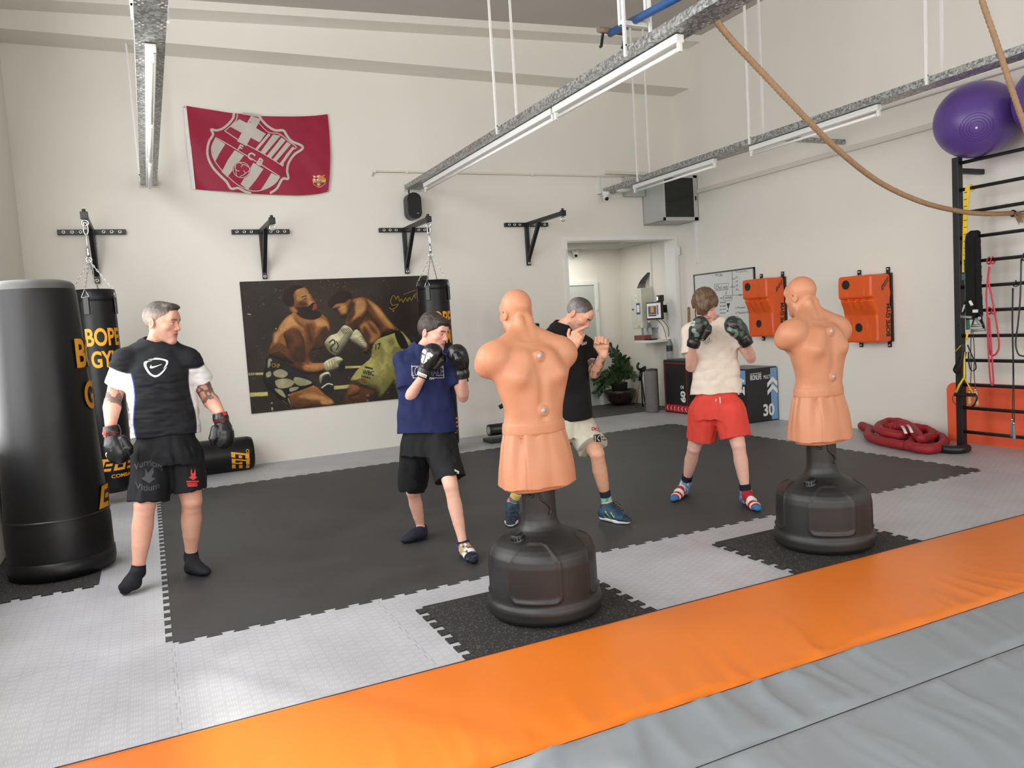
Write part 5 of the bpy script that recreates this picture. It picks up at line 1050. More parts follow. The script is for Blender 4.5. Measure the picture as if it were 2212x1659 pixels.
t = thing('climbing_rope', 'hemp climbing rope hanging down at the top right corner in front of the balls', 'rope', atd(2165, 130, 5.6), 'hemp climbing ropes')
m = MB(); laid_rope(m, [atd(2085, -120, 5.5), atd(2121, 0, 5.55), atd(2152, 90, 5.6), atd(2178, 170, 5.65), atd(2212, 268, 5.75), atd(2262, 392, 5.9), V3((RXC-.03, 3.62, RZ[2]+.12)), V3((RXC-.045, 3.55, RZ[3]+.02))], .021, 9.5); m.build('rope', HEMP, t, fix=False)

# ================================================================== BOXES, HALL AND FAR CORNER
BLKF = mat('black_box_fabric', (26, 26, 28), .5, 0, (6, .15), (300, .08, .002)); BLUE = mat('light_blue_print', (112, 156, 200), .5, 0, (8, .05)); REDP = mat('red_print', (186, 34, 44), .5, 0, (20, .08))
p0 = onz(1427, 888); p1 = onz(1482, 897); zt1 = float(onx(1421, 777, p0[0])[2])
t = thing('plyo_box', 'black plyometric box with red edges marked 60 CM, right of the doorway', 'box', (p0[0], p1[1], 0))
bx0, by0, by1 = p0[0], p1[1], min(p0[1], 9.6)
m = MB(); m.box((bx0, by0, 0), (XW-.085, by1, zt1), 0, .018); m.build('box_body', BLKF, t)
def F1(x, y): return (bx0-.002, by1-x, y)
w1 = by1-by0
m = MB()
for a, b in (((.03, .13), (.04, zt1-.04)), ((w1-.04, .13), (w1-.03, zt1-.04)), ((.03, zt1-.05), (w1-.03, zt1-.04))): m.poly([a, (b[0], a[1]), b, (a[0], b[1])], lambda x, y, l: F1(x, y))
m.poly([(.0, .02), (w1, .02), (w1, .125), (0, .125)], lambda x, y, l: F1(x, y)); m.build('red_trim', REDP, t, fix=False)
m = MB(); 
def rot_text(m, s, xr, yb_, w, h): put_text(m, s, lambda x, y: F1(xr-x, yb_-y) if False else F1(xr-x, yb_+h-y), w, h, .03)
P, F, tw, th = text2d('60', 1, .05); sx, sy = .17/tw, .12/th; m.add([(bx0-.004, by1-(w1-.07-p[1]*sy), .17+p[0]*sx) for p in P], F)
P, F, tw, th = text2d('CM', 1, .03); sx, sy = .075/tw, .10/th; m.add([(bx0-.004, by1-(w1-.07-.0-(p[0]*sx)*-1-.11), .40-p[1]*sx*1.2+.02) for p in P], F)
for k in range(6): m.poly([(.07+k*.12, .07), (.10+k*.12, .10), (.12+k*.12, .10), (.09+k*.12, .07), (.12+k*.12, .04), (.10+k*.12, .04)], lambda x, y, l: (bx0-.004, by1-x*w1/.8, y))
m.build('lettering', GREYPRINT, t, fix=False)
q0 = onz(1612, 915); q1 = onz(1689, 907); qz = float(ony(1612, 797, q0[1])[2]); cx0_, cy0_ = q0[0], (q0[1]+q1[1])/2; cx1_ = min(q1[0], XW-.01); cyb = cy0_+.62
t = thing('plyo_box', 'black and light blue plyometric box with white numbers 24 and 30, against the right wall', 'box', (cx0_, cy0_, 0))
m = MB(); m.box((cx0_, cy0_, 0), (cx1_, cyb, qz), 0, .018); m.build('box_body', BLKF, t)
wB = cx1_-cx0_
m = MB(); m.box((cx0_+.01, cy0_+.01, qz-.001), (cx1_-.01, cyb-.01, qz+.002)); m.build('top_cover', mat('grey_top', (120, 122, 124), .5), t)
m = MB(); G1 = lambda x, y, l=0: (cx0_+x, cy0_-.002, y); G2 = lambda x, y, l=0: (cx0_-.002, cy0_+x, y)
m.poly([(wB*.76, .015), (wB-.015, .015), (wB-.015, qz-.015), (wB*.76, qz-.015)], G1); m.build('blue_panel', BLUE, t, fix=False); m = MB(); m.poly([(.03, qz-.2), (cyb-cy0_-.03, qz-.2), (cyb-cy0_-.03, qz-.02), (.03, qz-.02)], G2); m.build('blue_panel', BLUE, t, fix=False)
m = MB(); G3 = lambda x, y, l=0: (cx0_+x, cy0_-.004, y); G4 = lambda x, y, l=0: (cx0_-.004, cy0_+x, y)
put_text(m, 'IRONLIFE', lambda x, y: G3(.045+x, qz-.15+y), .19, .07, .025); m.build('lettering', GREYPRINT, t, fix=False); m = MB(); put_text(m, 'MULTI', lambda x, y: G3(.27+x, qz-.15+y), .115, .05, .01); m.build('lettering', GREYPRINT, t, fix=False); m = MB(); put_text(m, '30', lambda x, y: G3(wB*.48+x, .07+y), .19, .16, .03); m.build('number', GREYPRINT, t, fix=False); m = MB()
m.poly([(.045, qz-.07), (.235, qz-.07), (.235, qz-.062), (.045, qz-.062)], G3)
for k in range(2): b = .34+k*.1; m.poly([(wB*.64, b), (wB*.64, b+.06), (wB*.82, b+.14), (wB*.98, b+.07), (wB*.98, b+.01), (wB*.82, b+.08)], G3)
m.build('arrow_mark', GREYPRINT, t, fix=False); m = MB(); P, F, tw, th = text2d('24', 1, .035); m.add([G4(.05+.15*p[1]/th, .42+.22*(p[0]/tw)-.05) for p in P], F)
m.build('number', GREYPRINT, t, fix=False)
# bottles
CLEAR = mat('clear_plastic', (214, 222, 226), .12, 0, (10, .03), None, .5, None, 0, .8); CAPB = mat('blue_cap', (60, 90, 150), .5); LAB = mat('zigzag_label', (40, 40, 42), .5, 0, (4, .05))
def bottle(c, h, label, lab=None):
    t = thing('water_bottle', label, 'bottle', c, 'clear water bottles'); r = h*.135
    m = MB(); m.lathe([(0, 0), (r*.9, 0), (r, h*.04), (r*.95, h*.2), (r, h*.35), (r, h*.62), (r*.75, h*.74), (r*.4, h*.86), (r*.36, h*.93), (0, h*.93)], c, 18); m.build('bottle', CLEAR, t)
    m = MB(); m.lathe([(r*.42, h*.91), (r*.42, h), (0, h)], c, 14); m.build('cap', WHITEP, t)
    if lab: m = MB(); m.lathe([(r*1.02, h*.36), (r*1.02, h*.62)], c, 18); m.build('label', lab, t)
bb = onx(1447, 776, bx0+.12); by = bb[1]
bottle((bx0+.12, by, zt1), .34, 'clear water bottle with dark patterned label on the black box', LAB); bottle((bx0+.2, by+.08, zt1), .33, 'clear water bottle standing behind the labelled one on the black box')
# rolled mats
t = thing('rolled_mat', 'grey textured rolled mat standing at the doorway, in front of a second roll', 'rolled mat', (6.93, 9.78, 0), 'rolled exercise mats')
ra = onz(1409, 890); rz = float(ony(1409, 802, ra[1])[2])
FOAM = mat('perforated_grey_foam', (122, 120, 118), .8, 0, (4, .05), (70, 1., .02))
m = MB(); m.lathe([(0, 0), (.095, 0), (.1, .02), (.1, rz-.02), (.092, rz), (.03, rz), (.03, rz-.03), (0, rz-.03)], (ra[0], ra[1], 0), 28); o = m.build('roll', FOAM, t); t.location = (ra[0], ra[1], 0); o.location = Vector((ra[0], ra[1], 0))*0; 
for v in o.data.vertices: v.co = v.co+Vector((6.93, 9.78, 0))-Vector((ra[0], ra[1], 0))
m = MB(); m.lathe([(0, 0), (.085, 0), (.09, .02), (.09, rz+.02), (.03, rz+.03), (0, rz)], (ra[0]+.15, ra[1]+.17, 0), 24); tag(m.build('rolled_mat', mat('dark_foam', (62, 62, 62), .8, 0, (6, .1)), None), 'dark rolled mat standing behind the grey textured roll', 'rolled mat', 'rolled exercise mats')
# plant in bowl
pc = onz(1354, 868); pc = (min(pc[0], 7.15), min(pc[1], 11.02)); t = thing('potted_plant', 'leafy green plant in a dark pot inside a wide bowl in the hall', 'plant', (*pc, 0))
m = MB(); m.lathe([(0, 0), (.12, 0), (.2, .08), (.255, .2), (.27, .25), (.25, .25), (.18, .1), (0, .09)], (*pc, 0), 36); m.build('bowl', mat('brown_glazed_bowl', (58, 44, 40), .35, 0, (14, .6)), t)
m = MB(); m.lathe([(0, .1), (.11, .1), (.14, .36), (.15, .37), (.135, .37), (.12, .33), (0, .33)], (*pc, 0), 28); m.build('pot', mat('dark_pot', (44, 44, 44), .6), t)
LEAF = mat('dark_green_leaf', (46, 74, 36), .35, 0, (9, .3)); STEM = mat('green_stem', (70, 88, 48), .5)
targets = [(1312, 742), (1330, 755), (1344, 770), (1368, 780), (1300, 812), (1285, 825), (1320, 800), (1290, 850), (1310, 830), (1340, 800), (1365, 800), (1335, 825), (1372, 815), (1352, 775)]
for i, (u, v) in enumerate(targets):
    tip = ony(u, v, pc[1]-.25+.12*(i % 4)); base = V3((pc[0]+.05*math.cos(i), pc[1]+.05*math.sin(i), .33)); mid = (base+tip)/2+V3((0, 0, .12)); P = smooth_path([base, mid, tip], 9); P = [V3((min(q[0], XW-.03), min(q[1], 11.27), q[2])) for q in P]; m = MB(); m.tube(P, [.009-.006*j/len(P) for j in range(len(P))], 6); m.build('stem', STEM, t)
    m = MB()
    for j in range(4, len(P)):
        d = Vector(P[j])-Vector(P[j-1]); d.normalize()
        for sgn in (-1, 1):
            side = d.cross(Vector((random.uniform(-.3, .3), -1, random.uniform(-.2, .4)))).normalized()*sgn; L_ = .075+.035*random.random(); a = Vector(P[j]); dr = (side*.8+d*.6).normalized(); nn = dr.cross(d).normalized(); w = dr.cross(nn)*.02
            m.add([a, a+dr*L_*.35+w+nn*.004, a+dr*L_*.75+w*.8+nn*.004, a+dr*L_, a+dr*L_*.75-w*.8+nn*.004, a+dr*L_*.35-w+nn*.004], [(0, 1, 2, 3), (0, 3, 4, 5)], 0, True)
    m.v = [(min(v[0], XW-.01), min(v[1], 11.29), v[2]) for v in m.v]; o = m.build('leaflets', LEAF, t, fix=False); o['kind'] = 'stuff'
bt = onz(1321, 872); bottle((bt[0], min(bt[1], 11.15), 0), .34, 'clear plastic bottle on the hall floor left of the plant bowl')
# folded walking frame / tripod
t = thing('tripod_stand', 'black folded tripod with brass coloured legs beside the plant in the hall', 'tripod', (7.05, 10.3, 0))
ty = 10.35
def tp(u, v, dy=0): return ony(u, v, ty+dy)
m = MB(); m.tube(smooth_path([tp(1380, 784), tp(1377, 790), tp(1379, 797), tp(1386, 797), tp(1393, 793), tp(1392, 800), tp(1383, 803)], 5), .02, 8); m.build('head', BLACKP, t)
m = MB(); m.tube([tp(1385, 800), tp(1383, 822)], .03, 10); m.build('collar', BLACKP, t)
for a, b in (((1382, 820), (1373, 872)), ((1385, 820), (1388, 873)), ((1386, 820), (1394, 868))): m = MB(); e_ = tp(*b, .05); e_[2] = 0.0; m.tube([tp(*a), e_], .011, 8); m.build('leg', mat('brass_tube', (150, 128, 80), .35, .6) if b[0] == 1373 else BLACKP, t)
# electric cabinet
sx_ = XW; cyn = float(onx(1400, 621, sx_-.01)[1]); cxf = 7.22; cyf = float(onx(1361.5, 625, cxf)[1]); cz1 = float(onx(1384, 622, cxf)[2]); cz0 = float(onx(1387, 709, cxf)[2])
cyn = float(onx(1384.5, 622, cxf)[1])
t = thing('electric_cabinet', 'pale grey electric cabinet with warning stickers on the hall wall', 'cabinet', (sx_, cyn, cz0))
m = MB(); m.box((cxf+.012, cyn, cz0), (sx_+.0, cyf, cz1), 0, .004); m.build('body', mat('pale_cabinet', (196, 196, 184), .45), t)
m = MB(); m.box((cxf, cyn+.005, cz0+.005), (cxf+.014, cyf-.005, cz1-.005), 0, .003); d = m.build('door', mat('pale_cabinet_door', (204, 204, 192), .42), t)
wc = cyf-cyn; hc = cz1-cz0
def cf(y0, z0, y1, z1): m = MB(); m.box((cxf-.002, cyf-wc*y1, cz0+hc*z0), (cxf, cyf-wc*y0, cz0+hc*z1)); return m
cf(.38, .68, .56, .84).build('white_sticker', GREYPRINT, d); mm = MB(); mm.poly([(.0, .5), (.35, 1), (.3, .6), (.55, .6), (.15, 0), (.25, .45)], lambda x, y, l: (cxf-.0035, cyf-wc*(.42+x*.16), cz0+hc*(.70+y*.12))); mm.build('bolt_symbol', REDP, d, fix=False)
cf(.48, .35, .83, .63).build('blue_sticker', mat('blue_sticker', (70, 84, 140), .5), d); m = cf(.53, .40, .78, .58); m.v = [(x-.0015, y, z) for x, y, z in m.v]; m.build('white_pictograms', GREYPRINT, d)
cf(.5, .03, .75, .065).build('yellow_sticker', mat('amber_sticker', (214, 170, 50), .5), d); m = MB(); m.box((cxf-.012, cyf-wc*.22, cz0+hc*.46), (cxf, cyf-wc*.13, cz0+hc*.5)); m.build('lock', BLACKP, d)
m = MB()
t2 = thing('cable_bundle', 'black cables rising from the top of the electric cabinet to white trunking', 'cables', (sx_-.06, (cyn+cyf)/2, cz1))
for i in range(7): y = cyn+.06+i*.035; m = MB(); m.tube(smooth_path([(sx_-.12, y, cz1), (sx_-.08, y+.015-.01*i, cz1+.12), (sx_-.03, cyn+.03+.01*i, cz1+.24)], 6), .008, 6); m.build('cable', BLACKP, t2)
m = MB(); m.box((sx_-.03, cyn-.0, cz1+.02), (sx_, cyn+.05, 2.63)); m.build('trunking', WHITEP, t2)
# shelf, monitor and what stands there
sz = float(onx(1372, 738, 7.1)[2])
sA = onx(1371, 738, 7.02); sB = onx(1448, 738, 7.02)
m = MB(); m.box((7.02, 9.93, sz-.02), (XW, float(sA[1]), sz+.02), 0, .004); tag(m.build('wall_shelf', WHITE), 'white shelf under the monitor in the hall behind the doorway', 'shelf'); sy0, sy1 = 9.93, float(sA[1]); st = sz+.02
def sh(u, x): return float(onx(u, 735, x)[1])
m = MB(); m.box((7.06, 9.97, st), (7.22, sh(1402, 7.14), st+.02), 0, .004); t = m.build('keyboard', BLACKP); tag(t, 'black keyboard on the white shelf', 'keyboard'); 
m = MB(); m.box((7.05, sh(1397, 7.1), st), (7.2, sh(1376, 7.1), st+.08), 0, .003); tag(m.build('cardboard_box', mat('red_patterned_box', (136, 74, 68), .6, 0, (60, .5))), 'small red patterned box at the left end of the white shelf', 'box')
bottle((7.28, sh(1393, 7.28), st), .34, 'clear bottle on the white shelf below the electric cabinet'); bottle((7.33, sh(1404, 7.33), st), .3, 'clear bottle on the white shelf nearer the monitor')
m = MB(); P0 = onx(1405, 722, XW-.004); P1 = onx(1428, 700, XW-.004); m.box((XW-.004, P1[1], P0[2]), (XW, P0[1], P1[2])); t = m.build('wall_notice', mat('white_paper', (226, 226, 224), .7)); tag(t, 'white printed paper notice on the wall above the shelf', 'notice')
m = MB(); put_text(m, 'erafitestal', lambda x, y: (XW-.0055, P0[1]-.02-x, lerp(P0[2], P1[2], .45)+y), .85*(P0[1]-P1[1])-.04, .05, .0); 
for k in range(3): m.box((XW-.0055, P1[1]+.1, P0[2]+.02+.018*k), (XW-.005, P0[1]-.1, P0[2]+.026+.018*k))
m.build('print', mat('grey_ink', (70, 70, 74), .7), t, (0, 0, 0), fix=False)
mx = 7.18; mA = onx(1397, 690, mx); mB = onx(1430, 690, mx); mt = onx(1396, 654, mx)[2]; mb_ = mA[2]-.01
t = thing('monitor', 'black computer monitor on the hall wall showing a web page with a character-free picture', 'monitor', (mx, (mA[1]+mB[1])/2, mb_)); t['label'] = 'black computer monitor with a lit screen on the hall wall'
m = MB(); m.box((mx, mB[1], mb_), (mx+.04, mA[1], mt), 0, .006); m.build('case', BLACKP, t); m = MB(); m.box((mx+.04, (mA[1]+mB[1])/2-.06, mb_+.1), (XW, (mA[1]+mB[1])/2+.06, mb_+.22)); m.build('wall_arm', BLACKP, t)
mw = mA[1]-mB[1]; mh = mt-mb_
def scr(x0, y0, x1, y1, k): m = MB(); m.box((mx-.001-.0006*k, mA[1]-mw*x1, mb_+mh*y0), (mx-.0006*k, mA[1]-mw*x0, mb_+mh*y1)); return m
s_ = scr(.05, .09, .95, .94, 1).build('screen', mat('lit_screen', (196, 192, 196), .3, emis=((196, 194, 200), .35)), t)
for a, c, k, n in (((.13, .3, .67, .78), (74, 80, 86), 2, 'picture'), ((.3, .42, .5, .74), (186, 130, 60), 3, 'picture_figure'), ((.7, .28, .8, .82), (120, 92, 84), 2, 'thumbnails'), ((.13, .2, .67, .28), (60, 58, 60), 2, 'caption_bar')): scr(*a, k).build(n, mat('screen_'+n, c, .3, emis=(c, .35)), s_)
m = MB(); yy = float(onx(1424, 648, mx+.02)[1]); m.box((mx, yy-.045, mt), (mx+.08, yy+.045, mt+.1), 0, .008); t = m.build('web_camera', BLACKP); tag(t, 'small black camera cube with a white lit front on the monitor', 'camera'); m = MB(); m.box((mx-.003, yy+.0, mt+.02), (mx, yy+.035, mt+.08)); m.build('lit_front', mat('lit_front', (220, 226, 232), .3, emis=((220, 226, 235), .5)), t, (0, 0, 0))
for k in range(2): m = MB(); m.tube(smooth_path([(mx+.05, mB[1]+.2-.12*k, mb_), (mx+.12, mB[1]+.16-.12*k, mb_-.1), (mx+.08, mB[1]+.05-.1*k, mb_-.2), (mx+.05, mB[1]-.02-.05*k, st+.02)], 8), .005, 6); tag(m.build('monitor_cable', BLACKP), ['thin black cable from the monitor to the shelf, left of two', 'thin black cable from the monitor to the shelf, right of two'][k], 'cable', 'monitor cables')
# broom stick in the corner
a = onx(1478, 664, 7.40); m = MB(); m.tube([(7.42, 9.5, .0), (7.415, 9.42, a[2])], .018, 12); tag(m.build('wooden_stick', mat('stick_wood', (150, 112, 70), .55, 0, (30, .15))), 'wooden stick leaning in the corner right of the doorway', 'stick')
# exercise machine behind the nearer dummy
ey = 8.95
def ep(u, v, d=0.): return ony(u, v, ey+d)
c0 = ep(1075, 950); t = thing('exercise_bench', 'black exercise bench with roller pads standing upright behind the nearer dummy', 'exercise machine', (c0[0], ey, 0))
fx_ = ep(1085, 958)[0]
m = MB(); m.box((ep(1052, 950)[0], ey-.12, 0), (ep(1130, 950)[0], ey+.14, .05), 0, .01); m.build('foot_plate', BLACK, t)
m = MB(); m.cyl((ep(1056, 936)[0], ey, .155), (ep(1150, 936)[0], ey, .155), .075, 20); m.build('roller_pad', BLACKP, t)
m = MB(); m.cyl((ep(1064, 936)[0]-.06, ey, .155), (ep(1064, 936)[0]+.0, ey, .155), .045, 18); m.build('axle', GREYB, t)
ux = ep(1120, 900)[0]; m = MB(); m.box((ux-.04, ey-.04, .03), (ux+.04, ey+.04, 1.75), 0, .006); m.build('upright', BLACK, t)
hz = ep(1160, 703); m = MB(); m.tube([(ux, ey, hz[2]), (hz[0]+.02, ey, hz[2])], .03, 12); m.build('handle', BLACKP, t)
for (u, v) in ((1058, 812), (1079, 880)): q = ep(u, v); m = MB(); m.tube([(ux, ey, q[2]+.1), (q[0], ey, q[2])], .028, 10); m.build('side_arm', BLACK, t)
# dark panel leaning on the left wall behind the big bag
m = MB(); m.add([(XL+.22, 6.75, 0), (XL+.22, 7.9, 0), (XL+.05, 7.9, .75), (XL+.05, 6.75, .75), (XL+.18, 6.75, 0), (XL+.18, 7.9, 0), (XL+.006, 7.9, .75), (XL+.006, 6.75, .75)], [(0, 1, 2, 3), (4, 7, 6, 5), (0, 4, 5, 1), (2, 6, 7, 3), (0, 3, 7, 4), (1, 5, 6, 2)]); tag(m.build('leaning_pad', mat('dark_blue_vinyl', (44, 52, 74), .45, 0, (5, .1))), 'dark blue pad leaning on the left wall behind the big black bag', 'pad')
# ================================================================== BOXING DUMMIES
class CutP:
    """a primitive trimmed by half-spaces"""
    def __init__(s, prim, *hs): s.p = prim; s.hs = hs; s.lo, s.hi = prim.lo, prim.hi
    def __call__(s, P):
        d = s.p(P)
        for h in s.hs: d = np.maximum(d, h(P))
        return d
def add_head(B, c, X, Y, Z, s, bald=False, k=1.):
    """head about the point between the ears: X = its right, Y = face direction, Z = up"""
    R = np.array([X, Y, Z]); Lc = lambda x, y, z: c+s*(x*X+y*Y+z*Z)
    E = lambda p, r: Ell(Lc(*p), [q*s for q in r], R); CN = lambda a, b, ra, rb: Cone(Lc(*a), Lc(*b), ra*s, rb*s)
    B.u(E((0, -.014, .042), (.077, .097, .086)), .03); B.u(E((0, .024, -.015), (.064, .068, .088)), .03)
    for q in (-1, 1): B.u(CN((q*.052, -.002, -.055), (q*.012, .066, -.096), .02, .018), .03); B.u(E((q*.043, .056, -.016), (.021, .021, .018)), .02)
    B.u(E((0, .074, -.097), (.022, .018, .017)), .018); B.u(E((0, .072, -.055), (.033, .02, .03)), .02)
    B.u(CN((-.04, .068, .032), (.04, .068, .032), .0145, .0145), .016); B.u(E((0, .076, .045), (.045, .016, .04)), .03)
    for q in (-1, 1):
        B.sub(E((q*.031, .099, .010), (.019, .021, .013)), .012); B.u(E((q*.031, .0745, .010), (.0125, .0125, .0125)), .002)
        B.u(E((q*.031, .0775, .0165), (.017, .0115, .0085)), .003); B.u(E((q*.031, .0775, .002), (.016, .010, .005)), .003)
    B.u(CN((0, .083, .022), (0, .104, -.02), .0085, .0115), .009); B.u(E((0, .101, -.024), (.0125, .0125, .0105)), .006)
    for q in (-1, 1): B.u(E((q*.0125, .092, -.026), (.0085, .0115, .0085)), .006)
    B.u(E((0, .0875, -.052), (.023, .0095, .0058)), .004); B.u(E((0, .0865, -.064), (.019, .0095, .0072)), .004); B.sub(E((0, .1, -.0575), (.024, .012, .0013)), .002)
    for q in (-1, 1):
        er = np.array([X*.94+q*Y*.0-q*0*Z, Y, Z]); er = np.array([X*.93-q*Y*.36, q*X*.36+Y*.93, Z]) if q > 0 else np.array([X*.93+Y*.36, -X*.36+Y*.93, Z])
        B.u(Ell(Lc(q*.080, -.022, -.004), [.008*s, .019*s, .032*s], er), .006); B.sub(Ell(Lc(q*.0875, -.016, -.001), [.006*s, .011*s, .021*s], er), .004); B.u(Ell(Lc(q*.079, -.009, -.006), [.006*s, .005*s, .008*s], er), .004)
BOBM = mat('dummy_plastisol', (188, 129, 96), .45, 0, (5, .03), (120, .04, .003), .4)
BASEM = mat('black_base_plastic', (30, 29, 29), .42, 0, (10, .1), (420, .35, .002), .5)
X_, Y_, Z_ = np.eye(3)
bob = thing('boxing_dummy', 'armless flesh coloured boxing dummy on a black base, the nearer of two', 'boxing dummy', (0, 0, 0), 'boxing dummies')
# torso
T = Body()
Cs = [(0, .0, .90), (0, .0, .965), (0, .0, 1.05), (0, .005, 1.16), (0, .015, 1.26), (0, .02, 1.33), (0, .03, 1.375)]
T.u(Loft(Cs, [X_]*7, [.166, .164, .150, .172, .188, .165, .10], [.115, .115, .110, .125, .135, .115, .08], [.10, .10, .088, .105, .118, .10, .07], 2.3), 0)
for q in (-1, 1):
    T.u(Cone((q*.05, .035, 1.42), (q*.17, .0, 1.355), .05, .055), .05)                        # trapezius
    T.u(Ell((q*.2, .02, 1.315), (.085, .088, .085)), .035); T.u(Cone((q*.195, .02, 1.315), (q*.215, .055, 1.285), .08, .066), .02)          # shoulder stub
    T.u(Cone((q*.07, -.058, 1.30), (q*.105, -.075, 1.22), .042, .05), .04)                       # shoulder blade
    T.u(Cone((q*.14, -.015, 1.22), (q*.095, -.03, 1.06), .055, .042), .06)                       # lats
    T.u(Cone((q*.036, -.062, 1.18), (q*.04, -.04, .92), .034, .04), .06)                         # spinal muscles
    T.u(Ell((q*.085, .11, 1.25), (.085, .05, .06)), .03)                                         # chest
T.u(Cone((0, .04, 1.34), (0, .105, 1.50), .078, .062), .04)                                     # neck
for q in (-1, 1): T.u(Cone((q*.022, .01, 1.36), (q*.026, .035, 1.5), .03, .026), .02)
hp = math.radians(-6); HY = np.array([0, math.cos(hp), math.sin(hp)]); HZ = np.array([0, -math.sin(hp), math.cos(hp)])
add_head(T, np.array([0, .118, 1.535]), X_, HY, HZ, .98)
T.sub(Cone((0, -.130, 1.28), (0, -.120, 1.02), .008, .006), .04); T.sub(Cone((0, -.075, 1.40), (0, -.105, 1.32), .006, .006), .02)
for z, y in ((1.318, -.103), (1.045, -.108)): T.u(Ell((0, y+.012, z), (.03, .02, .03)), .012); T.sub(Ell((0, y-.02, z), (.019, .03, .019)), .003)
T.disp(lambda P: -.004*np.clip((P[:, 2]-.928)/.003, 0, 1)*np.clip((.985-P[:, 2]+P[:, 0]*.0)/.003, 0, 1))
T.cut(half((0, 0, .915), (0, 0, -1)))
sdf_obj('torso', T, .0055, BOBM, bob)
Sk = Body(); Sk.u(Loft([(0, 0, .66), (0, 0, .75), (0, 0, .85), (0, 0, .94)], [X_]*4, [.204, .198, .184, .164], [.165, .155, .135, .118], [.155, .148, .128, .104], 2.4), 0)
def pleat(P):
    a = np.arctan2(P[:, 1], P[:, 0]); z = P[:, 2]; t = np.clip((z-.64)/.29, 0, 1)
    w = np.sin(a*9+1.3*np.sin(a*3)+.8)*.5+np.sin(a*17+2*np.sin(a*2))*.3; m = .5+.5*np.sin(a*2.3+1)
    d = .017*w*t**1.0*m+.003*np.sin(a*7+z*9)*(1-t)
    sx = np.abs(P[:, 0]+.145); d = d+.0035*np.exp(-((P[:, 0]+.118-(z-.9)*.05)/.0035)**2)*(P[:, 1] < 0)                     # side seam
    return d
Sk.disp(pleat); Sk.cut(lambda P: .652+.012*np.sin(np.arctan2(P[:, 1], P[:, 0])*3+.6)-.012*P[:, 0]/.2*-1*0-P[:, 2], .004); Sk.cut(half((0, 0, .934), (0, 0, 1)), .006)
Sk.u(Loft([(0, 0, .638), (0, 0, .72)], [X_]*2, [.165, .17], [.12, .125], [.11, .115], 2.4), .0)
skirt = sdf_obj('skirt', Sk, .0055, BOBM, bob)
for z, y in ((1.318, -.103), (1.045, -.108)):
    m = MB(); m.lathe([(0, .004), (.006, .004), (.007, .002), (.0165, .0), (.018, -.004), (0, -.004)], (0, y-.004, z), 24, 0, (0, -1, 0)); m.build('screw_washer', mat('grey_washer', (176, 166, 160), .3, .15), bob)
# water base
prof = [(0, .0), (.255, .0), (.282, .012), (.295, .03), (.297, .07), (.293, .088), (.285, .096), (.2825, .11), (.283, .2), (.282, .29), (.276, .325), (.262, .352), (.24, .373), (.21, .39), (.17, .405), (.135, .42), (.112, .436), (.099, .455), (.091, .48), (.087, .52), (.087, .73), (0, .73)]
dense = []
for (a, b), (c, d) in zip(prof, prof[1:]):
    n = max(1, int(math.hypot(c-a, d-b)/.007)); dense += [(a+(c-a)*i/n, b+(d-b)*i/n) for i in range(n)]
dense.append(prof[-1]); m = MB(); n = 220; m.lathe(dense, (0, 0, 0), n)
V = np.array(m.v); ang = np.arctan2(V[:, 1], V[:, 0]); rad = np.hypot(V[:, 0], V[:, 1]); z = V[:, 2]; arc = np.zeros(len(V))
sl = np.cumsum([0]+[math.hypot(b[0]-a[0], b[1]-a[1]) for a, b in zip(dense, dense[1:])]); S = np.repeat(sl, n)
s_lo = float(np.interp(.125, [d[1] for d in dense[3:]], sl[3:])); s_hi = float(np.interp(.400, [d[1] for d in dense[3:]], sl[3:])); s_k = float(np.interp(.32, [d[1] for d in dense[3:]], sl[3:]))
off = np.zeros(len(V))
for k in range(4):
    a = (ang-(k*PI/2-2.25)+PI) % (2*PI)-PI; hw = np.where(S < s_k, .46, .46-.20*(S-s_k)/(s_hi-s_k)); x = np.abs(a)*.285; w = hw*.285
    d = np.maximum(np.maximum(x-w, s_lo-S), S-s_hi); q = np.hypot(np.maximum(x-w+.035, 0), np.maximum(np.maximum(s_lo+.035-S, S-s_hi+.035), 0))-.035; d = np.where((x > w-.035) & ((S < s_lo+.035) | (S > s_hi-.035)), q, d)
    off += .0062*np.exp(-(d/.0075)**2)-.004*np.clip(-d/.02, 0, 1)
ok = (z > .1) & (z < .43); off = off*ok; tilt = np.clip((z-.33)/.06, 0, 1)
V[:, 0] += np.cos(ang)*off*(1-tilt*.8); V[:, 1] += np.sin(ang)*off*(1-tilt*.8); V[:, 2] += off*tilt
m.v = [tuple(v) for v in V]; base = m.build('base', BASEM, bob)
m = MB(); cpos = np.array([-.16, -.045, .408]); m.lathe([(0, .03), (.026, .03), (.031, .026), (.031, .004), (.036, 0), (.036, -.02)], cpos, 22, 0, (-.28, -.08, 1)); 
for i in range(12): a = i*PI/6; s1, u1, d1 = frame((-.28, -.08, 1)); pp = Vector(cpos)+(s1*math.cos(a)+u1*math.sin(a))*.031; m.tube([pp+d1*.005, pp+d1*.025], .004, 5)
m.build('filler_cap', BLACKP, base)
m = MB(); E_ = [(-.055, .66), (-.07, .655), (-.075, .63), (-.06, .615), (-.045, .61), (-.035, .62)], [(-.06, .60+.06), (-.02, .665), (-.005, .66), (0, .6), (.03, .57), (.05, .545), (.05, .52), (.035, .515)]
for P in E_: m.tube([(.0885*math.cos(-1.95+p[0]/.087), .0885*math.sin(-1.95+p[0]/.087), p[1]) for p in smooth_path(P, 6)], .0065, 8)
m.build('moulded_emblem', BASEM, base)
bob.location = (1.749, 3.51, .008); bob.rotation_euler = (0, 0, math.radians(3))
dup(bob, (3.70, 3.475, .008), 'armless flesh coloured boxing dummy on a black base, the farther one', math.radians(3))
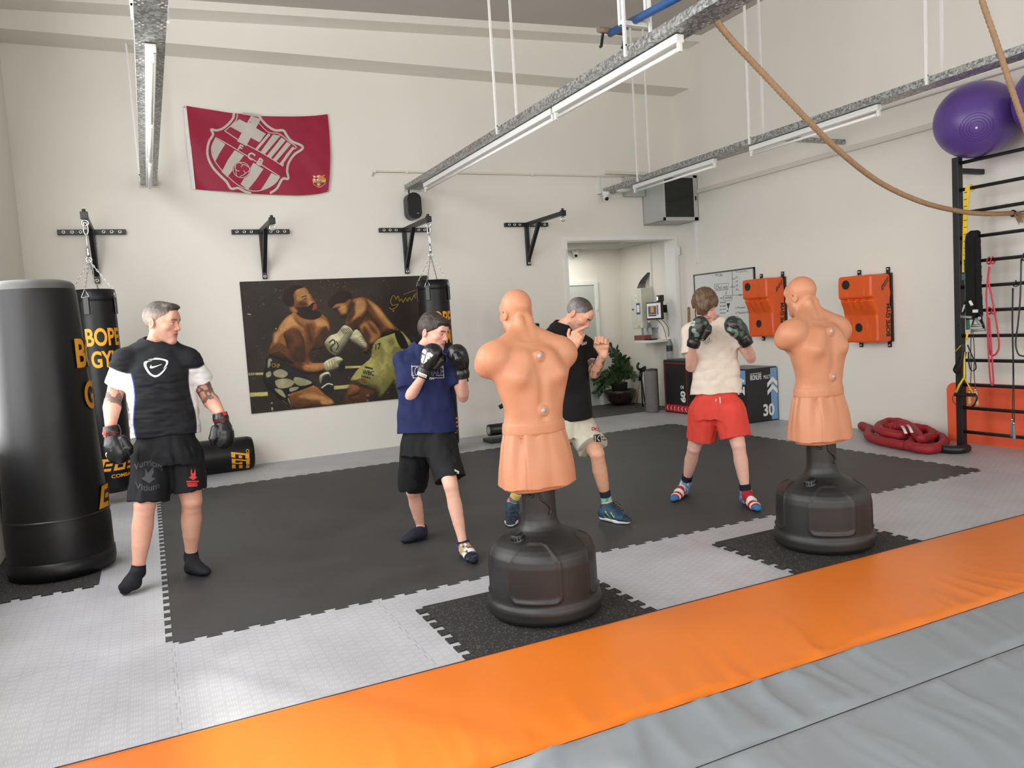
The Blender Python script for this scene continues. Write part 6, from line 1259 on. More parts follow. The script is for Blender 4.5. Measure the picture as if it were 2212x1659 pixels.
# ================================================================== PEOPLE
class Fig:
    """a person's own frame: r = to the viewer's right, f = towards the viewer, about the ground point g"""
    def __init__(s, g):
        s.g = np.array([g[0], g[1], 0.]); n = -s.g/np.linalg.norm(s.g); s.f = n; s.r = np.array([-n[1], n[0], 0.]); s.z = np.array([0, 0, 1.])
    def at(s, u, v, d=0.):
        r = ray(u, v); t = ((s.g+s.f*d-CAMP)@s.f)/(r@s.f); return CAMP+r*t
    def axes(s, yaw, pitch, roll=0.):
        """yaw: degrees turned from the viewer towards the viewer's right; pitch: degrees up; roll: crown towards the viewer's right"""
        a, p, q = map(math.radians, (yaw, pitch, roll)); h = s.r*math.sin(a)+s.f*math.cos(a); Y = h*math.cos(p)+s.z*math.sin(p); X = np.cross(Y, s.z); X /= np.linalg.norm(X); Z = np.cross(X, Y)
        # person's right = cross(forward, up)
        return X*math.cos(q)+Z*math.sin(q)*-1*0-Z*math.sin(q)*0+Z*(-math.sin(q)) if False else (X*math.cos(q)+Z*math.sin(q)), Y, (Z*math.cos(q)-X*math.sin(q))
def unit(v): return np.asarray(v, float)/np.linalg.norm(v)
def add_foot(B, an, heel, toe, g, k=.02, w=1.):
    """ankle, heel (back of the sole) and toe tip, grown by g"""
    ax = unit((toe-heel)*[1, 1, 0]); up = np.array([0, 0, 1.]); L_ = np.linalg.norm(toe-heel)
    h = heel+ax*.03*w; mid = heel+ax*L_*.52; ball = heel+ax*L_*.72; tip = toe-ax*.022
    hz = lambda p, z: np.array([p[0], p[1], p[2]+z])
    B.u(Cone(hz(h, .012), hz(mid, .016), .033*w+g, .033*w+g), k); B.u(Cone(hz(mid, .012), hz(ball, .004), .036*w+g, .036*w+g, up, 1.35), k); B.u(Cone(hz(ball, .002), hz(tip, .0), .037*w+g, .024*w+g, up, 1.4), k)
    B.u(Cone(an, hz(h+ax*.02, .03), .034*w+g, .036*w+g), .03); B.u(Cone(an, hz(mid, .022), .033*w+g, .026*w+g), .03)
def add_arm(B, sh, el, wr, w, k=.02):
    u, f = el-sh, wr-el; B.u(Limb([sh, sh+u*.25, sh+u*.55, sh+u*.85, el, el+f*.25, el+f*.6, wr], [q*w for q in (.056, .052, .0475, .041, .041, .044, .036, .0275)]), .03)
def add_leg(B, hip, kn, an, w, back, k=.03):
    t, d = kn-hip, an-kn; B.u(Limb([hip, hip+t*.5, hip+t*.85, kn-back*.004, kn+d*.13, kn+d*.33+back*.010*w, kn+d*.6+back*.006, kn+d*.85, an], [q*w for q in (.088, .076, .0625, .0585, .054, .0575, .0475, .035, .0335)]), k)
def head_local(P, c, X, Y, Z, s): q = (P-c)/s; return q@X, q@Y, q@Z
def skin_colour(base, H, lips=(170, 96, 88), brow=None, stubble=None, eye=(70, 60, 50), tats=(), nails=None, seed=1, flush=.5):
    c, X, Y, Z, s = H
    def f(P):
        n = vnoise(P*14, seed)[:, None]; n2 = vnoise(P*60, seed+3)[:, None]; C = np.array(base, float)[None]+n*np.array([5, 6, 5])+n2*np.array([2, 3, 3])
        x, y, z = head_local(P, c, X, Y, Z, s); hd = (np.abs(x) < .1) & (np.abs(y) < .14) & (z > -.14) & (z < .15)
        ck = np.exp(-(((np.abs(x)-.04)/.03)**2+((z+.02)/.03)**2))*(y > .02)*hd; C = C+ck[:, None]*np.array([8, -12, -12])*flush
        ear = (np.abs(x) > .072) & hd; C[ear] += np.array([8, -14, -12])*flush
        nose = np.exp(-((x/.018)**2+((z+.018)/.02)**2))*(y > .08)*hd; C = C+nose[:, None]*np.array([4, -12, -10])*flush
        if stubble is not None:
            st = np.clip((-.022-z+np.maximum(0, np.abs(x)-.03)*.5)/.02, 0, 1)*(y > -.012)*hd*(.6+.4*n2[:, 0]); st = np.clip(st*stubble[1], 0, 1)[:, None]; C = C*(1-st)+np.array(stubble[0])*st
        lp = (np.abs(x) < .024-.3*np.abs(z+.0575)) & (z < -.047) & (z > -.070) & (y > .075) & hd; C[lp] = C[lp]*.35+np.array(lips)*.65
        ml = (np.abs(x) < .025) & (np.abs(z+.0575) < .0022) & (y > .072) & hd; C[ml] = C[ml]*.4+np.array([80, 40, 38])*.6
        if brow is not None:
            b = (np.abs(np.abs(x)-.032) < .021) & (np.abs(z-.030-.10*(np.abs(x)-.01)*(1-np.abs(x)/.045)) < .0048) & (y > .05) & hd; C[b] = C[b]*.25+np.array(brow)*.75
        for q in (-1, 1):
            d = np.sqrt((x-q*.031)**2+(z-.0075)**2); ey = (np.abs(x-q*.031) < .014) & (np.abs(z-.0085) < .0042*np.sqrt(np.maximum(0, 1-((x-q*.031)/.0145)**2))+.0006) & (y > .06) & hd; C[ey] = np.array([205, 196, 190])
            ir = ey & (d < .0052)
            if eye is None: C[ey] = np.array(base)*.93; lz = (np.abs(x-q*.031) < .0155) & (np.abs(z-.0045-((x-q*.031)/.0155)**2*.003) < .0016) & (y > .06) & hd; C[lz] = C[lz]*.3+np.array([58, 42, 36])*.7; continue
            C[ir] = np.array(eye); ls = (np.abs(x-q*.031) < .0155) & (np.abs(z-.0135) < .0019) & (y > .06) & hd; C[ls] = C[ls]*.35+np.array([52, 38, 32])*.65
        for (a, b, r0, r1, sd) in tats:
            a, b = V3(a), V3(b); ab = b-a; t = (P-a)@ab/(ab@ab); d = np.linalg.norm(P-a-np.clip(t, 0, 1)[:, None]*ab, axis=1); m = (t > 0) & (t < 1) & (d < .085)
            w = vnoise(P*32+sd, sd)+.5*vnoise(P*70, sd+1); ink = m & ((w > r0) | (np.abs(vnoise(P*24, sd+2)) < r1)); C[ink] = C[ink]*.38+np.array([58, 60, 66])*.62
        return np.clip(C, 0, 255)
    return f
SKIN = mat('skin', (205, 150, 125), .48, 0, (40, .03), (260, .06, .002), .4, 'Col')
CLOTH = mat('jersey_fabric', (60, 60, 60), .72, 0, (18, .05), (600, .12, .0015), .25, 'Col')
HAIRM = mat('hair', (60, 45, 35), .5, 0, (30, .25), (160, .5, .004), .4, 'Col')
LEATH = mat('glove_leather', (24, 24, 24), .3, 0, (10, .1), (200, .1, .002), .55, 'Col')
def hair_sdf(H, grow, front=(.082, .074), back=(-.088, -.055), extra=None, streak=.0035, stretch=(40, 14, 14)):
    c, X, Y, Z, s = H; R = np.array([X, Y, Z]); L_ = lambda y, z: c+s*(y*Y+z*Z)
    B = Body(); B.u(Ell(L_(-.016, .042), [(.078+grow)*s, (.099+grow)*s, (.088+grow*1.3)*s], R), .02)
    a = np.array(front); b = np.array(back); t = b-a; nrm = np.array([-t[1], t[0]]); nrm = nrm*(1 if nrm@np.array([1, -1]) > 0 else -1)
    cuts = [half(L_(*front), nrm[0]*Y+nrm[1]*Z)]
    B.cut(cuts[0], .006)
    if extra: extra(B, c, X, Y, Z, s)
    def dsp(P):
        x, y, z = head_local(P, c, X, Y, Z, s); return streak*vnoise(np.stack([x*stretch[0]*8, y*stretch[1]*4, z*stretch[2]*4], 1), 4)+streak*.6*vnoise(np.stack([x*300, y*60, z*60], 1), 9)
    B.disp(dsp); return B
def glove(fig, t, W, K, palm, thumb, s, col, cuffcol, name='boxing_glove'):
    """boxing glove on a wrist W with the fist pointing to K; palm = direction the palm faces, thumb = thumb side"""
    a = unit(K-W); p = unit(palm-a*(palm@a)); th = unit(thumb-a*(thumb@a)-p*(thumb@p)); L_ = lambda x, y, z: W+s*(a*x+p*y+th*z); R = np.array([th, p, a])
    B = Body(); B.u(Ell(L_(.095, .004, -.002), [.068*s, .058*s, .078*s], R), 0); B.u(Ell(L_(.135, .022, -.004), [.064*s, .055*s, .052*s], R), .03); B.u(Ell(L_(.105, .045, -.006), [.055*s, .035*s, .045*s], R), .025); B.u(Cone(L_(.0, 0, 0), L_(.06, 0, 0), .046*s, .05*s), .03)
    B.sub(Cone(L_(.075, .10, -.05), L_(.075, .10, .06), .028*s, .028*s), .012)
    B.u(Cone(L_(.045, .03, .05), L_(.10, .05, .062), .026*s, .027*s), .008); B.u(Cone(L_(.10, .05, .062), L_(.125, .058, .05), .027*s, .022*s), .008)
    B.disp(lambda P: .0012*vnoise(P*60, 2)+.0015*np.sin((P-W)@th*90/s)*np.clip(((P-W)@p)/.05, 0, 1)*(np.abs((P-W)@a-.05) < .05)); B.cut(half(L_(.012, 0, 0), -a), .006)
    g = sdf_obj(name, B, .0042, LEATH, t, col)
    Cf = Body(); Cf.u(Cone(L_(-.055, 0, 0), L_(.03, 0, 0), .047*s, .049*s), 0); Cf.disp(lambda P: .002*np.sin(((P-W)@a)*110)+.002*vnoise(P*30, 5)); Cf.cut(half(L_(-.05, 0, 0), -a), .006); Cf.cut(half(L_(.03, 0, 0), a), .008)
    cf = sdf_obj('cuff', Cf, .0045, LEATH, g, cuffcol)
    return B, Cf, g, cf, L_
def flat(c): return lambda P: np.repeat(np.array([c], float), len(P), 0)+vnoise(P*25, 3)[:, None]*2.5
def fold(amp, sx, sy, sz, seed, k2=.5):
    def f(P):
        Q = P*np.array([sx, sy, sz]); w = vnoise(P*3, seed+7)[:, None]*.6; n = vnoise(Q+w, seed); return amp*(np.abs(n)*-1.6+.5)+amp*k2*vnoise(Q*2.3+w, seed+1)
    return f
def tee(J, hem, waist, chest, shc, R_, F_, Bk, X, sl, slr, neckr, dsp, k=.05, hemcut=None):
    B = Body(); B.u(Loft([hem, waist, chest, shc, J['nb']+V3((0, 0, .005))], [X]*5, R_+[.082*slr], F_+[.07*slr], Bk+[.07*slr], 2.3), 0)
    B.u(Cone(J['shR'], J['nb']-V3((0, 0, .012)), .062*slr, .058*slr), .04); B.u(Cone(J['shL'], J['nb']-V3((0, 0, .012)), .062*slr, .058*slr), .04)
    for q, e in (('R', sl[0]), ('L', sl[1])):
        sh = J['sh'+q]; d = unit(J['el'+q]-sh); e = sh+d*e; B.u(CutP(Cone(sh, e+d*.08, .066*slr, .070*slr), half(e, d)), .03)
    B.disp(dsp)
    if hemcut: B.cut(half(*hemcut), .004)
    B.sub(Cone(J['nb']+V3((0, 0, neckr-.040))+J['nkf']*.022, J['nb']+V3((0, 0, neckr+.10))+J['nkf']*.022, neckr, neckr), .006)
    return B
def trousers(J, waist, hemR, hemL, X, rw, rf, legr, hemr, dsp, k=.03):
    B = Body(); mid = (J['hipR']+J['hipL'])/2; B.u(Loft([mid-V3((0, 0, .05)), mid+V3((0, 0, .03)), waist], [X]*3, [rw*.98, rw*.96, rw*.80], [rf, rf*.95, rf*.72], [rf, rf*.95, rf*.72], 2.3), 0)
    for q, h in (('R', hemR), ('L', hemL)):
        a = J['hip'+q]; d = unit(h-a); B.u(CutP(Cone(a, h+d*.06, legr, hemr), half(h, d)), k)
    B.disp(dsp); return B
def sock(t, an, heel, toe, kn, top, g, col, name='sock'):
    B = Body(); add_foot(B, an, heel, toe, g); d = unit(kn-an); B.u(CutP(Cone(an, an+d*(top+.03), .036+g, .040+g), half(an+d*top, d)), .015); B.cut(half((0, 0, max(.005, min(heel[2], toe[2])-.031)), (0, 0, -1)), .006); B.disp(lambda P: .0012*vnoise(P*45, 3)); return sdf_obj(name, B, .0045, CLOTH, t, col)
def body(t, J, H, w, col, back, h=.004, arms=1., legs=1., hands=None, shoulders=.2):
    B = Body(); c, X, Y, Z, s = H; mid = (J['hipR']+J['hipL'])/2; ch = (J['shR']+J['shL'])/2; side = unit(J['shR']-J['shL'])
    B.u(Loft([mid-V3((0, 0, .06)), mid+(ch-mid)*.4, ch-V3((0, 0, .10)), ch-V3((0, 0, .04))], [unit(J['shL']-J['shR'])*1.]*4, [.12*w, .10*w, .11*w, .08*w], [.06*w, .06*w, .055*w, .045*w], [.06*w, .06*w, .055*w, .045*w]), 0)
    B.u(Cone(J['nb']-V3((0, 0, .01)), c-Z*.05*s-Y*.012*s, .052*w, .054*s), .025)
    for q in 'RL':
        B.u(Cone(J['sh'+q], J['nb']-V3((0, 0, .02)), .038*w, .04*w), .03); add_arm(B, J['sh'+q], J['el'+q], J['wr'+q], w*arms); add_leg(B, J['hip'+q], J['kn'+q], J['an'+q], w*legs, back); add_foot(B, J['an'+q], J['heel'+q], J['toe'+q], -.004)
    B.cut(half((0, 0, .0045), (0, 0, -1)), .002)
    if hands: hands(B)
    add_head(B, c, X, Y, Z, s)
    return B, sdf_obj('body', B, h, SKIN, t, col)
def decal(f, fig, name, m, parent, draw, uv, d=.32, lift=.0018):
    """print on clothing: draw(mb, fn) with fn(u, v) in photo pixels, laid onto the cloth f"""
    mb = MB(); draw(mb, lambda u, v: fig.at(u, v, d)); return conform(f, mb, name, m, parent, unit(ray(*uv)), lift)
WPRINT = mat('white_ink_print', (228, 224, 216), .5, 0, (50, .03)); GPRINT = mat('dim_grey_print', (52, 54, 60), .6, 0, (50, .1)); RPRINT = mat('red_ink_print', (196, 56, 46), .6, 0, (50, .05))

# ------------------------------------------------------------------ the man on the left
fg = Fig((-.02, 5.37)); A = fg.at
J = dict(shR=A(270, 780, 0), shL=A(409, 778, 0), elR=A(243, 868, -.05), wrR=A(239, 918, .13), elL=A(451, 860, -.05), wrL=A(474, 890, .12), nb=A(338, 737, -.04), hipR=A(326, 985, 0), hipL=A(397, 983, 0), knR=A(313, 1090, .07), knL=A(414, 1082, .0), anR=A(298, 1236, .10), anL=A(413, 1204, -.09), heelR=onz(304, 1262, .045), toeR=onz(262, 1279, .022), heelL=onz(404, 1231, .03), toeL=onz(452, 1236, .028), nkf=fg.f)
man = thing('person', 'person in a black and white t-shirt, black shorts and boxing gloves, looking sideways', 'person', (*fg.g[:2], 0))
HX, HY, HZ = fg.axes(60, -9, 2); H = (A(350, 699, .0), HX, HY, HZ, 1.06)
tats = [(J['shR']+(J['elR']-J['shR'])*.55, J['elR'], .12, .06, 3), (J['shL']+(J['elL']-J['shL'])*.5, J['elL']+(J['wrL']-J['elL'])*.1, .1, .08, 6)]
Bm, _ = body(man, J, H, 1.12, skin_colour((214, 160, 138), H, (186, 112, 104), (120, 92, 76), ((168, 132, 116), .45), (84, 84, 82), tats, None, 1, .6), -fg.f, arms=1.04, legs=.98)
def hc(P):
    x, y, z = head_local(P, *H); t = np.clip((z-.045)/.05, 0, 1)[:, None]; n = vnoise(P*120, 2)[:, None]; return np.array([146, 128, 116])*(1-t)+np.array([70, 64, 60])*t+n*14
def manx(B, c, X, Y, Z, s): B.u(Ell(c+s*(Y*.05+Z*.105), [.055*s, .045*s, .022*s], np.array([X, Y, Z])), .02)
sdf_obj('hair', hair_sdf(H, .0022, (.088, .083), (-.088, -.05), manx, .0016), .0042, HAIRM, man, hc)
Sh = tee(J, A(359, 940, 0), A(354, 880, .0), A(341, 812, .0), A(340, 780, 0), [.203, .204, .196, .168], [.14, .158, .14, .1], [.12, .125, .125, .1], fg.r, (.165, .165), 1.12, .072, fold(.0065, 8, 8, 24, 3))
wv = unit(fg.r)
def sc(P):
    C = np.repeat(np.array([[24, 26, 30.]]), len(P), 0)+vnoise(P*20, 2)[:, None]*2; W_ = np.array([222, 220, 220.])
    x = (P-A(352, 860, 0))@fg.r; z = P[:, 2]; zc = A(340, 800, 0)[2]
    for q in 'RL':
        sh, el = J['sh'+q], J['el'+q]; d = unit(el-sh); tt = (P-sh)@d; rad = np.linalg.norm(P-sh-tt[:, None]*d, axis=1); w = (np.clip((tt-.055-.1*np.maximum(0, rad-.06))/.005+.5, 0, 1)*(rad < .105)*np.clip((np.abs(x)-.17)/.005+.5, 0, 1))[:, None]; C = C*(1-w)+W_*w
    e = np.abs(x)-(.168+.012*np.sin(z*14)); w = (np.clip(e/.005+.5, 0, 1)*np.clip((zc-z)/.01, 0, 1))[:, None]; C = C*(1-w)+W_*w
    bl = ((x < 0)*np.clip(1.4-np.abs(e)/.0035, 0, 1)*np.clip((zc-z)/.01, 0, 1))[:, None]; C = C*(1-bl)+np.array([40, 70, 160.])*bl
    return C
shirt = sdf_obj('t_shirt', Sh, .0058, CLOTH, man, sc)
def chest_mark(mb, fn):
    o = lambda p: (290+p[0]/9.617, 630+p[1]/9.617); f2 = lambda x, y: fn(*o((x, y)))
    seg_poly(mb, smooth_pts([(275, 1400), (390, 1385), (430, 1365), (520, 1372), (640, 1395), (705, 1425), (715, 1470), (690, 1530), (610, 1605), (650, 1530), (668, 1480), (655, 1440), (560, 1412), (450, 1405), (360, 1408)]), f2, 0, 40)
    seg_poly(mb, smooth_pts([(375, 1425), (260, 1432), (200, 1452), (184, 1490), (196, 1560), (240, 1640), (300, 1720), (380, 1770), (430, 1785), (500, 1770), (580, 1710), (640, 1640), (690, 1560), (640, 1600), (560, 1680), (480, 1735), (420, 1742), (360, 1715), (300, 1650), (255, 1560), (248, 1490), (290, 1450)]), f2, 0, 40)
    seg_poly(mb, smooth_pts([(352, 1515), (322, 1552), (318, 1580), (345, 1596), (400, 1585), (590, 1502), (430, 1545), (375, 1552), (352, 1545)], 3), f2, 0, 30)
def smooth_pts(p, n=4): return [tuple(q) for q in smooth_path(p, n, True)]
decal(Sh, fg, 'chest_logo', WPRINT, shirt, chest_mark, (337, 793))
Tr = trousers(J, A(359, 925, 0), A(322, 1082, .04), A(407, 1058, .0), fg.r, .198, .14, .115, .122, fold(.009, 15, 15, 5, 8))
shorts = sdf_obj('shorts', Tr, .006, CLOTH, man, flat((20, 20, 24)))
def mp1(mb, fn):
    o = lambda x, y: fn(x/3.318, 850+y/3.318); put_text(mb, 'Vurricus', lambda x, y: o(955+x, 555-y-38*math.sin(x/215*PI)), 215, 52, .02, 1); put_text(mb, 'Vitium', lambda x, y: o(965+x, 690-y+22*math.sin(x/180*PI)-10), 180, 46, .02, 1)
    seg_poly(mb, [(1040, 530), (1060, 570), (1100, 520), (1105, 560), (1085, 600), (1115, 610), (1070, 645), (1010, 610), (1040, 590)], o, 0, 30)
decal(Tr, fg, 'grey_print', GPRINT, shorts, mp1, (322, 1030))
def mp2(mb, fn):
    o = lambda x, y: fn(x/3.318, 850+y/3.318); seg_poly(mb, [(1370, 535), (1380, 570), (1390, 570), (1400, 535), (1405, 575), (1400, 590), (1415, 600), (1385, 622), (1350, 602), (1370, 590), (1365, 570)], o, 0, 30)
    for k, (y, w) in enumerate(((628, 92), (645, 78), (655, 78), (664, 70))): seg_poly(mb, [(1335+k*3, y), (1335+k*3+w, y-2), (1335+k*3+w, y+(9 if k == 0 else 5)), (1335+k*3, y+(11 if k == 0 else 7))], o, 0, 30)
decal(Tr, fg, 'red_print', RPRINT, shorts, mp2, (417, 1030))
for q in 'RL': sock(man, J['an'+q], J['heel'+q], J['toe'+q], J['kn'+q], .045, .004, flat((26, 27, 33)))
Bk_ = (20, 20, 21)
def redrim(W, d): return lambda P: np.where((((P-W)@d > -.004) & ((P-W)@d < .004))[:, None] | (((P-W)@d < -.045))[:, None], np.array([[120, 26, 28.]]), np.array([[22, 22, 23.]]))
KR = A(252, 990, .16); B1, C1, g1, cf1, L1 = glove(fg, man, J['wrR']+unit(KR-J['wrR'])*.055, KR, fg.r*.8-fg.f*.4, fg.f*.9+fg.r*.3, 1.0, flat(Bk_), redrim(J['wrR']+unit(KR-J['wrR'])*.055, unit(KR-J['wrR'])))
KL = A(488, 950, .14); B2, C2, g2, cf2, L2 = glove(fg, man, J['wrL']+unit(KL-J['wrL'])*.055, KL, -fg.r*.8-fg.f*.4, fg.f*.9-fg.r*.2, 1.0, flat(Bk_), redrim(J['wrL']+unit(KL-J['wrL'])*.055, unit(KL-J['wrL'])))
def fstar(mb, fn):
    o = lambda x, y: fn(x/3.318, 850+y/3.318); seg_poly(mb, [(742, 405), (755, 425), (768, 420), (762, 450), (770, 460), (755, 470), (755, 490), (740, 495), (732, 470), (726, 440), (736, 430)], o, 0, 20)
decal(B1, fg, 'glove_logo', WPRINT, g1, fstar, (225, 987), .45); 
decal(C1, fg, 'cuff_label', RPRINT, cf1, lambda mb, fn: seg_poly(mb, [(218, 930), (229, 929), (229, 947), (218, 948)], fn, 0, 4), (224, 938), .45); decal(C1, fg, 'cuff_print', WPRINT, cf1, lambda mb, fn: [seg_poly(mb, [(219, 932), (222, 932), (223, 940), (219, 941)], fn, 0, 4), seg_poly(mb, [(219, 943), (227, 942), (227, 945), (219, 946)], fn, 0, 4)], (224, 938), .45, .003)
decal(C2, fg, 'cuff_label', RPRINT, cf2, lambda mb, fn: seg_poly(mb, [(478, 884), (484, 883), (491, 896), (483, 898)], fn, 0, 4), (484, 890), .45); decal(B2, fg, 'glove_logo', WPRINT, g2, lambda mb, fn: seg_poly(mb, [(500, 920), (505, 918), (511, 935), (508, 942), (503, 930)], fn, 0, 4), (505, 930), .45)
# ------------------------------------------------------------------ the boy in blue
fg = Fig((1.68, 4.93)); A = fg.at
J = dict(shR=A(872, 781, -.01), shL=A(977, 781, .0), elR=A(884, 860, .04), wrR=A(912, 815, .20), elL=A(1000, 857, .05), wrL=A(1000, 818, .21), nb=A(918, 745, -.04), hipR=A(900, 965, -.05), hipL=A(952, 963, .03), knR=A(892, 1062, -.2), knL=A(974, 1050, .22), anR=A(911, 1148, -.33), anL=A(1002, 1182, .28), heelR=onz(920, 1156, .03), toeR=onz(868, 1168, .026), heelL=onz(999, 1188, .03), toeL=onz(1026, 1212, .026), nkf=fg.f)
boy = thing('person', 'person with short dark hair in a navy t-shirt and black shorts, black boxing gloves raised', 'person', (*fg.g[:2], 0))
HX, HY, HZ = fg.axes(58, -14, 4); H = (A(936, 720, .0), HX, HY, HZ, .985)
Bb, _ = body(boy, J, H, .9, skin_colour((222, 172, 152), H, (196, 124, 116), (66, 50, 42), None, None, (), None, 5, .9), -fg.f, arms=1.0, legs=.9)
def bx2(B, c, X, Y, Z, s):
    R = np.array([X, Y, Z]); B.u(Ell(c+s*(Y*.055+Z*.088), [.066*s, .05*s, .03*s], R), .02); B.u(Ell(c+s*(Y*-.03+Z*.1), [.06*s, .06*s, .045*s], R), .02)
def hcb(P): n = vnoise(P*np.array([90, 90, 40]), 2)[:, None]; return np.array([54, 45, 39])+n*13
sdf_obj('hair', hair_sdf(H, .008, (.092, .062), (-.095, -.052), bx2, .0022, (22, 8, 8)), .0042, HAIRM, boy, hcb)
Sh = tee(J, A(923, 934, 0), A(920, 870, .0), A(920, 815, .0), A(922, 783, 0), [.198, .186, .178, .15], [.12, .115, .115, .085], [.11, .1, .1, .085], fg.r, (.17, .16), 1.0, .064, fold(.007, 12, 12, 8, 13))
shirt = sdf_obj('t_shirt', Sh, .0058, CLOTH, boy, lambda P: np.array([[25, 35, 76.]])+vnoise(P*16, 3)[:, None]*4)
def lons(mb, fn):
    o = lambda x, y: fn(840+x/8.295, 650+y/8.295)
    put_text(mb, 'LONSDALE', lambda x, y: o(395+x, 1345-y-14*0+.0*x), 590, 165, .0, 1)
    for P in (((385, 1150), (410, 1165), (990, 1162)), ((420, 1385), (990, 1385)), ((395, 1150), (425, 1385)), ((985, 1165), (1000, 1385))): put_stroke(mb, P, 9, o)
    put_text(mb, 'LONDON', lambda x, y: o(560+x, 1415-y), 255, 42, .02, 1)
decal(Sh, fg, 'chest_lettering', WPRINT, shirt, lons, (924, 805))
decal(Sh, fg, 'chest_letter_fill', mat('navy_ink', (26, 36, 84), .7), shirt, lambda mb, fn: put_text(mb, 'LONSDALE', lambda x, y: fn(840+(402+x)/8.295, 650+(1337-y)/8.295), 576, 148, -.012, 1), (924, 805), .32, .0032)
Tr = trousers(J, A(923, 915, 0), A(890, 1052, -.14), A(972, 1036, .14), fg.r, .19, .12, .112, .10, fold(.008, 15, 15, 5, 18))
shorts = sdf_obj('shorts', Tr, .006, CLOTH, boy, flat((22, 22, 23)))
decal(Tr, fg, 'small_logo', WPRINT, shorts, lambda mb, fn: seg_poly(mb, [(981, 1013), (992, 1018), (992, 1024), (986, 1023), (989, 1020), (982, 1018)], fn, 0, 4), (987, 1018), .5)
def printsock(base, cuff, an, kn, heel, toe, cols):
    d = unit(kn-an); ax = unit((toe-heel)*[1, 1, 0]); L_ = np.linalg.norm((toe-heel)[:2])
    def f(P):
        C = np.repeat(np.array([base], float), len(P), 0); t = (P-heel)@ax/L_; up = (P-an)@d; n = vnoise(P*60, 3); n2 = vnoise(P*85, 8)
        for (t0, t1, th, c) in cols: m = (t > t0) & (t < t1) & (n > th); C[m] = c
        C[(up > .03)] = cuff; m = (n2 > .62) & (t < .5) & (up < .03); C[m] = (230, 228, 222); return C
    return f
for q in 'RL': sock(boy, J['an'+q], J['heel'+q], J['toe'+q], J['kn'+q], .04, .004, printsock((52, 62, 98), (28, 30, 44), J['an'+q], J['kn'+q], J['heel'+q], J['toe'+q], [(.35, .68, -.3, (176, 146, 110)), (.55, .8, -.1, (222, 216, 208)), (.7, 1.2, -.4, (28, 28, 32))]))
KR = A(931, 765, .22); B1, C1, g1, cf1, L1 = glove(fg, boy, J['wrR']+unit(KR-J['wrR'])*.05, KR, fg.r*.75-fg.f*.6+fg.z*.1, fg.r*.4+fg.f*.1, .98, flat(Bk_), flat((24, 24, 25)))
KL = A(992, 758, .23); B2, C2, g2, cf2, L2 = glove(fg, boy, J['wrL']+unit(KL-J['wrL'])*.05, KL, -fg.r*.8+fg.f*.45, fg.f*.8+fg.r*.1, .96, flat(Bk_), flat((24, 24, 25)))
def flogo(mb, fn):
    o = lambda x, y: fn(840+x/8.295, 650+y/8.295)
    seg_poly(mb, [(628, 855), (660, 870), (678, 905), (655, 960), (590, 915), (600, 880)], o, 0, 25); seg_poly(mb, [(690, 925), (740, 920), (800, 970), (770, 1010), (720, 990), (740, 1020), (720, 1045), (690, 1040), (680, 1090), (612, 1138), (660, 1010), (672, 950)], o, 0, 25)
    seg_poly(mb, [(585, 965), (650, 985), (600, 1130), (575, 1095), (572, 1040), (595, 1010)], o, 0, 25)
decal(B1, fg, 'glove_logo', WPRINT, g1, flogo, (922, 770), .45)
decal(C1, fg, 'cuff_label', WPRINT, cf1, lambda mb, fn: seg_poly(mb, [(840+x/8.295, 650+y/8.295) for x, y in ((515, 1258), (690, 1330), (672, 1390), (498, 1322))], fn, 0, 4), (912, 810), .45); decal(C1, fg, 'cuff_print', mat('dark_red_ink', (110, 60, 60), .6), cf1, lambda mb, fn: put_text(mb, 'FIGHTER', lambda x, y: fn(840+(520+x)/8.295, 650+(1322+x*.40-y)/8.295), 140, 30, .0, 1), (912, 810), .45, .0034)

# ------------------------------------------------------------------ the coach in the black shirt
fg = Fig((2.68, 5.01)); A = fg.at
cx_ = unit(fg.r*.80-fg.f*.60)                                             # towards his left
J = dict(shR=A(1182, 736, .10), shL=A(1266, 748, -.08), elR=A(1206, 808, .2), wrR=A(1238, 752, .24), elL=A(1284, 806, .02), wrL=A(1303, 766, .15), nb=A(1216, 702, -.0), hipR=A(1212, 925, .04), hipL=A(1256, 925, -.05), knR=A(1150, 1003, .02), knL=A(1289, 980, .12), anR=A(1107, 1084, -.12), anL=A(1311, 1085, .04), heelR=onz(1110, 1100, .04), toeR=onz(1103, 1130, .032), heelL=onz(1302, 1112, .04), toeL=onz(1356, 1124, .032), nkf=unit(fg.r*.8+fg.f*.6))
coach = thing('person', 'person with cropped grey hair in a black t-shirt and pale shorts, bare fists raised', 'person', (*fg.g[:2], 0))
HX, HY, HZ = fg.axes(68, -40, 6); H = (A(1249, 682, .03), HX, HY, HZ, .99)
tats = [(J['shL'], J['elL']+(J['wrL']-J['elL'])*.3, -.05, .10, 3), (J['elL'], J['wrL'], .25, .05, 9), (J['elR'], J['wrR']+(J['wrR']-J['elR'])*.02, -.2, .12, 5)]
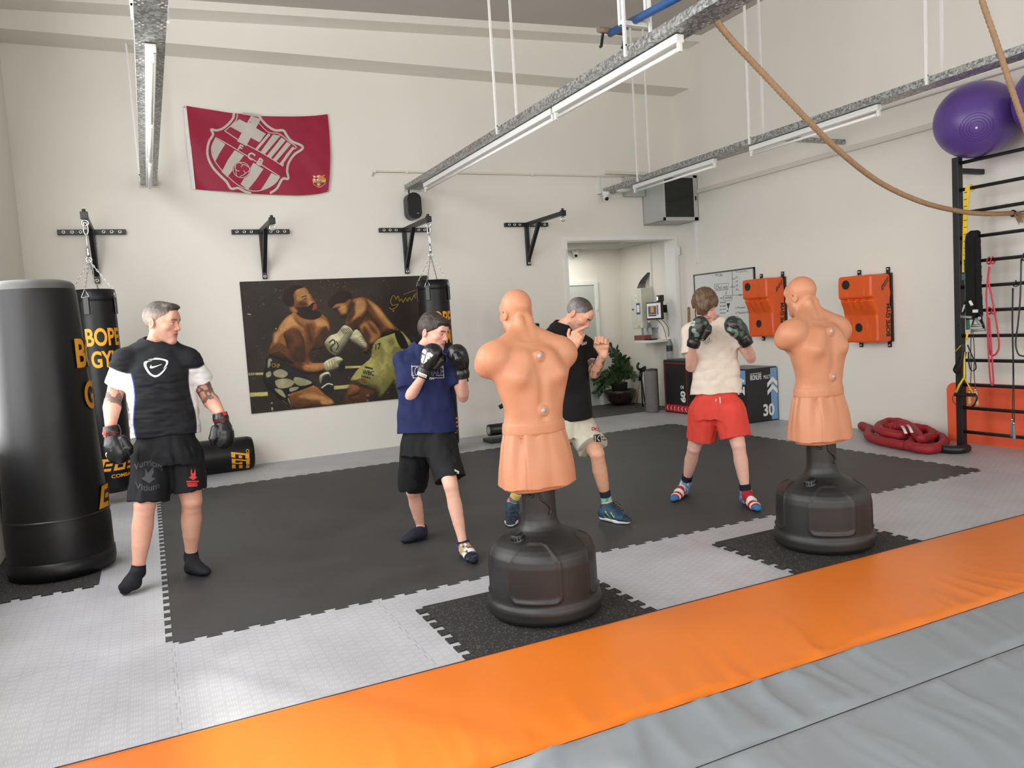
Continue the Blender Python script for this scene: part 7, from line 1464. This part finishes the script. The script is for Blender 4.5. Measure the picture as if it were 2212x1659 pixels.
def hand(B, W, a, n, s, sc, curl, index_out=None, thumb='fist'):
    """five-fingered hand at wrist W: a = towards the knuckles, n = back of the hand, s = thumb side"""
    a = unit(a); n = unit(n-a*(n@a)); s = unit(s-a*(s@a)-n*(s@n)); P = lambda x, y, z: W+sc*(a*x+n*y+s*z)
    B.u(Cone(P(-.01, 0, 0), P(.03, .0, 0), .029*sc, .03*sc, n, 1.35), .015)
    for i, z in enumerate((.032, .011, -.010, -.030)):
        kx = (.088, .093, .088, .078)[i]; r = (.0105, .011, .0105, .0095)[i]*sc; ln = (1., 1.08, 1., .82)[i]
        B.u(Cone(P(.015, 0, z*.7), P(kx, .008, z), .014*sc, .0125*sc), .010); k0 = P(kx, .006, z)
        if i == 0 and index_out is not None: d1 = unit(index_out); k1 = k0+d1*.04*sc; k2 = k1+unit(index_out-n*.15)*.03*sc; k3 = k2+unit(index_out-n*.3)*.02*sc
        else:
            d1 = unit(a*.35-n*.95); k1 = k0+d1*.043*ln*sc; d2 = unit(-a*.95-n*.1); k2 = k1+d2*.029*ln*sc; d3 = unit(-a*.35+n*.8); k3 = k2+d3*.018*ln*sc
        B.u(Cone(k0, k1, r*1.05, r), .004); B.u(Cone(k1, k2, r, r*.95), .003); B.u(Cone(k2, k3, r*.95, r*.85), .003)
    B.u(Cone(P(.045, -.006, .024), P(.045, -.008, -.026), .021*sc, .019*sc), .012)
    if thumb == 'fist': q = [P(.02, -.006, .024), P(.05, -.024, .043), P(.075, -.045, .034), P(.068, -.056, .012)]
    else: q = [P(.012, -.004, .022), P(.035, -.008, .047), P(.062, -.008, .062), P(.092, -.006, .066)]
    B.u(Cone(q[0], q[1], .017*sc, .0125*sc), .012); B.u(Cone(q[1], q[2], .0125*sc, .011*sc), .004); B.u(Cone(q[2], q[3], .011*sc, .009*sc), .003)
def hands(B):
    wR = J['wrR']; kR = A(1251, 714, .27); hand(B, wR+unit(kR-wR)*.012, kR-wR, fg.f*.75-fg.r*.1+fg.z*.3, -fg.r*.8+fg.z*.35, 1.08, 1, fg.r*.85+fg.z*.32+fg.f*.05, 'up')
    wL = J['wrL']; kL = A(1301, 728, .15); hand(B, wL+unit(kL-wL)*.01, kL-wL, -fg.f*.9+fg.r*.35, -fg.r*.9-fg.f*.2, 1.08, 1, None, 'fist')
Bc, _ = body(coach, J, H, .98, skin_colour((208, 156, 128), H, (164, 96, 86), (44, 36, 32), ((118, 96, 84), .5), (50, 40, 34), tats, None, 9, .6), -fg.f*.5-fg.r*.3, .0034, hands=hands, legs=.95)
def hcc(P):
    x, y, z = head_local(P, *H); t = np.clip((z-.03+y*.35)/.07, 0, 1)[:, None]; n = vnoise(P*110, 2)[:, None]+.8*vnoise(P*30, 5)[:, None]; return np.array([122, 118, 116])*(1-t)+np.array([74, 66, 62])*t+n*12
sdf_obj('hair', hair_sdf(H, .0018, (.087, .078), (-.085, -.05), None, .0012), .0042, HAIRM, coach, hcc)
Sh = tee(J, A(1237, 906, 0), A(1234, 850, .0), A(1226, 785, .03), A(1223, 748, .02), [.158, .152, .17, .14], [.125, .12, .125, .09], [.11, .1, .11, .09], cx_, (.155, .125), 1.02, .066, fold(.007, 6, 6, 8, 23))
shirt = sdf_obj('t_shirt', Sh, .0058, CLOTH, coach, flat((15, 15, 16)))
decal(Sh, fg, 'chest_logo', WPRINT, shirt, lambda mb, fn: [put_text(mb, 'EGO', lambda x, y: fn(1256+x, 747-y-x*.35), 12, 6, .03, 1)], (1262, 744), .4)
Tr = trousers(J, A(1236, 890, 0), A(1180, 975, .02), A(1279, 966, .09), cx_, .16, .125, .115, .115, fold(.009, 14, 14, 6, 28))
shorts = sdf_obj('shorts', Tr, .006, CLOTH, coach, lambda P: np.array([[190, 186, 168.]])+vnoise(P*14, 3)[:, None]*5)
decal(Tr, fg, 'red_lettering', mat('dark_red_print', (160, 30, 44), .6), shorts, lambda mb, fn: put_text(mb, 'DOJO', lambda x, y: fn(1277+x, 932-y+x*.05), 30, 10, .04, 1), (1290, 928), .5)
decal(Tr, fg, 'black_badge', mat('black_ink', (26, 26, 30), .6), shorts, lambda mb, fn: [seg_poly(mb, [(1281, 939), (1297, 937), (1299, 955), (1284, 957)], fn, 0, 3), put_text(mb, 'BOX', lambda x, y: fn(1300+x, 946-y), 11, 5, .03, 1), put_text(mb, 'TOP', lambda x, y: fn(1300+x, 953-y), 11, 5, .03, 1)], (1292, 945), .5)
decal(Tr, fg, 'white_badge', WPRINT, shorts, lambda mb, fn: [seg_poly(mb, [(1284, 941), (1286, 941), (1287, 955), (1285, 955)], fn, 0, 3), seg_poly(mb, [(1289, 947), (1294, 940), (1296, 940), (1291, 947), (1297, 953), (1294, 954)], fn, 0, 3)], (1292, 945), .5, .0034)
SHOE = mat('shoe_fabric', (40, 60, 80), .55, 0, (40, .15), (300, .3, .002), .35, 'Col')
for q, sc_ in (('R', ((214, 196, 110), (176, 60, 84))), ('L', ((38, 38, 48), (124, 196, 184)))):
    an, he, to, kn = (J[k+q] for k in ('an', 'heel', 'toe', 'kn')); d = unit(kn-an); ax = unit((to-he)*[1, 1, 0])
    S_ = Body(); S_.u(Cone(an-d*.02, an+d*.13, .039, .042), 0); S_.cut(half(an+d*.10, d), .003)
    sdf_obj('sock', S_, .0045, CLOTH, coach, lambda P, an=an, d=d, sc_=sc_: np.where(((P-an)@d > .05)[:, None], np.array([sc_[0]], float), np.where((vnoise(P*50, 4) > .25)[:, None], np.array([[70, 150, 150.]]), np.array([sc_[1]], float))))
    B = Body(); zz_ = np.array([0, 0, 1.]); he2 = he-ax*.02; to2 = to+ax*.015; add_foot(B, an-d*.015, he2, to2, .010, .02); B.cut(half(an-d*.012-ax*.03, unit(zz_*.9-ax*.25)), .008); B.cut(half((0, 0, .026), (0, 0, -1)), .003)
    def shc(P, he2=he2, ax=ax):
        t = (P-he2)@ax; n = vnoise(P*55, 6); C = np.repeat(np.array([[34, 66, 88.]]), len(P), 0)+n[:, None]*9; y = (np.abs(np.sin(t*62+P[:, 2]*70)) > .985) & (t > .07) & (t < .17) & (P[:, 2] < .085); C[y] = (196, 220, 60); C[(t > .23) & (n > -.2)] = (26, 40, 54); return C
    u_ = sdf_obj('shoe', B, .0045, SHOE, coach, shc)
    S2 = Body(); S2.u(Cone(he2+ax*.035, he2+ax*.1, .043, .04), 0); S2.u(Cone(he2+ax*.1, to2-ax*.09, .04, .047), .02); S2.u(Cone(to2-ax*.09, to2-ax*.03, .047, .034), .02); zz = np.array([0, 0, 1.]); S2.cut(half((0, 0, .032), zz), .004); S2.cut(half((0, 0, .0035), -zz), .004)
    sdf_obj('sole', S2, .0045, CLOTH, u_, lambda P: np.where((P[:, 2] > .010)[:, None], np.array([[222, 222, 218.]]), np.array([[34, 34, 36.]])))
    m = MB(); mid = he2+ax*.13; side = np.cross(ax, zz)
    for k in range(5): c = he2+ax*(.12+.02*k); h_ = .098-.0105*k; m.tube(smooth_path([c-side*.022+zz*(h_-.005), c+zz*(h_+.004)+ax*.006, c+side*.022+zz*(h_-.005)], 4), .0035, 6)
    for sg in (-1, 1): m.tube(smooth_path([he2+ax*.12+zz*.100, he2+ax*.135+side*sg*.022+zz*.108, he2+ax*.165+side*sg*.034+zz*.085], 5), .003, 6)
    m.build('laces', BLACKP, u_)

# ------------------------------------------------------------------ the boy in red shorts
fg = Fig((3.85, 4.71)); A = fg.at
J = dict(shR=A(1492, 717, 0), shL=A(1586, 717, 0), elR=A(1492, 793, .04), wrR=A(1496, 750, .20), elL=A(1622, 774, .04), wrL=A(1613, 742, .2), nb=A(1537, 691, -.04), hipR=A(1520, 890, -.03), hipL=A(1576, 888, .02), knR=A(1499, 968, -.12), knL=A(1595, 962, .08), anR=A(1482, 1042, -.28), anL=A(1612, 1067, .1), heelR=onz(1483, 1060, .03), toeR=onz(1453, 1079, .026), heelL=onz(1606, 1078, .03), toeL=onz(1639, 1100, .026), nkf=fg.f)
boy2 = thing('person', 'person with a brown fringe in a cream t-shirt and red shorts, camouflage gloves raised', 'person', (*fg.g[:2], 0))
HX, HY, HZ = fg.axes(14, -28, -6); H = (A(1524, 662, .03), HX, HY, HZ, .965)
Bb2, _ = body(boy2, J, H, .9, skin_colour((226, 178, 160), H, (200, 134, 126), (96, 74, 56), None, None, (), None, 15, .9), -fg.f, arms=1.02, legs=1.0)
def fringe(B, c, X, Y, Z, s):
    R = np.array([X, Y, Z]); L_ = lambda x, y, z: c+s*(x*X+y*Y+z*Z)
    B.u(Ell(L_(0, -.02, .05), [.094*s, .108*s, .095*s], R), .02); B.cut(lambda P: np.maximum(-((P-L_(0, .02, -.02))@Z), -1), .01)
    # long hair over the brow, sweeping to one side and over the ears
    B.u(Limb([L_(-.05, .07, .085), L_(-.015, .094, .062), L_(.02, .104, .03), L_(.045, .100, -.012)], [.028*s, .026*s, .022*s, .012*s]), .03); B.u(Limb([L_(.0, .085, .085), L_(.04, .09, .04), L_(.062, .078, -.005)], [.03*s, .024*s, .012*s]), .025); B.u(Cone(L_(.05, .06, .06), L_(.07, .055, -.02), .03*s, .014*s), .02); B.u(Cone(L_(-.055, .06, .065), L_(-.072, .03, .018), .028*s, .014*s), .02)
    for q in (-1, 1): B.u(Cone(L_(q*.078, -.02, .04), L_(q*.082, -.03, .0), .026*s, .016*s), .02)
    B.u(Cone(L_(0, -.09, .03), L_(0, -.088, -.045), .05*s, .03*s), .03)
def hcd(P):
    x, y, z = head_local(P, *H); n = vnoise(np.stack([x*160, y*40, z*30], 1), 2)[:, None]; return np.array([92, 70, 52])+n*22
sdf_obj('hair', hair_sdf(H, .012, (.10, .05), (-.10, -.05), fringe, .0022, (16, 5, 4)), .0042, HAIRM, boy2, hcd)
Sh = tee(J, A(1546, 850, 0), A(1546, 795, .0), A(1541, 745, .0), A(1539, 720, 0), [.192, .172, .17, .145], [.12, .115, .11, .085], [.11, .1, .1, .085], fg.r, (.165, .125), 1.02, .062, fold(.0062, 10, 10, 13, 33))
shirt = sdf_obj('t_shirt', Sh, .0058, CLOTH, boy2, lambda P: np.array([[226, 214, 198.]])+vnoise(P*14, 3)[:, None]*3)
def bott(mb, fn):
    o = lambda x, y: fn(1440+x/8.295, 600+y/8.295); put_stroke(mb, [(775, 1075), (765, 1105), (770, 1135), (745, 1170), (715, 1195), (690, 1190), (682, 1165), (700, 1145), (730, 1130), (755, 1095), (775, 1075)], 6, o); put_stroke(mb, [(700, 1150), (730, 1170), (750, 1140)], 5, o)
decal(Sh, fg, 'bottle_print', mat('dark_grey_ink', (80, 78, 84), .6), shirt, bott, (1528, 737))
decal(Sh, fg, 'wing_print', mat('pale_blue_ink', (170, 176, 200), .6), shirt, lambda mb, fn: [put_stroke(mb, P, 10, lambda x, y: fn(1440+x/8.295, 600+y/8.295)) for P in (((640, 1150), (690, 1130)), ((650, 1170), (680, 1165)), ((640, 1120), (680, 1115)), ((780, 1130), (830, 1115)), ((780, 1150), (825, 1140)), ((775, 1165), (800, 1162)))], (1528, 737))
Tr = trousers(J, A(1547, 838, 0), A(1515, 949, -.08), A(1588, 945, .05), fg.r, .178, .12, .12, .112, fold(.008, 14, 14, 5, 38))
shorts = sdf_obj('shorts', Tr, .006, CLOTH, boy2, lambda P: np.array([[220, 74, 62.]])+vnoise(P*14, 3)[:, None]*4)
for (a, b) in (((1547, 862), (1546, 868)), ((1555, 858), (1556, 872))): m = MB(); m.tube([A(a[0], a[1], .15), A(b[0], b[1], .155)], .004, 6); m.build('drawstring', WPRINT, shorts)
for q in 'RL': sock(boy2, J['an'+q], J['heel'+q], J['toe'+q], J['kn'+q], .075, .004, printsock((96, 132, 178), (26, 28, 44), J['an'+q], J['kn'+q], J['heel'+q], J['toe'+q], [(.25, .5, .1, (200, 196, 190)), (.45, .86, -2, (168, 38, 48)), (.56, .66, -2, (220, 214, 208)), (.76, .82, -2, (220, 214, 208)), (.86, 1.3, -2, (56, 120, 176))]))
def camo(P): n = vnoise(P*22, 41); n2 = vnoise(P*30, 47); C = np.repeat(np.array([[38, 46, 42.]]), len(P), 0); C[n > .15] = (72, 98, 84); C[n2 > .3] = (20, 22, 22); C[(n < -.4)] = (104, 128, 112); return C
def camo_b(W, d, p): return lambda P: np.where((((P-W)@p) > .028)[:, None] & (((P-W)@d) < .1)[:, None], np.array([[22, 22, 23.]]), camo(P))
KR = A(1509, 702, .23); W0 = J['wrR']+unit(KR-J['wrR'])*.05; pv = fg.r*.8-fg.f*.5; B1, C1, g1, cf1, L1 = glove(fg, boy2, W0, KR, pv, fg.f*.6+fg.r*.6, 1.0, camo_b(W0, unit(KR-W0), unit(pv)), flat((22, 22, 24)))
KL = A(1590, 700, .24); W1 = J['wrL']+unit(KL-J['wrL'])*.04; pv = -fg.r*.55-fg.z*.75; B2, C2, g2, cf2, L2 = glove(fg, boy2, W1, KL, pv, fg.f*.8, 1.04, camo_b(W1, unit(KL-W1), unit(pv)), flat((22, 22, 24)))
decal(B1, fg, 'glove_lettering', WPRINT, g1, lambda mb, fn: [put_text(mb, 'MASTER', lambda x, y: fn(1489+x, 698-y-x*.02), 13, 5, .04, 1), put_text(mb, 'SPORT', lambda x, y: fn(1490+x, 705-y), 11, 5.5, .04, 1)], (1496, 699), .5)
